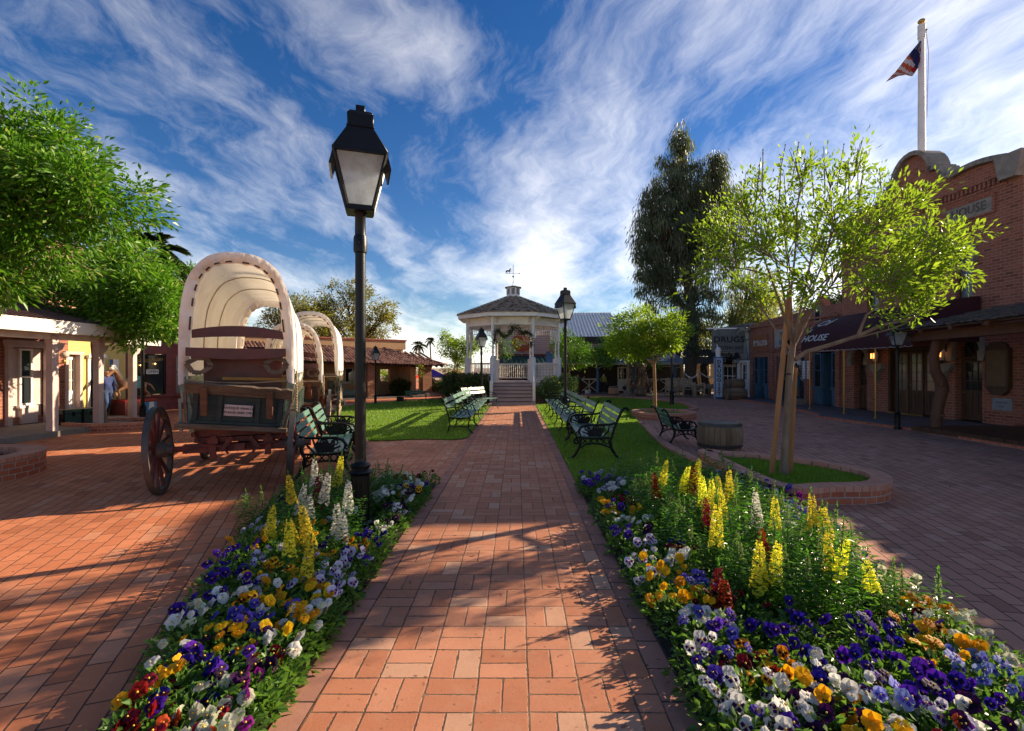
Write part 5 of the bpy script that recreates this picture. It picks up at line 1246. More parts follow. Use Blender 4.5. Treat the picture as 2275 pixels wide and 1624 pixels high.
b=MB(); wallh(b,-6,3.95,0,2.75,2.1,2.35,[(3.0,3.55,.75,1.42,0),(-2.2,-1.4,0,1.6,0)]); b.bb(3.9,4.2,.3,2.3,0,1.7); b.build('back_wall',m_stucco,TA,smooth=0)
b=MB(); b.bb(-6,4.45,2.05,2.4,2.5,2.98); b.bb(-6,4.45,2.4,6,2.4,2.9); b.build('parapet_wall',m_stucco,TA,smooth=0)
b=MB(); b.bb(-6.05,4.5,2.0,2.45,2.98,3.04); b.bb(-6.03,4.48,2.02,2.43,2.92,2.96); b.build('brick_coping',m_curb,TA,smooth=0)
for x0 in(-.5,1.1): window(TA,x0,x0+.42,.75,1.5,2.06,m_white2,m_glass,1,1,.04)
b=MB(); b.bb(2.3,2.75,2.04,2.09,.85,1.5); pf=b.build('picture_panel',m_woodb,TA); b=MB(); b.bb(2.36,2.69,2.03,2.039,.9,1.45); b.build('picture',m_cream,pf)
b=MB(); b.bb(-6,4.9,-.45,2.1,0,.06); b.bb(3.6,5.6,-.6,-.1,.0,.12); b.bb(3.9,5.2,-.5,1,.06,.2); b.build('porch_floor_slab',m_conc,TA)
# ---- pink barn with oval sign, green metal canopy
bn=thing('pink_barn','pale pink clapboard building with a red trim and an orange dairy sign','building',(1.2,34.0,0),R(7))
b=MB(); b.bb(-2.36,1.4,0,4,2.4,4.2); b.build('clapboard_wall',brickmat('pink_siding',(.50,.37,.36),(.54,.41,.40),(.28,.18,.17),bw=60,rh=.14,ms=.012,dark=0,bump=.4),bn,smooth=0)
b=MB(); b.bb(-2.45,1.5,-.06,-.001,2.3,2.45); b.bb(-2.45,-2.3,-.05,-.001,2.45,4.2); b.bb(1.35,1.5,-.05,-.001,2.45,4.2); b.build('red_trim',m_burg,bn)
b=MB(); b.add([(-3.0,-2.2,1.5),(2.4,-2.2,1.6),(2.4,0,2.3),(-3.0,0,2.3)],[(0,1,2,3)])
for i in range(18): xx=-2.9+i*.3; b.bar((xx,-2.2,1.54),(xx,0,2.33),.03,.05)
b.build('green_canopy',m_grnroof,bn,smooth=0)
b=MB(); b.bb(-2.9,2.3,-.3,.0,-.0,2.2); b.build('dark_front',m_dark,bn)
M_=Matrix.Translation((-.85,-.08,3.22))@Matrix.Rotation(R(90),4,'X'); b=MB(); b.lathe([(.70,0),(.70,.06)],36,M=Matrix.Diagonal((1,.9,1,1))); b.v=[tuple(M_@Vector(p)) for p in b.v]; sn=b.build('round_sign',mat('orange_red_sign',(.50,.09,.03),.6),bn)
text('dairy',.52,mat('sign_cream',(.6,.42,.2),.7),sn,upM(-.87,-.15,3.3),'sign_lettering',ex=.004,shear=.3,off=.01); text('ICE CREAM',.17,m_yel,sn,upM(-.85,-.15,2.9),'sign_lettering',ex=.004)
b=MB(); b.bar((-1.2,-.15,3.07),(-.6,-.15,3.09),.035); b.build('sign_underline',m_letw,sn)
# ---- general store with grey metal roof, blue posts
GS=frame('general_store','dark timber store with blue porch posts and a grey corrugated roof','building',2.6,28.6,-3)
b=MB(); b.bb(0,7.2,1.6,4.6,0,3.4); b.build('dark_wall',mat('dark_boards',(.05,.04,.035),.85),GS,smooth=0)
b=MB(); x0,x1=-.6,3.6
b.add([(x0,1.6,2.95),(x1+.6,1.6,2.85),(x1-.2,4.8,5.2),(x0,4.8,5.2)],[(0,1,2,3)])
for i in range(22): t=i/21; b.bar((x0+(x1+.6-x0)*t,1.6,2.98-.1*t),(x0+(x1-.2-x0)*t,4.8,5.22),.05,.05)
b.build('corrugated_roof',m_metroof,GS,smooth=0)
b=MB(); b.add([(-.9,-.2,1.78),(7.1,-.2,1.78),(6.7,1.6,2.5),(-.9,1.6,2.5)],[(0,1,2,3)])
b.bb(-.9,7.1,-.24,-.16,1.68,1.77); b.build('porch_roof',mat('blue_grey_shingle',(.12,.17,.24),.8),GS,smooth=0)
b=MB(); b.bb(-.9,7.1,-.27,-.245,1.67,1.79); b.build('cream_fascia',m_cream,GS)
for xx in(2.05,4.12,6.45,-.4):
    b=MB(); b.bb(xx-.06,xx+.06,-.06,.06,0,1.7); o=b.build('porch_post',m_blue2,GS); b=MB(); 
    for s in(-1,1): b.tube([(xx+s*.06,0,1.48),(xx+s*.3,0,1.58),(xx+s*.7,0,1.6)],.02,5)
    b.build('curved_brace',m_cream,o)
for a,c in((1.15,2.0),(4.7,5.5),(5.6,6.4),(6.5,7.0)):
    b=MB(); b.bb(a,c,-.03,.03,.82,.88); b.bar((a,0,.15),(c,0,.82),.05,.04); b.bar((a,0.02,.82),(c,0.02,.15),.05,.04); b.bb((a+c)/2-.025,(a+c)/2+.025,-.03,.01,.2,.82); b.build('cross_railing',m_cream,GS)
door(GS,3.42,4.0,.1,1.55,1.5,m_white,m_glass,(3,2),.5)
b=MB(); b.lathe([(.14,0),(.18,.2),(.19,.21)],14); tag(b.build('metal_tub',m_metroof,loc=(4.05,28.2,.03)),'small galvanised tub on the store porch','tub')
b=MB(); b.bb(2.0,6.3,29.9,30.2,2.3,2.95); tag(b.build('upper_store',brickmat('plank_siding',(.32,.24,.16),(.36,.28,.2),(.14,.10,.07),bw=50,rh=.13,ms=.014,dark=0),smooth=0),'tan plank upper wall above the blue store porch','building')
# ---- mining shed and rustic yard, right of the big tree
for (nm,lb,c,x_,y_,parts) in (('plank_shed','rough bleached plank shed wall behind the big tree','shed',7.9,28.9,[(-1.4,-.9,-.1,.1,0,1.9),(-.85,-.4,-.12,.08,0,1.8),(2.3,3.4,1.0,1.2,.0,1.75),(1.2,4.4,1.4,1.6,0,1.0),(1.0,4.6,1.2,1.8,1.7,1.8)]),):
    b=MB()
    for p in parts: b.bb(*p)
    for i in range(14): b.bb(1.0+i*.26,1.0+i*.26+.2,1.15,1.2,.9,1.75)
    tag(b.build(nm,m_woodx,loc=(x_,y_,0)),lb,c)
b=MB(); b.bb(0,1.75,-.03,.03,1.72,2.1); b.bb(0,1.75,-.035,.025,2.13,2.5); b.bb(.1,.2,-.05,-.03,1.72,2.5); b.bb(1.55,1.65,-.05,-.03,1.72,2.5)
tag(b.build('plank_sign',mat('dark_plank',(.07,.07,.075),.85),loc=(9.0,26.8,0)),'dark two plank hanging sign left of the drugs board','sign')
ww=thing('wooden_water_wheel','tall dark wooden water wheel in a bleached timber frame','water wheel',(6.95,27.6,0),R(60))
b=MB(); n=24
for s in(-.16,.16):
    for i in range(n): a,c_=2*PI*i/n,2*PI*(i+1)/n; b.bar((s,.78*math.cos(a),1.1+.78*math.sin(a)),(s,.78*math.cos(c_),1.1+.78*math.sin(c_)),.03,.12)
for i in range(16): a=2*PI*i/16; b.bb(-.16,.16,.7*math.cos(a)-.02,.7*math.cos(a)+.02,1.1+.7*math.sin(a)-.02,1.1+.7*math.sin(a)+.02)
for i in range(8): a=2*PI*i/8; b.bar((0,0,1.1),(0,.75*math.cos(a),1.1+.75*math.sin(a)),.05)
b.build('wheel',m_darkw,ww); b=MB(); b.bar((.3,-.5,0),(.3,0,1.75),.1); b.bar((.3,.5,0),(.3,0,1.2),.08); b.bar((.3,.35,1.75),(.3,0,.9),.05); b.bar((.3,-.2,1.75),(.3,0,.9),.05); b.build('frame',m_woodx,ww)
def rustic(x_,y_,rz,lb,w=1.0,back=True):
    t=thing('plank_bench',lb,'bench',(x_,y_,.03),R(rz),'rustic plank benches in the dirt yard')
    for s in(-1,1):
        b=MB()
        for yy in(-.2,.2): b.bar((s*w/2,yy,0),(s*w/2,yy,.5 if yy<0 else .55),.06)
        b.bar((s*w/2,-.25,.52),(s*w/2,.25,.52),.07,.04); b.build('leg_frame',m_woodx,t)
    b=MB(); 
    for i in range(3): b.bb(-w/2,w/2,-.2+i*.14,-.07+i*.14,.33,.36)
    b.build('seat',m_woodx,t)
    if back:
        b=MB()
        for i in range(int(w/.11)): x0=-w/2+i*.11+.05; b.box((x0,.24,.68),(.09,.025,.5+.06*math.sin(i*2.1)),rx=R(-10))
        b.build('backrest',m_woodx,t)
rustic(8.15,25.6,8,'rustic chair like bench of bleached planks left of the yard lamp',.75); rustic(8.85,25.9,-5,'wide bleached plank bench with tall uneven back',.95)
tb=thing('plank_trough','long bleached plank trough table in the sunny dirt yard','trough',(10.35,26.3,.03),R(4))
b=MB(); 
for i in range(6): b.bb(-.98+i*.33,-.68+i*.33,-.1,.1,.36,.60)
b.build('planks',m_woodx,tb); b=MB()
for xx in(-.95,-.1,.3,.95): b.bb(xx-.03,xx+.03,-.12,.12,0,.40)
b.build('legs',m_woodx,tb)
b=MB(); b.bb(-.28,-.2,-.15,.15,0,.7); b.bb(.2,.28,-.15,.15,0,.7); b.bb(-.2,.2,-.1,.1,.25,.33); b.bb(-.2,.2,-.1,.1,.55,.62); tag(b.build('plank_stool',m_woodx,loc=(9.35,25.45,.03)),'small ladder sided plank stand in front of the trough','stand')
gl=thing('bulb_garland','drooping string of white globe bulbs over the dirt yard','string lights',(0,0,0))
b=MB(); w_=[]
for (a,c) in(((8.85,26.2,1.28),(9.75,26.4,1.32)),((9.75,26.4,1.32),(11.0,26.6,1.25))):
    pts=[Vector(a).lerp(Vector(c),i/14)-Vector((0,0,.28*math.sin(PI*i/14))) for i in range(15)]; b.tube(pts,.008,4); w_+=pts
for p_ in((8.85,26.2),(9.75,26.4)): b.bar((p_[0],p_[1],0),(p_[0],p_[1],1.3),.05)
b.build('wire',m_rope,gl); b=MB()
for p in w_: b.sphere((p.x,p.y-.02,p.z-.05),.035,6)
b.build('globes',m_white,gl)
m_barw=brickmat('barrel_staves',(.17,.125,.085),(.25,.19,.135),(.045,.03,.02),bw=.1,rh=40,ms=.006,dark=.15,off=0)
def barrel(name,lb,loc,r,h,rz=0,lay=False,open_=False,grp=None,mt=None,sc_=1):
    t=thing(name,lb,'barrel',loc,rz,grp)
    if lay: t.rotation_euler=(R(90),0,rz)
    n=26; b=MB(); N=10
    for k in range(n):
        a0,a1=2*PI*k/n+.008,2*PI*(k+1)/n-.008; vs=[];jj=rnd.uniform(-.003,.003); dz=rnd.uniform(-.006,.004)
        for i in range(N+1):
            zz_=h*i/N; rr=r*(1+.14*math.sin(PI*(.0+i/N)))*(1)+jj
            for a,q in((a0,rr),(a1,rr),(a1,rr-.025),(a0,rr-.025)): vs.append((q*math.cos(a),q*math.sin(a),zz_+(dz if i==N else 0)))
        fs=[(i*4+q,i*4+(q+1)%4,i*4+4+(q+1)%4,i*4+4+q) for i in range(N) for q in range(4)]+[(3,2,1,0),(N*4,N*4+1,N*4+2,N*4+3)]
        b.add(vs,fs,k=rnd.choice((0,0,1,2)))
    b.build('staves',mt or BMT,t,smooth=30)
    for f,wd_ in((.03,.05),(.17,.03),(.83,.03),(.93,.05)) if not open_ else ((.93,.065),(.17,.065)):
        rr=lambda z_:r*(1+.14*math.sin(PI*z_/h))
        z0=h*f-wd_/2; z1=h*f+wd_/2; z0=max(z0,.002)
        c=MB(); c.lathe([(rr(z0)-.002,z0),(rr(z0)+.006,z0),(rr(z1)+.006,z1),(rr(z1)-.002,z1)],32); hp=c.build('hoop',m_tire,t)
        if open_:
            c=MB()
            for q in range(30): a=2*PI*q/30; c.sphere(((rr(h*f)+.008)*math.cos(a),(rr(h*f)+.008)*math.sin(a),h*f),.009,4)
            c.build('rivet',m_iron,hp)
    c=MB()
    for z_ in((h*.9,) if open_ else (.03,h-.03)): c.lathe([(r*.99,z_),(.001,z_+.002)],24)
    c.build('soil_fill' if open_ else 'barrel_head',m_soil if open_ else m_wood,t)
    return t
BMT=[mat('stave_grey',(.25,.165,.095),.85,vs=8,stretch=(3,3,.4),bump=.5,dirt=.3),mat('stave_brown',(.18,.115,.07),.85,vs=8,stretch=(3,3,.4),bump=.5,dirt=.3),mat('stave_pale',(.30,.215,.14),.85,vs=8,stretch=(3,3,.4),bump=.5,dirt=.3)]
barrel('planter_barrel','large open topped half barrel planter on the plaza next to the short bench',(3.75,9.15,0),.355,.50,open_=True)
G_='stacked whisky barrels by the drug store'
barrel('barrel','upper barrel lying on top of the two others beside the druggist post',(10.75,23.55,.72),.24,.82,R(-85),True,grp=G_); 
barrel('barrel','lower barrel of the stack, nearest the camera',(10.7,23.2,.27),.25,.9,R(-88),True,grp=G_); barrel('barrel','lower barrel of the stack, hidden behind the front one',(10.72,23.85,.27),.25,.9,R(-88),True,grp=G_)
b=MB(); b.bb(10.0,10.8,22.9,24.1,.0,.05)
m_tb=[mat('stave_tan',(.36,.24,.16),.85,vs=6,bump=.3)]*3
barrel('planter_barrel','small tan half barrel in front of the blue store porch',(5.1,26.1,.02),.24,.5,open_=True,mt=m_tb); barrel('planter_barrel','shaded small half barrel behind the slim tree trunk',(6.5,25.9,.02),.24,.42,open_=True)
# ---- horse ride
hr=thing('horse_ride','coin operated palomino horse on a red and blue box','ride',(-11.5,14.85,.12),R(72))
b=MB(); b.bb(-.45,.45,-.32,.32,0,.36); b.build('base_box',m_burg,hr,bevel=.01); b=MB(); b.bb(-.46,.46,-.33,.33,.362,.44); b.build('base_top',mat('bright_red',(.45,.04,.03),.5),hr,bevel=.01); b=MB(); b.bb(.05,.45,-.335,-.321,.02,.35); b.build('blue_panel',mat('panel_blue',(.05,.28,.5),.5),hr); b=MB(); b.xz([(.2,.02),(.4,.02),(.36,.35),(.24,.35)],-.34,-.336); b.build('panel_emblem',m_white,hr)
# ================= vegetation
def leafmesh(name,pts,dirs,L_,Wd,mt,parent=None,fold=.25,droop=.0):
    """pts Nx3, dirs Nx3 ; folded diamond leaves"""
    P=np.array(pts,dtype=float); D=np.array(dirs,dtype=float); n=len(P)
    D/=np.linalg.norm(D,axis=1)[:,None]+1e-9
    rs=np.random.RandomState(n%9973+5); Rv=rs.normal(size=(n,3)); S=np.cross(D,Rv); S/=np.linalg.norm(S,axis=1)[:,None]+1e-9
    Nn=np.cross(S,D); l=(np.asarray(L_)*rs.uniform(.65,1.25,n))[:,None]; w=(l*Wd)
    v=np.empty((n,4,3)); v[:,0]=P; v[:,1]=P+D*l*.45+S*w*.5+Nn*w*fold; v[:,2]=P+D*l-np.array([0,0,1.])*l*droop; v[:,3]=P+D*l*.45-S*w*.5+Nn*w*fold
    me=bpy.data.meshes.new(name); me.vertices.add(4*n); me.vertices.foreach_set('co',v.reshape(-1))
    idx=np.arange(4*n).reshape(n,4); tri=np.empty((n,2,3),dtype=np.int32); tri[:,0]=idx[:,[0,1,2]]; tri[:,1]=idx[:,[0,2,3]]
    me.loops.add(6*n); me.loops.foreach_set('vertex_index',tri.reshape(-1)); me.polygons.add(2*n)
    me.polygons.foreach_set('loop_start',np.arange(0,6*n,3,dtype=np.int32)); me.materials.append(mt); me.update(); me.validate()
    o=bpy.data.objects.new(name,me); sc.collection.objects.link(o)
    if parent is not None: o.parent=parent
    return o
m_ash=leafmat('ash_leaf_light',(.10,.21,.012),(.235,.34,.03),.6,.4,vs=.9)
m_ashd=leafmat('ash_leaf_green',(.035,.13,.006),(.13,.30,.02),.42,.36,(.30,.40,.12),vs=2.2)
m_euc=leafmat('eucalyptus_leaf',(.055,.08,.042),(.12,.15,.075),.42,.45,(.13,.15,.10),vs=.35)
m_eucy=leafmat('eucalyptus_leaf_yellow',(.12,.15,.03),(.25,.27,.06),.5,.5,vs=.6)  # yellower, paler leaf colour than the main eucalyptus
m_olive=leafmat('olive_tree_leaf',(.12,.14,.025),(.25,.25,.05),.45,.6,vs=.4)
m_hedge=leafmat('hedge_leaf',(.02,.05,.012),(.05,.10,.02),.3,.4,(.25,.08,.05),vs=2)
m_rose=leafmat('rose_leaf',(.05,.12,.025),(.15,.24,.07),.4,.35,(.6,.55,.45),vs=2)
m_palm=leafmat('palm_frond',(.025,.05,.02),(.06,.09,.03),.25,.5,vs=1)
m_cov=leafmat('bedding_leaf',(.035,.11,.015),(.13,.25,.045),.42,.42,vs=3)
m_snl=leafmat('snapdragon_leaf',(.03,.11,.014),(.09,.24,.03),.48,.33,vs=3)
def rv(r=rnd):
    while True:
        v=Vector((r.uniform(-1,1),r.uniform(-1,1),r.uniform(-1,1)))
        if .05<v.length<1: return v
def tree(name,label,x,y,trunk,lobes,nleaf,ls,lm,bm,group=None,tr=.06,cl=.22,ncl=None,twig=True,lw=.34,droop=.15,z0=0,bare=0,seed=1,updir=.3,hang=0):
    """trunk: list of (dx,dy,z); lobes: (dx,dy,z,rx,ry,rz,weight)"""
    r=random.Random(seed); t=thing(name,label,'tree',(x,y,z0),0,group)
    b=MB(); tp=[Vector(p) for p in trunk]; n=len(tp)
    b.tube(tp,[tr*(1.25 if i==0 else 1.0-.35*i/n) for i in range(n)],10)
    tw=sum(l[6] for l in lobes); ncl=ncl or max(20,nleaf//60); P=[];D=[]
    top=tp[-1]; limbs=[]
    for l in lobes:
        c=Vector(l[:3]); k=max(1,int(ncl*l[6]/tw)); sub=[]
        # each lobe gets a limb
        st=tp[-1] if c.z>top.z-.2 else tp[max(0,n-2)]
        mid=st.lerp(c,.5)+Vector((0,0,.08*(c-st).length)); lr=tr*.55
        if twig: b.tube([st,st.lerp(mid,.5)+rv(r)*.05,mid,c],[lr,lr*.8,lr*.6,lr*.3],7)
        for i in range(k):
            d=rv(r).normalized(); rad=r.random()**.38
            p=c+Vector((d.x*l[3],d.y*l[4],d.z*l[5]))*rad
            wob=noise.noise(p*1.3+Vector((seed*3.1,0,0)))
            p+= (p-c)*wob*.45
            a=st.lerp(c,r.uniform(.35,1.0)) if r.random()<.8 else mid
            if twig and i%(2 if nleaf>6000 else 3)==0:
                q=a.lerp(p,.55)+Vector((0,0,.06*(p-a).length*(1 if not hang else 2.5))); b.tube([a,q,p],[lr*.30,lr*.2,lr*.08],4,caps=False)
            m_=max(3,int(nleaf/ncl*r.uniform(.45,1.5))); ax=(p-c)
            for _ in range(m_):
                o=Vector((r.gauss(0,1),r.gauss(0,1),r.gauss(0,.8)))*cl*.55
                if hang: o.z-=abs(r.gauss(0,1))*hang
                P.append(p+o); dd=o*1.2/cl+ax.normalized()*.6+Vector((0,0,updir))+rv(r)*.5
                if hang: dd=Vector((dd.x*.3,dd.y*.3,-1))
                D.append(dd)
    for i in range(bare):
        l=lobes[i%len(lobes)]; c=Vector(l[:3]); p=c+Vector((r.uniform(-.8,.8)*l[3],r.uniform(-.6,.6)*l[4],l[5]*.55)); q=p+Vector((r.uniform(-.12,.16),r.uniform(-.1,.1),r.uniform(.4,.75)))
        b.tube([c.lerp(p,.3),p,q],[.016,.010,.004],5)
        for _ in range(7): s=p.lerp(q,r.random()); b.sphere(s,.011,4)
    b.build('trunk',bm,t)
    leafmesh('crown',P,D,ls,lw,lm,t,droop=droop); return t
# near young ash in the teardrop planter
def ash_near():
    r=random.Random(11); t=thing('ash_tree','light green staked young tree in the teardrop planter, its crown spreading over the plaza','tree',(3.45,6.39,.1))
    b=MB(); O=lambda px,pz,dy=0: Vector((xw(px,6.39+dy)-3.45,dy,zw(pz,6.39+dy)-.1))
    tk=[Vector((.0,0,-.02)),O(1742,1030),O(1748,940),O(1752,860),O(1757,800),O(1762,762)]
    b.tube([tk[0],tk[0]+Vector((0,0,.06))]+tk[1:],[.080,.058,.047,.044,.042,.040,.033],14)
    P=[];D=[]
    def leafy(p,d,k,s):
        for _ in range(k):
            o=Vector((r.gauss(0,1),r.gauss(0,1),r.gauss(0,1)))*s
            P.append(p+o); D.append(o.normalized()*.8+d*.7+Vector((0,0,.25))+rv(r)*.4)
    limbs=[ # target pixel, depth offset, radius
     (1640,440,-.3,.024),(1690,400,.5,.022),(1790,370,-.5,.026),(1745,420,.1,.022),(1850,400,.3,.024),(1905,380,-.6,.022),(1960,420,.4,.024),(2035,450,-.2,.022),
     (1590,530,.3,.022),(1570,600,-.5,.02),(1640,630,.8,.02),(1690,560,-.9,.02),(1820,560,.9,.022),(1900,560,-.9,.022),(2010,560,.7,.022),(2090,560,-.3,.022),(1860,480,-1.1,.02),(1930,640,.6,.02),(1735,520,1.1,.02),(2060,640,.2,.02),(1980,500,-.9,.02),(1610,480,.9,.018),(1800,640,-.7,.016),(1990,640,-.7,.018)]
    st0=tk[-1]; prim=[]
    order=sorted(range(len(limbs)),key=lambda i:-limbs[i][3])
    pidx=[0,1,3,4,6,10,13,16]
    for n_,i in enumerate(pidx+[q for q in range(len(limbs)) if q not in pidx]):
        px,pz,dy,rr=limbs[i]; e=O(px,pz,dy); isp=i in pidx
        if isp:
            s=st0-Vector((0,0,.06*(n_%3))); rr*=.82
            m1=s.lerp(e,.3)+Vector((0,0,.07)); m2=s.lerp(e,.65)+Vector((0,0,.10))+rv(r)*.06
            if pz>=600: m1.z-=.06; m2.z-=.06
            pts=[s,m1,m2,e]; prim.append(pts); rads=[rr,rr*.75,rr*.5,rr*.2]
        else:
            pp=min(prim,key=lambda p_:(p_[2]-e).length); s=pp[1].lerp(pp[2],r.uniform(.0,.8)); rr*=.6
            m1=s.lerp(e,.35)+Vector((0,0,.05)); m2=s.lerp(e,.7)+Vector((0,0,.06))+rv(r)*.05; pts=[s,m1,m2,e]; rads=[rr,rr*.8,rr*.55,rr*.25]
        b.tube(pts,rads,7)
        for j in range(12):
            f=r.uniform(.52 if isp else .38,1.0)
            seg=min(int(f*3),2); a=pts[seg].lerp(pts[seg+1],f*3-seg if f<1 else 1)
            dr=(rv(r)+Vector((0,0,.45))+(e-s).normalized()*.8).normalized(); L_=r.uniform(.2,.5)
            q=a+dr*L_; b.tube([a,a.lerp(q,.5)+Vector((0,0,.03)),q],[.007,.005,.003],4,caps=False)
            for k in range(4): leafy(a.lerp(q,.35+.65*k/3),dr,7,.045+.01*k)
        leafy(e,(e-s).normalized(),46,.085)
    # long low branch to the right
    pts=[O(1766,800),O(1790,782),O(1850,765),O(1910,745),O(1960,722),O(2010,712),O(2070,690)]
    b.tube(pts,[.03,.028,.026,.024,.02,.014,.006],9); b.tube([O(1905,747),O(1925,700),O(1975,660),O(2050,620)],[.018,.015,.010,.005],7); b.tube([O(1880,757),O(1990,728),O(2040,705)],[.01,.01,.004],6)
    for a_,c_,k in((pts[5],pts[6],8),(O(1975,660),O(2060,620),14),(O(1925,700),O(1960,640),6)):
        for j in range(k):
            a=a_.lerp(c_,r.random()); dr=(rv(r)+Vector((.2,0,.5))).normalized(); q=a+dr*.3; b.tube([a,q],[.006,.003],4)
            for kk in range(4): leafy(a.lerp(q,.4+.2*kk),dr,11,.055)
    # right hand lobe far out
    for (px,pz,dy) in((2120,540,.1),(2140,585,-.2),(2095,600,.4),(2060,520,-.4),(2150,520,.2)):
        e=O(px,pz,dy); s=O(1975,640,0); b.tube([s,s.lerp(e,.5)+Vector((0,0,.05)),e],[.012,.009,.004],5)
        for j in range(8):
            a=s.lerp(e,r.uniform(.5,1.05)); dr=rv(r).normalized(); q=a+dr*.28; b.tube([a,q],[.005,.003],4)
            for kk in range(4): leafy(a.lerp(q,.4+.2*kk),dr,10,.055)
    for (px,pz) in((1695,330),(1745,320),(1690,350),(1775,315),(1800,340),(1830,325),(1875,320),(1885,350),(1905,330),(1925,335),(1735,345)):
        e=O(px,pz,r.uniform(-.4,.4)); s=e+Vector((r.uniform(-.12,.05),0,-.6)); b.tube([s,e],[.009,.004],5)
        for _ in range(8): q=s.lerp(e,r.random()); b.sphere(q,.010,4)
    b.build('trunk',m_bark,t); leafmesh('crown',P,D,.080,.36,m_ash,t,droop=.1)
ash_near()
for (x0,y0,xt,zt_,r_,lb) in((3.27,6.36,xw(1752,6.4),2.48,.034,'tall peeled wooden stake leaning left of the young ash trunk'),(3.57,6.47,xw(1770,6.45),1.50,.034,'short peeled wooden stake right of the young ash trunk')):
    b=MB(); b.tube([(0,0,0),(xt-x0,0.02,zt_-.1)],[r_,r_*.93],12); tag(b.build('tree_stake',m_stake,loc=(x0,y0,.1)),lb,'stake','tree stakes')
b=MB(); b.tube([(3.44,6.35,1.42),(3.50,6.33,1.42),(3.58,6.42,1.43),(3.56,6.5,1.43),(3.44,6.45,1.42)],.008,6,closed=True); tag(b.build('tree_tie',m_iron),'black tie strap holding the young ash to its short stake','tie')
# left trees
tree('ash_tree','big dense green tree filling the top left corner',-7.8,6.7,[(0,0,.2),(.05,.1,1.2),(.1,.1,2.2),(.15,.1,2.9)],[(.35,0,4.1,1.5,1.3,1.0,3),(1.35,.1,3.6,1.2,1.1,.95,2.4),(-1.0,0,4.0,1.2,1.2,1.1,1.4),(1.25,.2,4.35,.8,.9,.62,1.1),(.65,-.3,3.0,1.3,.9,.65,1.6),(1.95,.1,3.9,.75,.8,.5,.8),(.95,.1,4.85,.5,.5,.35,.35)],34000,.105,m_ashd,m_bark,tr=.09,cl=.2,ncl=560,seed=3,updir=.1,droop=.2)
t2=tree('ash_tree','smaller green tree with leaning pale trunk in the low brick planter by the porch',-10.25,12.3,[(0,0,.1),(-.10,0,.8),(-.22,0,1.6),(-.27,0,2.1),(-.1,0,2.45)],[(.4,0,3.5,1.5,1.4,.95,3),(1.4,.1,3.1,1.0,1.1,.85,2),(-.9,0,3.2,.9,1.0,.7,1.2),(1.0,0,2.55,1.2,1.0,.45,1.2),(.5,.1,4.4,.8,.8,.5,.7)],24000,.13,m_ashd,m_bark,tr=.075,cl=.2,ncl=430,seed=5,updir=.1,droop=.2)
tree('ash_tree','bright green tree top showing between the porch trees and the first wagon',-12.6,18.5,[(0,0,.0),(0,0,1.5),(0,0,3)],[(0,0,4.0,1.3,1.3,1.3,1)],6000,.15,m_ashd,m_bark,tr=.07,cl=.3,seed=6)
# mid and far trees
G2='young ash trees around the east lawn'
tree('ash_tree','light green round headed young tree in the round brick planter',4.07,14.6,[(0,0,.1),(0,0,.9),(-.02,0,1.6)],[(-.2,0,2.55,1.15,1.1,.72,3),(-.75,0,2.1,.6,.7,.35,.9),(.55,0,2.5,.55,.8,.55,1)],13000,.10,m_ash,m_stake,G2,tr=.055,cl=.16,ncl=230,seed=7)
tree('ash_tree','slim grey trunked tree behind the round headed one, lower leaves touching the store porch',5.5,24.5,[(0,0,.0),(0,0,1.0),(.05,0,1.9)],[(0,0,2.6,1.5,1.2,.75,2),(-1.2,0,2.1,.8,.8,.5,1),(1.0,0,2.2,.9,.8,.6,1)],8000,.14,m_ashd,m_bark,G2,tr=.08,cl=.25,ncl=140,seed=8)
tree('ash_tree','leafy green tree immediately right of the gazebo',2.75,26.3,[(0,0,.0),(0,0,1.0),(.1,0,1.7)],[(0,0,2.4,1.0,.9,.9,2),(.9,0,2.1,.8,.8,.5,1),(-.5,0,3.0,.35,.4,.6,.5)],5000,.14,m_ashd,m_bark,G2,tr=.06,cl=.24,ncl=110,seed=9)
tree('ash_tree','thin twiggy tree seen through the middle of the gazebo',-.9,29.5,[(0,0,.0),(0,0,1.2),(.1,0,1.8)],[(0,0,2.7,1.0,.8,1.0,2)],700,.13,m_ashd,m_barkd,None,tr=.05,cl=.4,ncl=90,seed=10)
tree('ash_tree','bright young tree between the tile roofed arcade and the gazebo',-3.6,30,[(0,0,.0),(0,0,.9),(0,0,1.5)],[(0,0,2.5,1.15,1.1,.75,2),(-.7,0,3.2,.4,.5,.45,.5),(.8,0,2.9,.7,.6,.5,1),(0,0,1.6,.9,.8,.4,.6)],8000,.13,m_ash,m_bark,None,tr=.06,cl=.2,ncl=170,seed=12)
S_=27/F
def lob(px,pz,w,h,dy,wt): return (xw(px,27)-9.55,dy,zw(pz,27),w*S_,min(w,70)*S_,h*S_,wt)
tree('eucalyptus_tree','very tall dark weeping eucalyptus rising above the shops right of centre',9.55,27.0,[(0,0,.0),(-.1,0,1.2),(.05,0,2.4),(.0,0,4.2),(-.3,0,7.0)],
  [lob(1500,420,52,120,0,3),(lob(1515,320,22,42,0,.6)),lob(1440,520,34,120,0,1.8),lob(1465,610,55,80,.3,1.6),lob(1595,420,34,85,.5,1.7),lob(1595,352,16,30,.3,.3),lob(1560,520,50,90,-.3,1.8),lob(1640,520,38,130,.6,1.5),lob(1545,650,60,60,0,1.3),lob(1530,560,90,60,.5,1.5),lob(1548,450,46,95,.1,2.0),lob(1480,520,80,110,-.2,2.2),lob(1525,725,45,45,-.3,1.0)],54000,.22,m_euc,m_barkd,tr=.34,cl=.30,ncl=1050,seed=13,lw=.2,droop=.3,hang=.22)
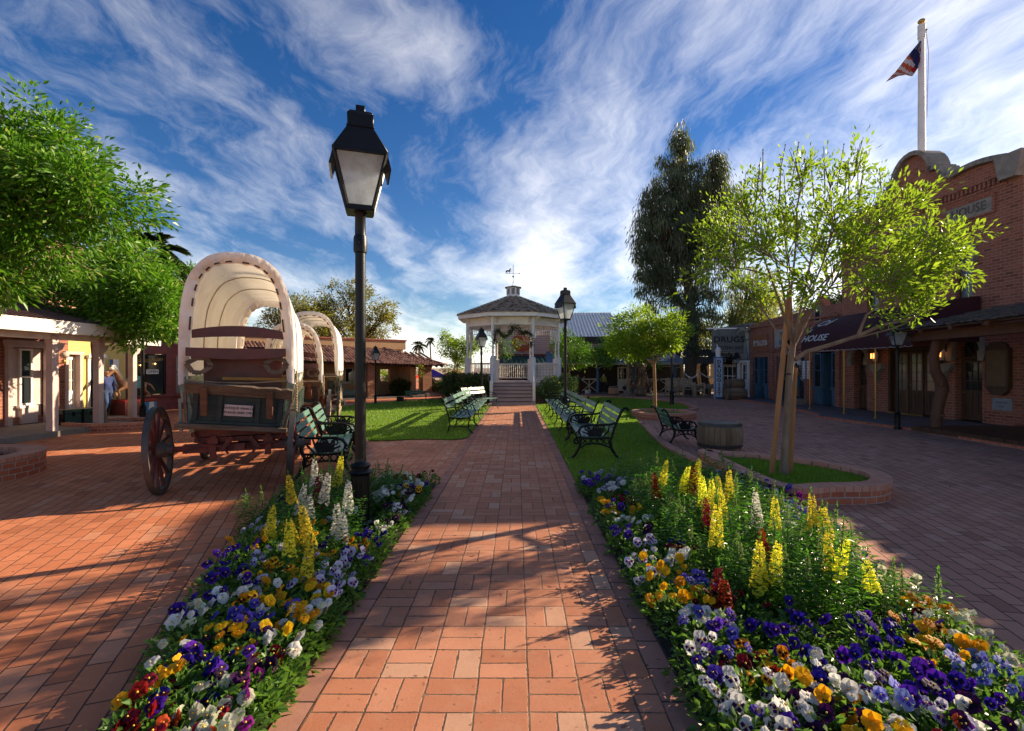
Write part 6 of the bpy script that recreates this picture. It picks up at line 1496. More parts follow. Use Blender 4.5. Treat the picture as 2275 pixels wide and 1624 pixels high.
tree('eucalyptus_tree','yellow green hanging branches on the low right side of the tall eucalyptus',10.6,27.6,[(0,0,0),(-.2,0,1.6),(.6,0,2.5),(1.4,0,3.4)],[lob(1600,700,50,40,0,1.2),lob(1650,640,55,70,.3,1.4),lob(1610,770,35,28,-.2,.8),lob(1660,720,30,30,0,.5)],9000,.2,m_eucy,m_barkd,tr=.2,cl=.3,ncl=200,seed=14,lw=.22,hang=.25)
for i,(x_,y_,zt_,r_,lb) in enumerate(((-14.6,35,4.6,2.6,'rounded yellow green tree behind the near wagon cover'),(-12.0,37,5.9,2.3,'taller sparse olive tree behind the lamp post'))):
    tree('olive_tree',lb,x_,y_,[(0,0,0),(0,0,1.5),(.1,0,2.6)],[(-.6,0,zt_+.2,r_*.8,r_*.8,r_*.75,2),(r_*.7,0,zt_-1.2,r_*.6,r_*.6,r_*.55,1.2),(-r_*.9,0,zt_-.6,r_*.6,r_*.6,r_*.8,1),(.3,0,zt_+1.4,r_*.4,r_*.4,r_*.4,.6 if i else .1),(r_*1.0,0,zt_-.1,r_*.35,r_*.4,r_*.35,.5*i)],13000 if i==0 else 9000,.22,m_olive,m_barkd,'olive coloured trees beyond the arcade',tr=.2,cl=.42 if i==0 else .36,ncl=230,seed=20+i)
tree('round_bush_tree','grey green round tree top just above the arcade parapet',-15.0,50,[(0,0,0),(0,0,3)],[(0,0,4.7,1.0,1.0,1.1,1)],3000,.2,m_euc,m_barkd,None,tr=.1,cl=.3,seed=25)
for i,(x_,y_,zt_,r_) in enumerate(((15.5,31,4.6,2.3),(20,27,5.0,2.6),(16.5,24.5,4.2,1.6),(12.4,34,3.3,2.1))):
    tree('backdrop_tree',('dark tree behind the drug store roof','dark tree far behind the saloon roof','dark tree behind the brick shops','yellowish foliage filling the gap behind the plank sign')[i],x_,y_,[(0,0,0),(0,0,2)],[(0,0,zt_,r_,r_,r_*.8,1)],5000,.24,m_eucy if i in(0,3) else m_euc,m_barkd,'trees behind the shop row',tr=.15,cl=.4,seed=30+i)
# palms
def palm(name,lb,x_,y_,h,r_,nf=22,tr=.12,group=None,skirt=True):
    t=thing(name,lb,'palm tree',(x_,y_,0),0,group); b=MB(); b.tube([(0,0,0),(.03*h,0,h*.5),(0,0,h)],[tr*1.2,tr,tr*.9],8); b.build('trunk',m_bark,t)
    P=[];D=[]
    for i in range(nf):
        a=rnd.uniform(0,2*PI); e=rnd.uniform(-.6,1.25); d=Vector((math.cos(a)*math.cos(e),math.sin(a)*math.cos(e),math.sin(e)))
        sd_=Vector((-math.sin(a),math.cos(a),0))
        for k in range(44):
            f=.2+.8*k/43; p=d*r_*f*.7-Vector((0,0,.35*r_*f*f)); 
            for s in(-1,1): P.append(Vector((0,0,h))+p); D.append(d*.9+sd_*s*.6*(1.2-f)+Vector((0,0,-.5*f)))
    leafmesh('crown',P,D,r_*.34,.055,m_palm,t,droop=.45)
G3='distant palms beyond the arcade'
palm('palm_tree','tall palm beyond the arcade, leftmost of the three distant palms',xw(930,70),70,zw(767,70),1.35,group=G3); palm('palm_tree','curved slim palm, middle of the three distant palms',xw(955,76),76,zw(757,76),1.2,group=G3); palm('palm_tree','distant palm standing alone nearest the gazebo',xw(1009,78),78,zw(757,78),1.2,group=G3)
palm('palm_tree','shaggy palm with drooping fronds behind the top left tree',xw(335,18),18,zw(560,18),1.5,30,.2)
# hedge and bushes
def bush(name,lb,x_,y_,rx,ry,rz,n,ls,mt,cat='bush',boxy=False,seed=1):
    r=random.Random(seed); t=thing(name,lb,cat,(x_,y_,0)); P=[];D=[]; b=MB()
    for i in range(14): a=r.uniform(0,2*PI); b.tube([(0,0,0),(rx*.4*math.cos(a),ry*.4*math.sin(a),rz*.6),(rx*.8*math.cos(a),ry*.8*math.sin(a),rz*r.uniform(.8,1.7))],[.02,.014,.006],5)
    b.build('stems',m_barkd,t)
    for i in range(n):
        d=rv(r).normalized(); k=r.random()**.3
        if boxy: p=Vector((r.uniform(-1,1)*rx,r.uniform(-1,1)*ry,r.uniform(0,2)*rz)); f=max(abs(p.x)/rx,abs(p.y)/ry,abs(p.z-rz)/rz); p=Vector((p.x,p.y,p.z)) if f>.75 else p
        else: p=Vector((d.x*rx*k,d.y*ry*k,rz+d.z*rz*k))
        p+=Vector((1,1,1))*noise.noise(p*2.5+Vector((seed,0,0)))*.12
        if p.z<.02: p.z=.02
        P.append(p); D.append(d+rv(r)*.8)
    leafmesh('foliage',P,D,ls,.5,mt,t); return t
bush('hedge','dark green clipped hedge left of the gazebo steps',-2.15,21.2,1.0,.8,.62,9000,.10,m_hedge,'hedge',True,2)
bush('rose_bush','pale leaved rose bush right of the gazebo steps',1.45,20.9,.55,.5,.55,2600,.10,m_rose,seed=3); bush('rose_bush','larger rose bush behind the lamp post right of the gazebo',2.15,21.3,.45,.5,.62,2600,.10,m_rose,seed=4)
bush('shrub','dark shrub by the arcade steps',-3.6,26.6,1.0,.7,.4,2600,.13,m_hedge,seed=5); bush('shrub','dark potted shrub inside the arcade shade',-6.0,25.6,.5,.4,.45,1500,.12,m_hedge,seed=6); bush('shrub','sunlit shrub behind the arcade opening',-9.0,31.0,1.2,.6,.75,2200,.14,m_ash,seed=7)
tree('ivy_cluster','tangle of vine at the top of the right arcade pillar',-4.95,25.1,[(0,0,0),(0,0,.5)],[(0,0,1.25,.2,.2,.4,1)],300,.10,m_eucy,m_barkd,None,tr=.02,cl=.1,seed=44)
# evergreen garland across the gazebo entrance
ga=thing('garland','dark evergreen garland swagged across the front opening of the gazebo','garland',(GC[0],GC[1]-2.12,0))
P=[];D=[];b=MB(); gp_=[(-.80,2.55),(-.78,2.85),(-.72,3.12),(-.6,3.1),(-.5,2.93),(-.35,2.86),(-.15,2.98),(-.02,3.2),(.1,3.27),(.25,3.17),(.4,2.98),(.55,3.05),(.7,3.03),(.82,2.88),(.83,2.62),(.78,2.4)]
b.tube([(p[0],0,p[1]) for p in gp_],.025,5); b.build('stem',m_barkd,ga)
for (x0,z0),(x1,z1) in zip(gp_,gp_[1:]):
    for _ in range(95):
        t_=rnd.random(); fat=.05+.07*math.exp(-((x0-.1)/.2)**2); P.append((x0+(x1-x0)*t_+rnd.gauss(0,fat),rnd.gauss(0,.05),z0+(z1-z0)*t_+rnd.gauss(0,fat))); D.append(tuple(rv()))
leafmesh('greenery',P,D,.09,.35,m_hedge,ga)
# canopies beyond the arcade
def canopy(lb,x_,y_,w_,mt,z_=1.5):
    t=thing('market_canopy',lb,'canopy',(x_,y_,0),0,'red and blue canopies beyond the arcade'); b=MB(); a=w_/2
    b.add([(-a,-a,z_),(a,-a,z_),(a,a,z_),(-a,a,z_),(0,0,z_+.45),(-a,-a,z_-.12),(a,-a,z_-.12),(a,a,z_-.12),(-a,a,z_-.12)],[(0,1,4),(1,2,4),(2,3,4),(3,0,4),(5,6,1,0),(6,7,2,1),(7,8,3,2),(8,5,0,3)]); b.build('canopy_cloth',mt,t,smooth=0)
    b=MB(); 
    for sx in(-1,1):
        for sy in(-1,1): b.bar((sx*a*.95,sy*a*.95,0),(sx*a*.95,sy*a*.95,z_),.04)
    b.build('canopy_legs',m_white,t)
mr=clothmat('red_canopy',(.62,.03,.02),(.5,.02,.02),.4); mb_=clothmat('blue_canopy',(.02,.06,.55),(.02,.05,.4),.4)
canopy('blue canopy right beside the arcade pillar',-5.75,34,1.5,mb_,.95); canopy('red canopy between the blue canopy and the gazebo',-4.45,35.5,1.9,mr,.92); canopy('orange red canopy next to the gazebo base',-3.3,36.5,1.3,mr,.9); canopy('red canopy seen through the arcade opening',-8.0,36,1.6,mr,.85)
for i,(x_,y_) in enumerate(((-4.9,33.2),(-2.9,33.5))):
    bush('shrub',('dark planting under the blue canopy','dark planting behind the hedge')[i],x_,y_,1.5,.5,.35,1800,.15,m_hedge,seed=50+i)
# ================= flower beds
COL={'violet':((.05,.012,.30),(.008,.002,.03)),'purple':((.075,.03,.33),(.02,.005,.08)),'lilac':((.13,.10,.50),(.04,.02,.2)),'lightblue':((.30,.34,.68),(.08,.05,.35)),'darkv':((.035,.004,.05),(.006,.001,.01)),'plum':((.20,.01,.20),(.03,.001,.03)),
 'yellow':((.80,.42,.008),(.75,.36,.005)),'yellowb':((.78,.38,.006),(.05,.01,.004)),'white':((.74,.73,.68),(.70,.68,.58)),'whiteb':((.74,.72,.68),(.045,.006,.07)),'cream':((.66,.66,.48),(.6,.58,.35)),'bicolor':((.62,.56,.68),(.09,.01,.17)),'maroon':((.17,.004,.010),(.02,.001,.003)),'maroonr':((.42,.025,.012),(.12,.005,.004))}
CN={'violet':'deep violet','purple':'purple','lilac':'lilac blue','lightblue':'pale blue','darkv':'blackish purple','plum':'magenta plum','yellow':'plain yellow','yellowb':'yellow dark faced','white':'plain white','whiteb':'white dark faced','cream':'creamy white','bicolor':'white and purple','maroon':'dark maroon','maroonr':'bright red'}
def petalmat(nm,c):
    mt,(nd,m,mix,ramp,L),out=base(nm)
    oi=nd('ShaderNodeObjectInfo'); hs_=nd('ShaderNodeHueSaturation',{'Color':(*c,1)}); L.new(m('ADD',.75,m('MULTIPLY',oi.outputs['Random'],.5)),hs_.inputs['Value']); L.new(m('ADD',.48,m('MULTIPLY',oi.outputs['Random'],.04)),hs_.inputs['Hue'])
    ps=nd('ShaderNodeBsdfPrincipled',{'Base Color':hs_.outputs[0],'Roughness':.65,'Specular IOR Level':.2}); t=nd('ShaderNodeBsdfTranslucent',{'Color':hs_.outputs[0]})
    L.new(nd('ShaderNodeMixShader',{0:.38,1:ps.outputs[0],2:t.outputs[0]}).outputs[0],out.inputs[0]); return mt
m_eye=mat('pansy_centre',(.75,.42,.02),.6)
PM={k:(petalmat('pansy_%s'%k,v[0]),petalmat('pansy_face_%s'%k,v[1])) for k,v in COL.items()}
def pansy(seed):
    r=random.Random(seed); b=MB(); R_=.031
    for (a,dist,rad,zz_,bl) in((R(62),.50,.60,-.006,0),(R(118),.50,.60,-.008,0),(R(-8),.48,.52,.0,1),(R(188),.48,.52,.002,1),(R(-90),.50,.66,.004,1)):
        c=Vector((math.cos(a)*dist*R_,math.sin(a)*dist*R_,zz_)); n=9; rings=[(.0,),(.62,),(1.0,)]
        vs=[c+Vector((0,0,.001))];fs=[];ks=[]
        for q,(f,) in enumerate(rings[1:]):
            for i in range(n):
                t=2*PI*i/n; p=c+Vector((math.cos(t),math.sin(t),0))*rad*R_*f*(1+.10*r.uniform(-1,1)*(f>.9))
                p.z+= (-.12*R_*f*f)+(.16*R_*math.sin(3*t+seed)*(f>.9))+.0; vs.append(p)
        k0=1
        b.add(vs,[(0,1+i,1+(i+1)%n) for i in range(n)]+[(1+i,1+n+i,1+n+(i+1)%n,1+(i+1)%n) for i in range(n)],k=0)
        if bl:
            d=Vector((math.cos(a),math.sin(a),0)); s=Vector((-d.y,d.x,0)); o=Vector((0,0,.0042+zz_))
            b.add([o+d*.004,o+d*.5*R_+s*.32*R_,o+d*.78*R_,o+d*.5*R_-s*.32*R_],[(0,1,2,3)][:1],k=1)
            vv=b.v[-4:]
    b.sphere((0,0,.0075),.0042,5,k=2); return b
PB_={}
for k in COL: PB_[k]=[]
for s in range(2):
    pb=pansy(s+3)
    for k in COL:
        me=bpy.data.meshes.new('blossom'); me.from_pydata(pb.v,[],pb.f)
        for q in(PM[k][0],PM[k][1],m_eye): me.materials.append(q)
        me.polygons.foreach_set('material_index',pb.mi); me.polygons.foreach_set('use_smooth',[True]*len(pb.f)); me.update(); PB_[k].append(me)
FO=[]
for s in range(4):
    r=random.Random(60+s); P=[];D=[]
    for i in range(170):
        a=r.uniform(0,2*PI); q=r.random()**.6*.135; zz_=r.uniform(.01,.18)*(1-(q/.16)**2*.6); P.append((q*math.cos(a),q*math.sin(a),zz_)); D.append((math.cos(a)*r.uniform(.1,1.3),math.sin(a)*r.uniform(.1,1.3),r.uniform(-.2,1.1)))
    o=leafmesh('foliage',P,D,.048,.42,m_cov,droop=.15); FO.append(o.data); bpy.data.objects.remove(o)
def pplant(x_,y_,k,side,seed,nb=6,s=1.0):
    r=random.Random(seed); bedn='left' if side<0 else 'right'; nearf='near end' if y_<3.6 else 'far end'
    t=thing('pansy_plant','%s pansies in the %s of the %s flower bed'%(CN[k],nearf,bedn),'flower',(x_,y_,.016),r.uniform(0,6.28),'%s pansies, %s of the %s bed'%(CN[k],nearf,bedn)); t.scale=(s,)*3
    o=bpy.data.objects.new('foliage',r.choice(FO)); sc.collection.objects.link(o); o.parent=t
    rz=t.rotation_euler.z
    for i in range(nb):
        a=r.uniform(0,2*PI); q=r.random()**.5*.115; o=bpy.data.objects.new('blossom',r.choice(PB_[k])); sc.collection.objects.link(o); o.parent=t
        o.location=(q*math.cos(a),q*math.sin(a),r.uniform(.135,.205))
        # face up and somewhat towards open side (world south-west), jittered
        az=r.gauss(-PI/2+(-.15 if side<0 else -.35),.75)-rz; el=r.uniform(.15,1.15)
        nrm=Vector((math.cos(az)*math.cos(el),math.sin(az)*math.cos(el),math.sin(el)))
        o.rotation_mode='QUATERNION'; qn=nrm.to_track_quat('Z','Y'); o.rotation_quaternion=qn; ss=r.uniform(.62,1.2); o.scale=(ss,ss,ss)
ZL=(400,1500,1.515);ZR=(2000,1500,1.515);ZR3=(2700,1600,1.671);ZS=(2200,1350,2.275)
def zc(Z,x_,y_,z_): 
    px=(Z[0]+x_/Z[2])/1.58374; py=(Z[1]+y_/Z[2])/1.58374; return gp(px,py,z_)
AL="740,550,bicolor 850,540,whiteb 870,560,yellow 690,650,violet 620,670,violet 800,600,yellow 600,740,violet 630,750,violet 540,800,violet 790,690,bicolor 800,760,yellowb 900,730,yellowb 720,810,bicolor 640,860,violet 880,800,yellow 1240,640,yellowb 1330,620,yellowb 1290,560,violet 1370,580,violet 1440,590,violet 1470,670,violet 1250,680,bicolor 1310,700,bicolor 1150,740,bicolor 1050,810,bicolor 1240,800,bicolor 1320,800,bicolor 1210,900,bicolor 770,870,white 900,900,yellow 1050,880,yellow 960,950,yellow 1050,930,yellow 1000,1000,yellow 1080,1060,yellow 890,990,white 690,930,yellowb 600,900,white 470,930,violet 430,970,violet 480,980,cream 600,980,lilac 700,1020,lilac 800,1010,lilac 860,950,lilac 1120,940,white 1180,1010,white 1240,970,cream 340,1080,cream 380,1040,white 900,1100,white 980,1130,white 460,1120,yellow 530,1100,yellow 620,1060,yellow 620,1100,darkv 800,1140,darkv 740,1120,yellow 450,1170,violet 420,1190,yellow 630,1230,violet 590,1210,violet 310,1230,white 370,1250,violet 300,1290,violet 490,1300,violet 910,1220,plum 990,1230,maroon 910,1300,plum 800,1370,plum 760,1290,darkv 590,1320,darkv 560,1370,cream 450,1410,violet 250,1310,yellow 210,1380,yellow 720,1370,plum 330,1370,maroon 370,1490,maroonr 200,1440,maroonr 190,1480,violet 270,1500,maroon 470,1510,cream 710,1530,cream 780,1540,plum 610,1570,cream 450,1600,maroonr 120,1540,maroon 500,1590,cream 1400,300,cream 1560,320,violet 1630,310,white 1690,350,darkv 1600,350,yellowb 1480,370,white 1430,440,whiteb 1570,430,whiteb 1500,430,darkv 1640,470,darkv 1430,490,whiteb 1490,530,whiteb 1540,390,white 1650,370,darkv 1510,280,maroon 1410,360,white 60,1600,maroon 300,1610,maroonr 650,1620,cream"
AR="130,300,purple 200,330,bicolor 270,330,white 150,390,yellow 200,450,yellow 260,410,purple 270,480,white 300,540,purple 390,620,bicolor 320,690,bicolor 500,670,white 600,690,white 560,740,yellow 480,800,yellow 400,810,whiteb 640,810,lilac 720,830,lilac 600,640,maroon 540,890,yellow 620,960,white 740,1000,white 780,930,maroon 940,930,maroon 700,1060,lilac 860,1060,purple 860,1150,lilac 640,1170,whiteb 740,1270,purple 1200,1000,violet 1300,1060,violet 1080,1060,violet 1190,1160,violet 1340,1270,violet 1400,1330,violet 940,1260,maroon 1070,1310,yellowb 1050,1210,yellowb 830,1360,whiteb 960,1370,whiteb 780,1440,whiteb 1160,1440,white 1060,1540,whiteb 1180,1530,whiteb 850,1560,whiteb 1280,1250,white 1380,1400,yellow 1450,1370,white 1150,1600,violet 1300,1480,darkv 1400,1500,darkv 980,1600,whiteb 350,360,purple 320,300,bicolor 340,390,maroon 240,560,purple 440,560,darkv 580,610,violet 700,900,yellow 650,860,yellow 800,1010,white"
AR3="740,740,cream 820,850,yellow 1000,890,yellow 880,940,maroon 1030,980,cream 1130,980,cream 900,1000,yellow 1070,1090,yellow 1000,1190,yellow 1400,1100,cream 1450,1170,cream 1380,1240,lightblue 1200,1200,lightblue 1250,1290,lightblue 1430,1330,lightblue 720,1150,violet 700,1240,violet 960,1280,violet 1080,1320,violet 920,1440,violet 1030,1550,bicolor 600,1500,yellow 640,1580,yellow 960,1600,maroonr 1200,1430,violet 1380,1590,white 850,980,purple 640,620,lilac 130,350,plum 110,320,white 200,390,lilac 310,400,lilac 150,420,white 690,660,cream 350,470,maroon 770,1400,lightblue 560,1330,darkv 1150,1500,darkv 780,1560,white 1300,1540,darkv 1440,1450,violet 500,1420,white 400,1530,darkv 680,1350,white"
anch=[]
for Z,S in((ZL,AL),(ZR,AR),(ZR3,AR3)):
    for q in S.split():
        a,c,k=q.split(','); x_,y_=zc(Z,float(a),float(c),.19); anch.append((x_,y_,k,-1 if Z is ZL else 1))
placed=[]
lampgap=lambda x_,y_: abs(x_+1.36)<.19 and 3.95<y_<4.95
def okbed(x_,y_,m_=.03):
    for pl in(BL,BR):
        if inpoly((x_,y_),pl): return True
    return False
sd0=100
for (x_,y_,k,s) in anch:
    if s<0: x_=min(x_,-1.12)
    else: x_=max(x_,.86)
    if not okbed(x_,y_): 
        for t_ in range(12):
            cxm=-1.9 if s<0 else 1.7
            x_+= (cxm-x_)*.08
            if okbed(x_,y_): break
    y_=min(y_,6.25)
    if not okbed(x_,y_) or lampgap(x_,y_): continue
    placed.append((x_,y_)); sd0+=1
    pplant(x_,y_,k,s,sd0,3 if (y_<2.5 and s<0) else 5 if y_<4.5 else 7,1.0 if y_<5 else 1.1)
# fill the gaps
r=random.Random(5); tries=0; nf=0
snap_zone=lambda x_,y_: (x_>1.15 and x_<2.55 and y_>2.6) or (x_<-1.6 and y_>4.2)
while tries<5000 and nf<150:
    tries+=1; s=r.choice((-1,1,1)); y_=r.uniform(1.75,6.2); x_=r.uniform(-2.9,-1.1) if s<0 else r.uniform(.85,2.85)
    if not okbed(x_,y_) or snap_zone(x_,y_) or lampgap(x_,y_) or (s<0 and not okbed(x_-.10,y_)): continue
    if min((x_-a)**2+(y_-c)**2 for a,c in placed)<.145**2: continue
    near=sorted(anch,key=lambda q:(q[0]-x_)**2+(q[1]-y_)**2)[:3]; k=r.choice(near)[2]
    placed.append((x_,y_)); nf+=1; sd0+=1; pplant(x_,y_,k,s,sd0,r.choice((2,3,5)))
# low leaf cover over the soil: nobody could count it
P=[];D=[]
for pl,n in((BL,5200),(BR,8200)):
    xs=[p[0] for p in pl]; k=0
    while k<n:
        x_,y_=rnd.uniform(min(xs),max(xs)),.8+5.5*rnd.random()**1.1
        if not inpoly((x_,y_),pl): continue
        if (x_>-1.12 and x_<0) or (0<x_<.87): 
            if rnd.random()<.8: continue
        k+=1; P.append((x_,y_,.02+rnd.random()*.07)); D.append((rnd.gauss(0,1),rnd.gauss(0,1),rnd.uniform(0,1.2)))
leafmesh('bed_ground_cover',P,D,.05,.4,m_cov,droop=.1)['kind']='stuff'
# fallen leaves and petals on the paving and turf
P=[];D=[]
for i in range(420):
    x_,y_=rnd.uniform(-7,8),rnd.uniform(2.2,16)
    if okbed(x_,y_): continue
    if rnd.random()<.35: x_=(-1.0 if rnd.random()<.5 else .72)+rnd.gauss(0,.05)
    P.append((x_,y_,.026)); D.append((rnd.gauss(0,1),rnd.gauss(0,1),rnd.uniform(0,.25)))
leafmesh('fallen_leaves',P,D,.034,.45,leafmat('dry_leaf',(.16,.08,.03),(.30,.20,.06),.1))['kind']='stuff'
# snapdragons
SC={'yellow':(.82,.72,.05),'white':(.75,.72,.62),'red':(.25,.006,.012),'bud':(.25,.33,.10)}
SM={k:petalmat('snapdragon_%s'%k,v) for k,v in SC.items()}
def spike(seed,k):
    r=random.Random(seed); b=MB(); n=32 if k!='bud' else 16; hh=.24 if k!='bud' else .10
    for i in range(n):
        f=i/n; zz_=-hh*(1-f); a=i*2.4+r.uniform(-.3,.3); rad=.008+.019*(1-f)**.7 if k!='bud' else .003+.007*(1-f); s=(.0175*(1-f*.7)+.004)*r.uniform(.85,1.15) if k!='bud' else .007
        c=Vector((math.cos(a)*rad,math.sin(a)*rad,zz_)); d=Vector((math.cos(a),math.sin(a),-.15)).normalized(); sd_=Vector((-math.sin(a),math.cos(a),0)); u=Vector((0,0,1))
        # pouch, two upper lobes, three lower lobes, ruffled
        for (du,ds,l_) in((.75,-.55,.9),(.75,.55,.9),(-.5,-.75,1.1),(-.5,.75,1.1),(-.85,0,1.25),(.05,0,1.1)):
            cc_=c+d*s*.75*l_+u*s*du+sd_*s*ds; q=[]; m_=6
            ax1=(sd_+u*.2*ds).normalized(); ax2=(u*.75+d*(.55 if du>0 else -.6)).normalized()
            for t_ in range(m_): w_=s*.62*(1+r.uniform(-.25,.25)); q.append(cc_+ax1*math.cos(2*PI*t_/m_)*w_+ax2*math.sin(2*PI*t_/m_)*w_+d*r.uniform(-.15,.15)*s)
            b.add([cc_+d*s*.25]+q,[(0,1+t_,1+(t_+1)%m_) for t_ in range(m_)])
    b.tube([(0,0,-hh-.04),(0,0,.01)],[.004,.003],5,k=1)
    for i in range(7): a=i*2.4; b.add([(0,0,.0+.004*i),(math.cos(a)*.008,math.sin(a)*.008,.006+.006*i),(0,0,.02+.006*i)],[(0,1,2)],k=1)
    return b
SPK={}
for k in SC:
    SPK[k]=[]
    for s in range(3):
        sb=spike(s+5,k); me=bpy.data.meshes.new('flower_spike'); me.from_pydata(sb.v,[],sb.f); me.materials.append(SM[k]); me.materials.append(m_snl); me.polygons.foreach_set('material_index',sb.mi); me.update(); SPK[k].append(me)
SF=[]
for s in range(4):
    r=random.Random(80+s); P=[];D=[]
    for st in range(9):
        a=2*PI*st/9+r.uniform(-.3,.3) if st else 0; q=0 if st==0 else r.uniform(.03,.10); hh=1.0 if st==0 else r.uniform(.55,.95)
        bx,by=q*math.cos(a),q*math.sin(a)
        for i in range(34):
            f=i/33; zz_=f*hh; aa=i*2.4+st; rr=.004; out=.35+.4*r.random()
            P.append((bx*(1+.5*f)+rr*math.cos(aa),by*(1+.5*f)+rr*math.sin(aa),zz_)); D.append((math.cos(aa),math.sin(aa),out+.5*f))
    # unit-height plant, scaled in z
    o=leafmesh('leafy_stems',P,D,.072,.21,m_snl,droop=.35); SF.append(o.data); bpy.data.objects.remove(o)
def splant(x_,y_,h,k,seed,spikes=1):
    r=random.Random(seed); side='left' if x_<0 else 'right'; nf='near end' if y_<3.9 else 'far end'
    cn={'yellow':'yellow flowering snapdragon','white':'white flowering snapdragon','red':'dark red flowering snapdragon','bud':'leafy snapdragon in bud'}[k]
    t=thing('snapdragon','%s in the %s of the %s flower bed'%(cn,nf,side),'flower',(x_,y_,.016),r.uniform(0,6.28),'%ss, %s of the %s bed'%(cn,nf,side))
    hs_=h*.86 if k!='bud' else h*.95
    o=bpy.data.objects.new('leafy_stems',r.choice(SF)); sc.collection.objects.link(o); o.parent=t; o.scale=(1,1,hs_)
    for i in range(spikes):
        o=bpy.data.objects.new('flower_spike',r.choice(SPK[k])); sc.collection.objects.link(o); o.parent=t; dx=0 if i==0 else r.uniform(-.09,.09); dy=0 if i==0 else r.uniform(-.09,.09)
        o.location=(dx,dy,h if i==0 else h*r.uniform(.75,.95)); o.rotation_euler=(r.gauss(0,.12),r.gauss(0,.12),r.uniform(0,6)); s=r.uniform(.8,1.1); o.scale=(s,s,s*(1.1 if i==0 else .8))
SR="255,570,bud,.62 335,600,yellow,.60 510,650,yellow,.54 590,590,yellow,.62 610,720,yellow,.56 690,750,yellow,.5 690,830,yellow,.5 755,820,yellow,.5 830,680,yellow,.52 740,940,yellow,.56 640,900,red,.48 235,700,red,.48 1040,850,white,.55 1200,890,yellow,.52 1490,860,yellow,.62 1620,1170,yellow,.5 1745,1110,bud,.6 1090,1150,red,.42 560,640,red,.56 890,730,bud,.5 160,700,bud,.46 430,900,bud,.48 1080,1240,yellow,.45 1780,1210,yellow,.5 1560,1000,bud,.5"
SL="930,250,yellow,.62 1000,410,yellow,.5 935,480,yellow,.45 1050,600,yellow,.38 1070,170,white,.62 1145,240,white,.58 1250,280,white,.55 1190,400,white,.45 1215,150,yellow,.62 1090,260,red,.5 1020,300,white,.5 850,410,yellow,.4 1265,110,bud,.62 1150,190,bud,.6 1410,190,bud,.42 1460,185,bud,.42 1535,220,bud,.38 1480,240,bud,.36 1380,240,bud,.36"
SX="800,740,red,.34 1120,600,yellow,.44"
ns=0
for Z,S in((ZS,SR),(ZL,SL),(ZR,SX)):
    for q in S.split():
        a,c,k,h=q.split(','); h=float(h); x_,y_=zc(Z,float(a),float(c),h+.03)
        if x_>0: x_=max(x_,1.0)
        else: x_=min(x_,-1.25)
        y_=min(y_,6.2); ns+=1; splant(x_,y_,h,k,300+ns,1 if ns%3 else 2)
r=random.Random(9); k=0; pp_=[]
while k<104:
    y_=r.uniform(2.65,6.1); x_=r.uniform(1.08,2.62) 
    if not inpoly((x_,y_),BR) or x_>2.62-.0*(6-y_): continue
    if any((x_-a)**2+(y_-c)**2<.15**2 for a,c in pp_) : 
        if r.random()<.93: continue
    if x_<1.12+.30*max(0,(4.2-y_)/1.5): continue
    pp_.append((x_,y_)); k+=1; splant(x_,y_,r.uniform(.28,.48),'bud',500+k)
k=0
while k<14:
    y_=r.uniform(4.3,6.0); x_=r.uniform(-2.5,-1.45)
    if not inpoly((x_,y_),BL) or (abs(x_+1.4)<.3 and y_<4.9): continue
    k+=1; splant(x_,y_,r.uniform(.25,.38),'bud',700+k)
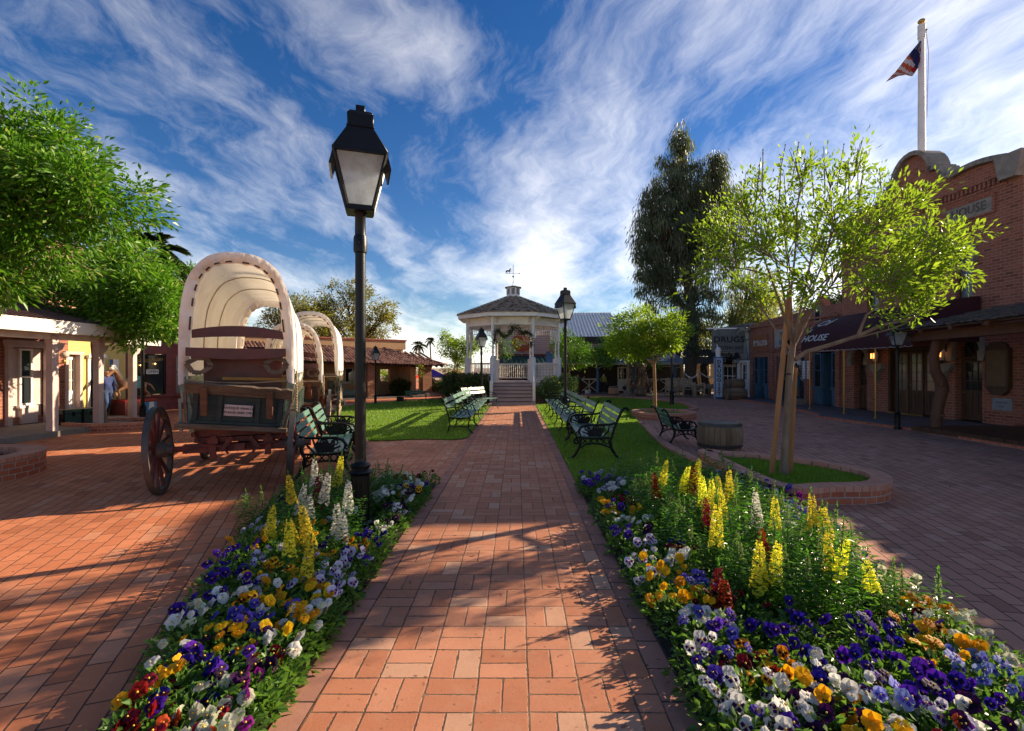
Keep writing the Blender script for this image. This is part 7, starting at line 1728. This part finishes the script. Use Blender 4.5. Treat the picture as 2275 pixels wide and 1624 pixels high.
# ================= people and figures
def skinmesh(J,E,Rd,root,sub=2):
    me=bpy.data.meshes.new('s'); me.from_pydata([tuple(j) for j in J],E,[]); o=bpy.data.objects.new('s',me); sc.collection.objects.link(o)
    md=o.modifiers.new('k','SKIN'); md.use_smooth_shade=True
    for i,v in enumerate(me.skin_vertices[0].data): v.radius=(Rd[i],Rd[i]) if not isinstance(Rd[i],tuple) else Rd[i]; v.use_root=(i==root)
    s=o.modifiers.new('q','SUBSURF'); s.levels=sub; s.render_levels=sub
    dg_=bpy.context.evaluated_depsgraph_get(); out=bpy.data.meshes.new_from_object(o.evaluated_get(dg_)); bpy.data.objects.remove(o); return out
m_skin=mat('skin',(.50,.27,.18),.55)
def person(lb,x_,y_,z_,rz,h,sk,shirt,legs,hair,pose={},cat='person',name='person',longskirt=False,cap=None,shoe=None):
    t=thing(name,lb,cat,(x_,y_,z_),R(rz)); s=h/1.72
    J={'pel':(0,0,.96),'sp':(0,0,1.12),'ch':(0,0,1.32),'ne':(0,.01,1.47),'hb':(0,-.01,1.55),'ht':(0,0,1.655),
       'hl':(-.09,0,.92),'kl':(-.10,-.03,.50),'al':(-.10,.02,.09),'tl':(-.11,-.14,.035),'hr':(.09,0,.92),'kr':(.10,-.03,.50),'ar':(.10,.02,.09),'tr':(.11,-.14,.035),
       'sl':(-.17,.0,1.40),'el':(-.23,.02,1.12),'wl':(-.25,-.08,.88),'pl':(-.25,-.11,.81),'sr':(.17,0,1.40),'er':(.23,.02,1.12),'wr':(.25,-.08,.88),'pr':(.25,-.11,.81)}
    J.update(pose); rad={'pel':.125,'sp':.115,'ch':(.15,.115),'ne':.055,'hb':.075,'ht':.088,'hl':.10,'kl':.062,'al':.042,'tl':.035,'hr':.10,'kr':.062,'ar':.042,'tr':.035,'sl':.06,'el':.042,'wl':.028,'pl':.034,'sr':.06,'er':.042,'wr':.028,'pr':.034}
    names=list(J); E_=[('pel','sp'),('sp','ch'),('ch','ne'),('ne','hb'),('hb','ht'),('pel','hl'),('hl','kl'),('kl','al'),('al','tl'),('pel','hr'),('hr','kr'),('kr','ar'),('ar','tr'),('ch','sl'),('sl','el'),('el','wl'),('wl','pl'),('ch','sr'),('sr','er'),('er','wr'),('wr','pr')]
    P_=[Vector(J[n]) for n in names]; Rr=[rad[n] for n in names]; Ee=[(names.index(a),names.index(c)) for a,c in E_]; bone=[(a,c) for a,c in E_]
    for sd_ in('l','r'):
        p=Vector(J['p'+sd_]); w_=Vector(J['w'+sd_]); d=(p-w_).normalized(); s_=d.cross(Vector((0,1,.2))).normalized()
        for i,(o,l_) in enumerate(((-.024,.06),(-.008,.072),(.008,.068),(.022,.055))):
            a=len(P_); P_+= [p+s_*o+d*.03,p+s_*o+d*(.03+l_*.5)+Vector((0,-.006,0)),p+s_*o+d*(.03+l_)+Vector((0,-.02,0))]; Rr+=[.011,.009,.007]; Ee+=[(names.index('p'+sd_),a),(a,a+1),(a+1,a+2)]
        a=len(P_); P_+= [w_.lerp(p,.5)+s_*-.035,w_.lerp(p,.9)+s_*-.055]; Rr+=[.012,.009]; Ee+=[(names.index('p'+sd_),a),(a,a+1)]
    me=skinmesh([q*s for q in P_],Ee,[(tuple(k*s for k in q) if isinstance(q,tuple) else q*s) for q in Rr],0,1)
    me.materials.clear(); me.materials.append(sk); o=bpy.data.objects.new('body',me); sc.collection.objects.link(o); o.parent=t; me.name='body'
    def near(p,segs):
        best=9;bi=None
        for a,c in bone:
            A=Vector(J[a])*s;B_=Vector(J[c])*s; d=B_-A; tt=max(0,min(1,(p-A).dot(d)/max(d.length_squared,1e-6))); ra=[rad[k_] if not isinstance(rad[k_],tuple) else .14 for k_ in(a,c)]; q=(p-A-d*tt).length-.85*s*(ra[0]+(ra[1]-ra[0])*tt)
            if q<best: best=q;bi=(a,c,tt)
        return bi
    def garment(nm,keep,mt,off):
        vs={};V=[];Fc=[]
        for f in me.polygons:
            n=near(f.center,None)
            if keep(n,f.center/s):
                ids=[]
                for i in f.vertices:
                    if i not in vs: vs[i]=len(V); v=me.vertices[i]; V.append(v.co+v.normal*off*s)
                    ids.append(vs[i])
                Fc.append(tuple(ids))
        b=MB(); b.add(V,Fc); return b.build(nm,mt,t,smooth=80)
    tor={('pel','sp'),('sp','ch'),('ch','sl'),('ch','sr'),('sl','el'),('sr','er'),('el','wl'),('er','wr')}
    garment('shirt',lambda n,c:(n[:2] in tor and not(n[0] in('el','er') and n[2]>.75)) or (n[:2]==('ch','ne') and n[2]<.5),shirt,.014)
    garment('trousers',lambda n,c:n[:2] in{('pel','hl'),('pel','hr'),('hl','kl'),('hr','kr'),('kl','al'),('kr','ar')} and not(n[1] in('al','ar') and n[2]>.93) or (n[:2]==('pel','sp') and n[2]<.25),legs,.020)
    garment('shoes',lambda n,c:n[:2] in{('al','tl'),('ar','tr')} or (n[1] in('al','ar') and n[2]>.93),shoe or m_strap,.012)
    hc=(Vector(J['hb'])+Vector(J['ht']))/2; garment('hair',lambda n,c:n[1]=='ht' and (c.y>hc.y-.02 or c.z>hc.z+.055) or (n[1]=='hb' and c.y>hc.y+.02),hair,.022)
    b=MB(); hz=(hc+Vector((0,0,.01)))*s
    for q in(-.03,.03): b.sphere((hz.x+q*s,hz.y-.083*s,hz.z),.011*s,6)
    b.build('eyes',m_letd,t); b=MB(); b.add([(hz.x-.012*s,hz.y-.083*s,hz.z-.035*s),(hz.x+.012*s,hz.y-.083*s,hz.z-.035*s),(hz.x,hz.y-.11*s,hz.z-.03*s),(hz.x,hz.y-.083*s,hz.z+.01*s)],[(0,1,2),(0,2,3),(1,3,2)]); b.bar((hz.x-.022*s,hz.y-.078*s,hz.z-.058*s),(hz.x+.022*s,hz.y-.078*s,hz.z-.058*s),.006*s); b.build('nose_and_mouth',sk,t)
    return t
cl_=lambda n,c,c2=None: mat(n,c,.85,bump=.2,col2=c2)
m_denim=cl_('denim',(.06,.11,.24),(.03,.05,.12)); m_blond=cl_('blond_hair',(.55,.38,.15)); m_brh=cl_('brown_hair',(.10,.05,.03)); m_gryh=cl_('grey_hair',(.45,.42,.40)); m_dk=cl_('dark_cloth',(.02,.022,.03))
person('person in blue shirt and jeans stepping in at the dark shop doorway',-11.75,14.2,.12,65,1.34,m_skin,cl_('blue_shirt',(.06,.09,.26)),m_denim,m_blond,{'kl':(-.10,-.16,.52),'al':(-.12,.0,.10),'tl':(-.12,-.16,.04),'kr':(.1,.06,.5),'ar':(.1,.28,.12),'tr':(.1,.16,.04),'el':(-.30,-.16,1.18),'wl':(-.34,-.38,1.02),'pl':(-.35,-.45,.98)})
person('person in dark top and blue trousers leaning by the blue porch post',xw(1327,28.9),28.9,.0,-60,1.16,m_skin,m_dk,cl_('blue_trousers',(.02,.05,.20)),m_brh,{'wl':(-.20,-.25,1.05),'pl':(-.18,-.31,1.08)})
person('person in olive green shirt and dark trousers standing on the store porch, hand on hip',xw(1341,28.6),28.6,.02,150,1.14,m_skin,cl_('olive_shirt',(.26,.26,.03)),m_dk,m_gryh,{'er':(.32,.08,1.16),'wr':(.18,-.02,1.0),'pr':(.14,-.05,.97)},shoe=cl_('tan_boots',(.4,.28,.15)))
person('person in teal jacket with raised hand beside the rose bush',xw(1284,28.7),28.7,.0,10,1.14,m_skin,cl_('teal_jacket',(.04,.12,.11)),cl_('brown_trousers',(.12,.05,.03)),m_brh,{'er':(.34,-.05,1.22),'wr':(.46,-.12,1.38),'pr':(.50,-.14,1.43)})
person('person in pink shirt and blue jeans bending behind the slim tree trunk',xw(1406,28.8),28.8,.0,20,1.0,m_skin,cl_('pink_shirt',(.42,.12,.13)),m_denim,m_brh,{'ch':(0,-.18,1.26),'ne':(0,-.28,1.36),'hb':(0,-.34,1.42),'ht':(0,-.40,1.50),'sl':(-.16,-.2,1.34),'sr':(.16,-.2,1.34),'el':(-.2,-.3,1.08),'er':(.2,-.3,1.08),'wl':(-.2,-.38,.86),'wr':(.2,-.38,.86),'pl':(-.2,-.4,.79),'pr':(.2,-.4,.79)})
person('small person in dark top and white trousers seated by the second blue post',xw(1388,28.4),28.4,-.18,0,.95,m_skin,m_dk,cl_('white_trousers',(.5,.5,.52)),m_brh,{'hl':(-.09,0,.6),'hr':(.09,0,.6),'pel':(0,0,.62),'sp':(0,0,.8),'ch':(0,0,1.0),'ne':(0,0,1.14),'hb':(0,-.01,1.22),'ht':(0,0,1.32),'sl':(-.16,0,1.08),'sr':(.16,0,1.08),'el':(-.22,-.02,.85),'er':(.22,-.02,.85),'wl':(-.15,-.2,.75),'wr':(.15,-.2,.75),'pl':(-.13,-.27,.74),'pr':(.13,-.27,.74),'kl':(-.1,-.38,.62),'kr':(.1,-.38,.62),'al':(-.1,-.36,.28),'ar':(.1,-.36,.28),'tl':(-.1,-.5,.24),'tr':(.1,-.5,.24)})
# carved wooden figure with feather headdress
st_=person('painted wooden statue of a figure with feathered headdress and blue robe by the saloon',10.95,19.45,.30,-75,1.40,mat('painted_wood_skin',(.17,.08,.05),.6),mat('painted_brown_vest',(.13,.07,.045),.6),mat('painted_tan_leg',(.22,.12,.07),.6),m_dk,{'wl':(-.05,-.2,1.2),'pl':(0,-.24,1.22),'wr':(.05,-.16,1.1),'pr':(.0,-.2,1.1)},'statue','wooden_statue')
b=MB()
for i in range(22):
    a=R(-95)+R(190)*i/21; c_=Vector((0,.02,1.33)); d=Vector((math.sin(a),.25,math.cos(a))); b.bar(c_+d*.07,c_+d*.25,.035,.012)
for i in range(9): b.bar((.06,.1,1.3-.06*i),(.13+.02*i*.4,.22,1.24-.07*i),.035,.012)
b.build('feather_headdress',m_white,st_); b=MB(); b.lathe([(.13,.90),(.17,.6),(.19,.42),(.17,.42)],14); b.build('robe',mat('robe_blue',(.05,.13,.20),.7),st_)
b=MB(); b.bb(-.28,.28,-.25,.25,-.25,0,0); b.build('plinth',m_stone,st_,bevel=.02)
# horse on the ride
hJ=[(-.30,0,.95),(-.05,0,.98),(.22,0,.98),(-.42,0,1.12),(-.50,0,1.30),(-.58,0,1.42),(-.72,0,1.30),(-.80,0,1.22), # 0 chest 1 belly 2 rump 3 neck 4 neck2 5 poll 6 muzzle 7 nose
 (-.34,-.09,.86),(-.52,-.09,.78),(-.46,-.09,.62),(-.52,-.09,.52),(-.34,.09,.86),(-.56,.09,.84),(-.52,.09,.66),(-.58,.09,.58),
 (.28,-.09,.88),(.30,-.09,.74),(.46,-.09,.62),(.42,-.09,.47),(.28,.09,.88),(.34,.09,.74),(.50,.09,.64),(.50,.09,.48),(.36,0,1.0),(.56,0,.92),(.70,0,.72)]
hE=[(0,1),(1,2),(0,3),(3,4),(4,5),(5,6),(6,7),(0,8),(8,9),(9,10),(10,11),(0,12),(12,13),(13,14),(14,15),(2,16),(16,17),(17,18),(18,19),(2,20),(20,21),(21,22),(22,23),(2,24),(24,25),(25,26)]
hR=[.15,.15,.15,.10,.08,.075,.05,.045]+[.06,.04,.028,.03]*2+[.08,.05,.028,.03]*2+[.03,.035,.015]
me=skinmesh([Vector(p)*.92 for p in hJ],hE,[q*.92 for q in hR],1,2); me.materials.clear(); me.materials.append(mat('palomino_paint',(.50,.26,.12),.45,col2=(.28,.12,.05))); o=bpy.data.objects.new('horse_body',me); sc.collection.objects.link(o); o.parent=hr; me.name='horse_body'
b=MB(); 
for i in range(8): f=i/7; b.box((-.38-.2*f+.03,0,(1.12+.36*f)*.92+.05),(.09,.05,.10))
b.sphere((-.60,0,1.36),.05,6); b.build('mane',m_white,hr)
b=MB(); b.box((.0,0,1.03),(.28,.24,.08)); b.box((.12,0,1.08),(.05,.2,.10)); b.box((-.0,-.15,.88),(.22,.02,.22)); b.build('saddle',mat('saddle_teal',(.15,.45,.42),.6),hr,bevel=.01)
b=MB(); b.tube([(0,0,.44),(0,0,.85)],.035,8); 
for q in((-.48,-.083,.5),(-.53,.083,.55),(.4,-.083,.46)): b.lathe([(.038,q[2]-.04),(.04,q[2]+.03)],8,(q[0],q[1],0))
b.build('mount_pole',m_seat,hr)
b=MB(); b.bar((-.56,.14,.44),(-.58,.14,.9),.05); b.box((-.58,.12,.98),(.12,.2,.3)); b.build('coin_box',m_seat,hr)
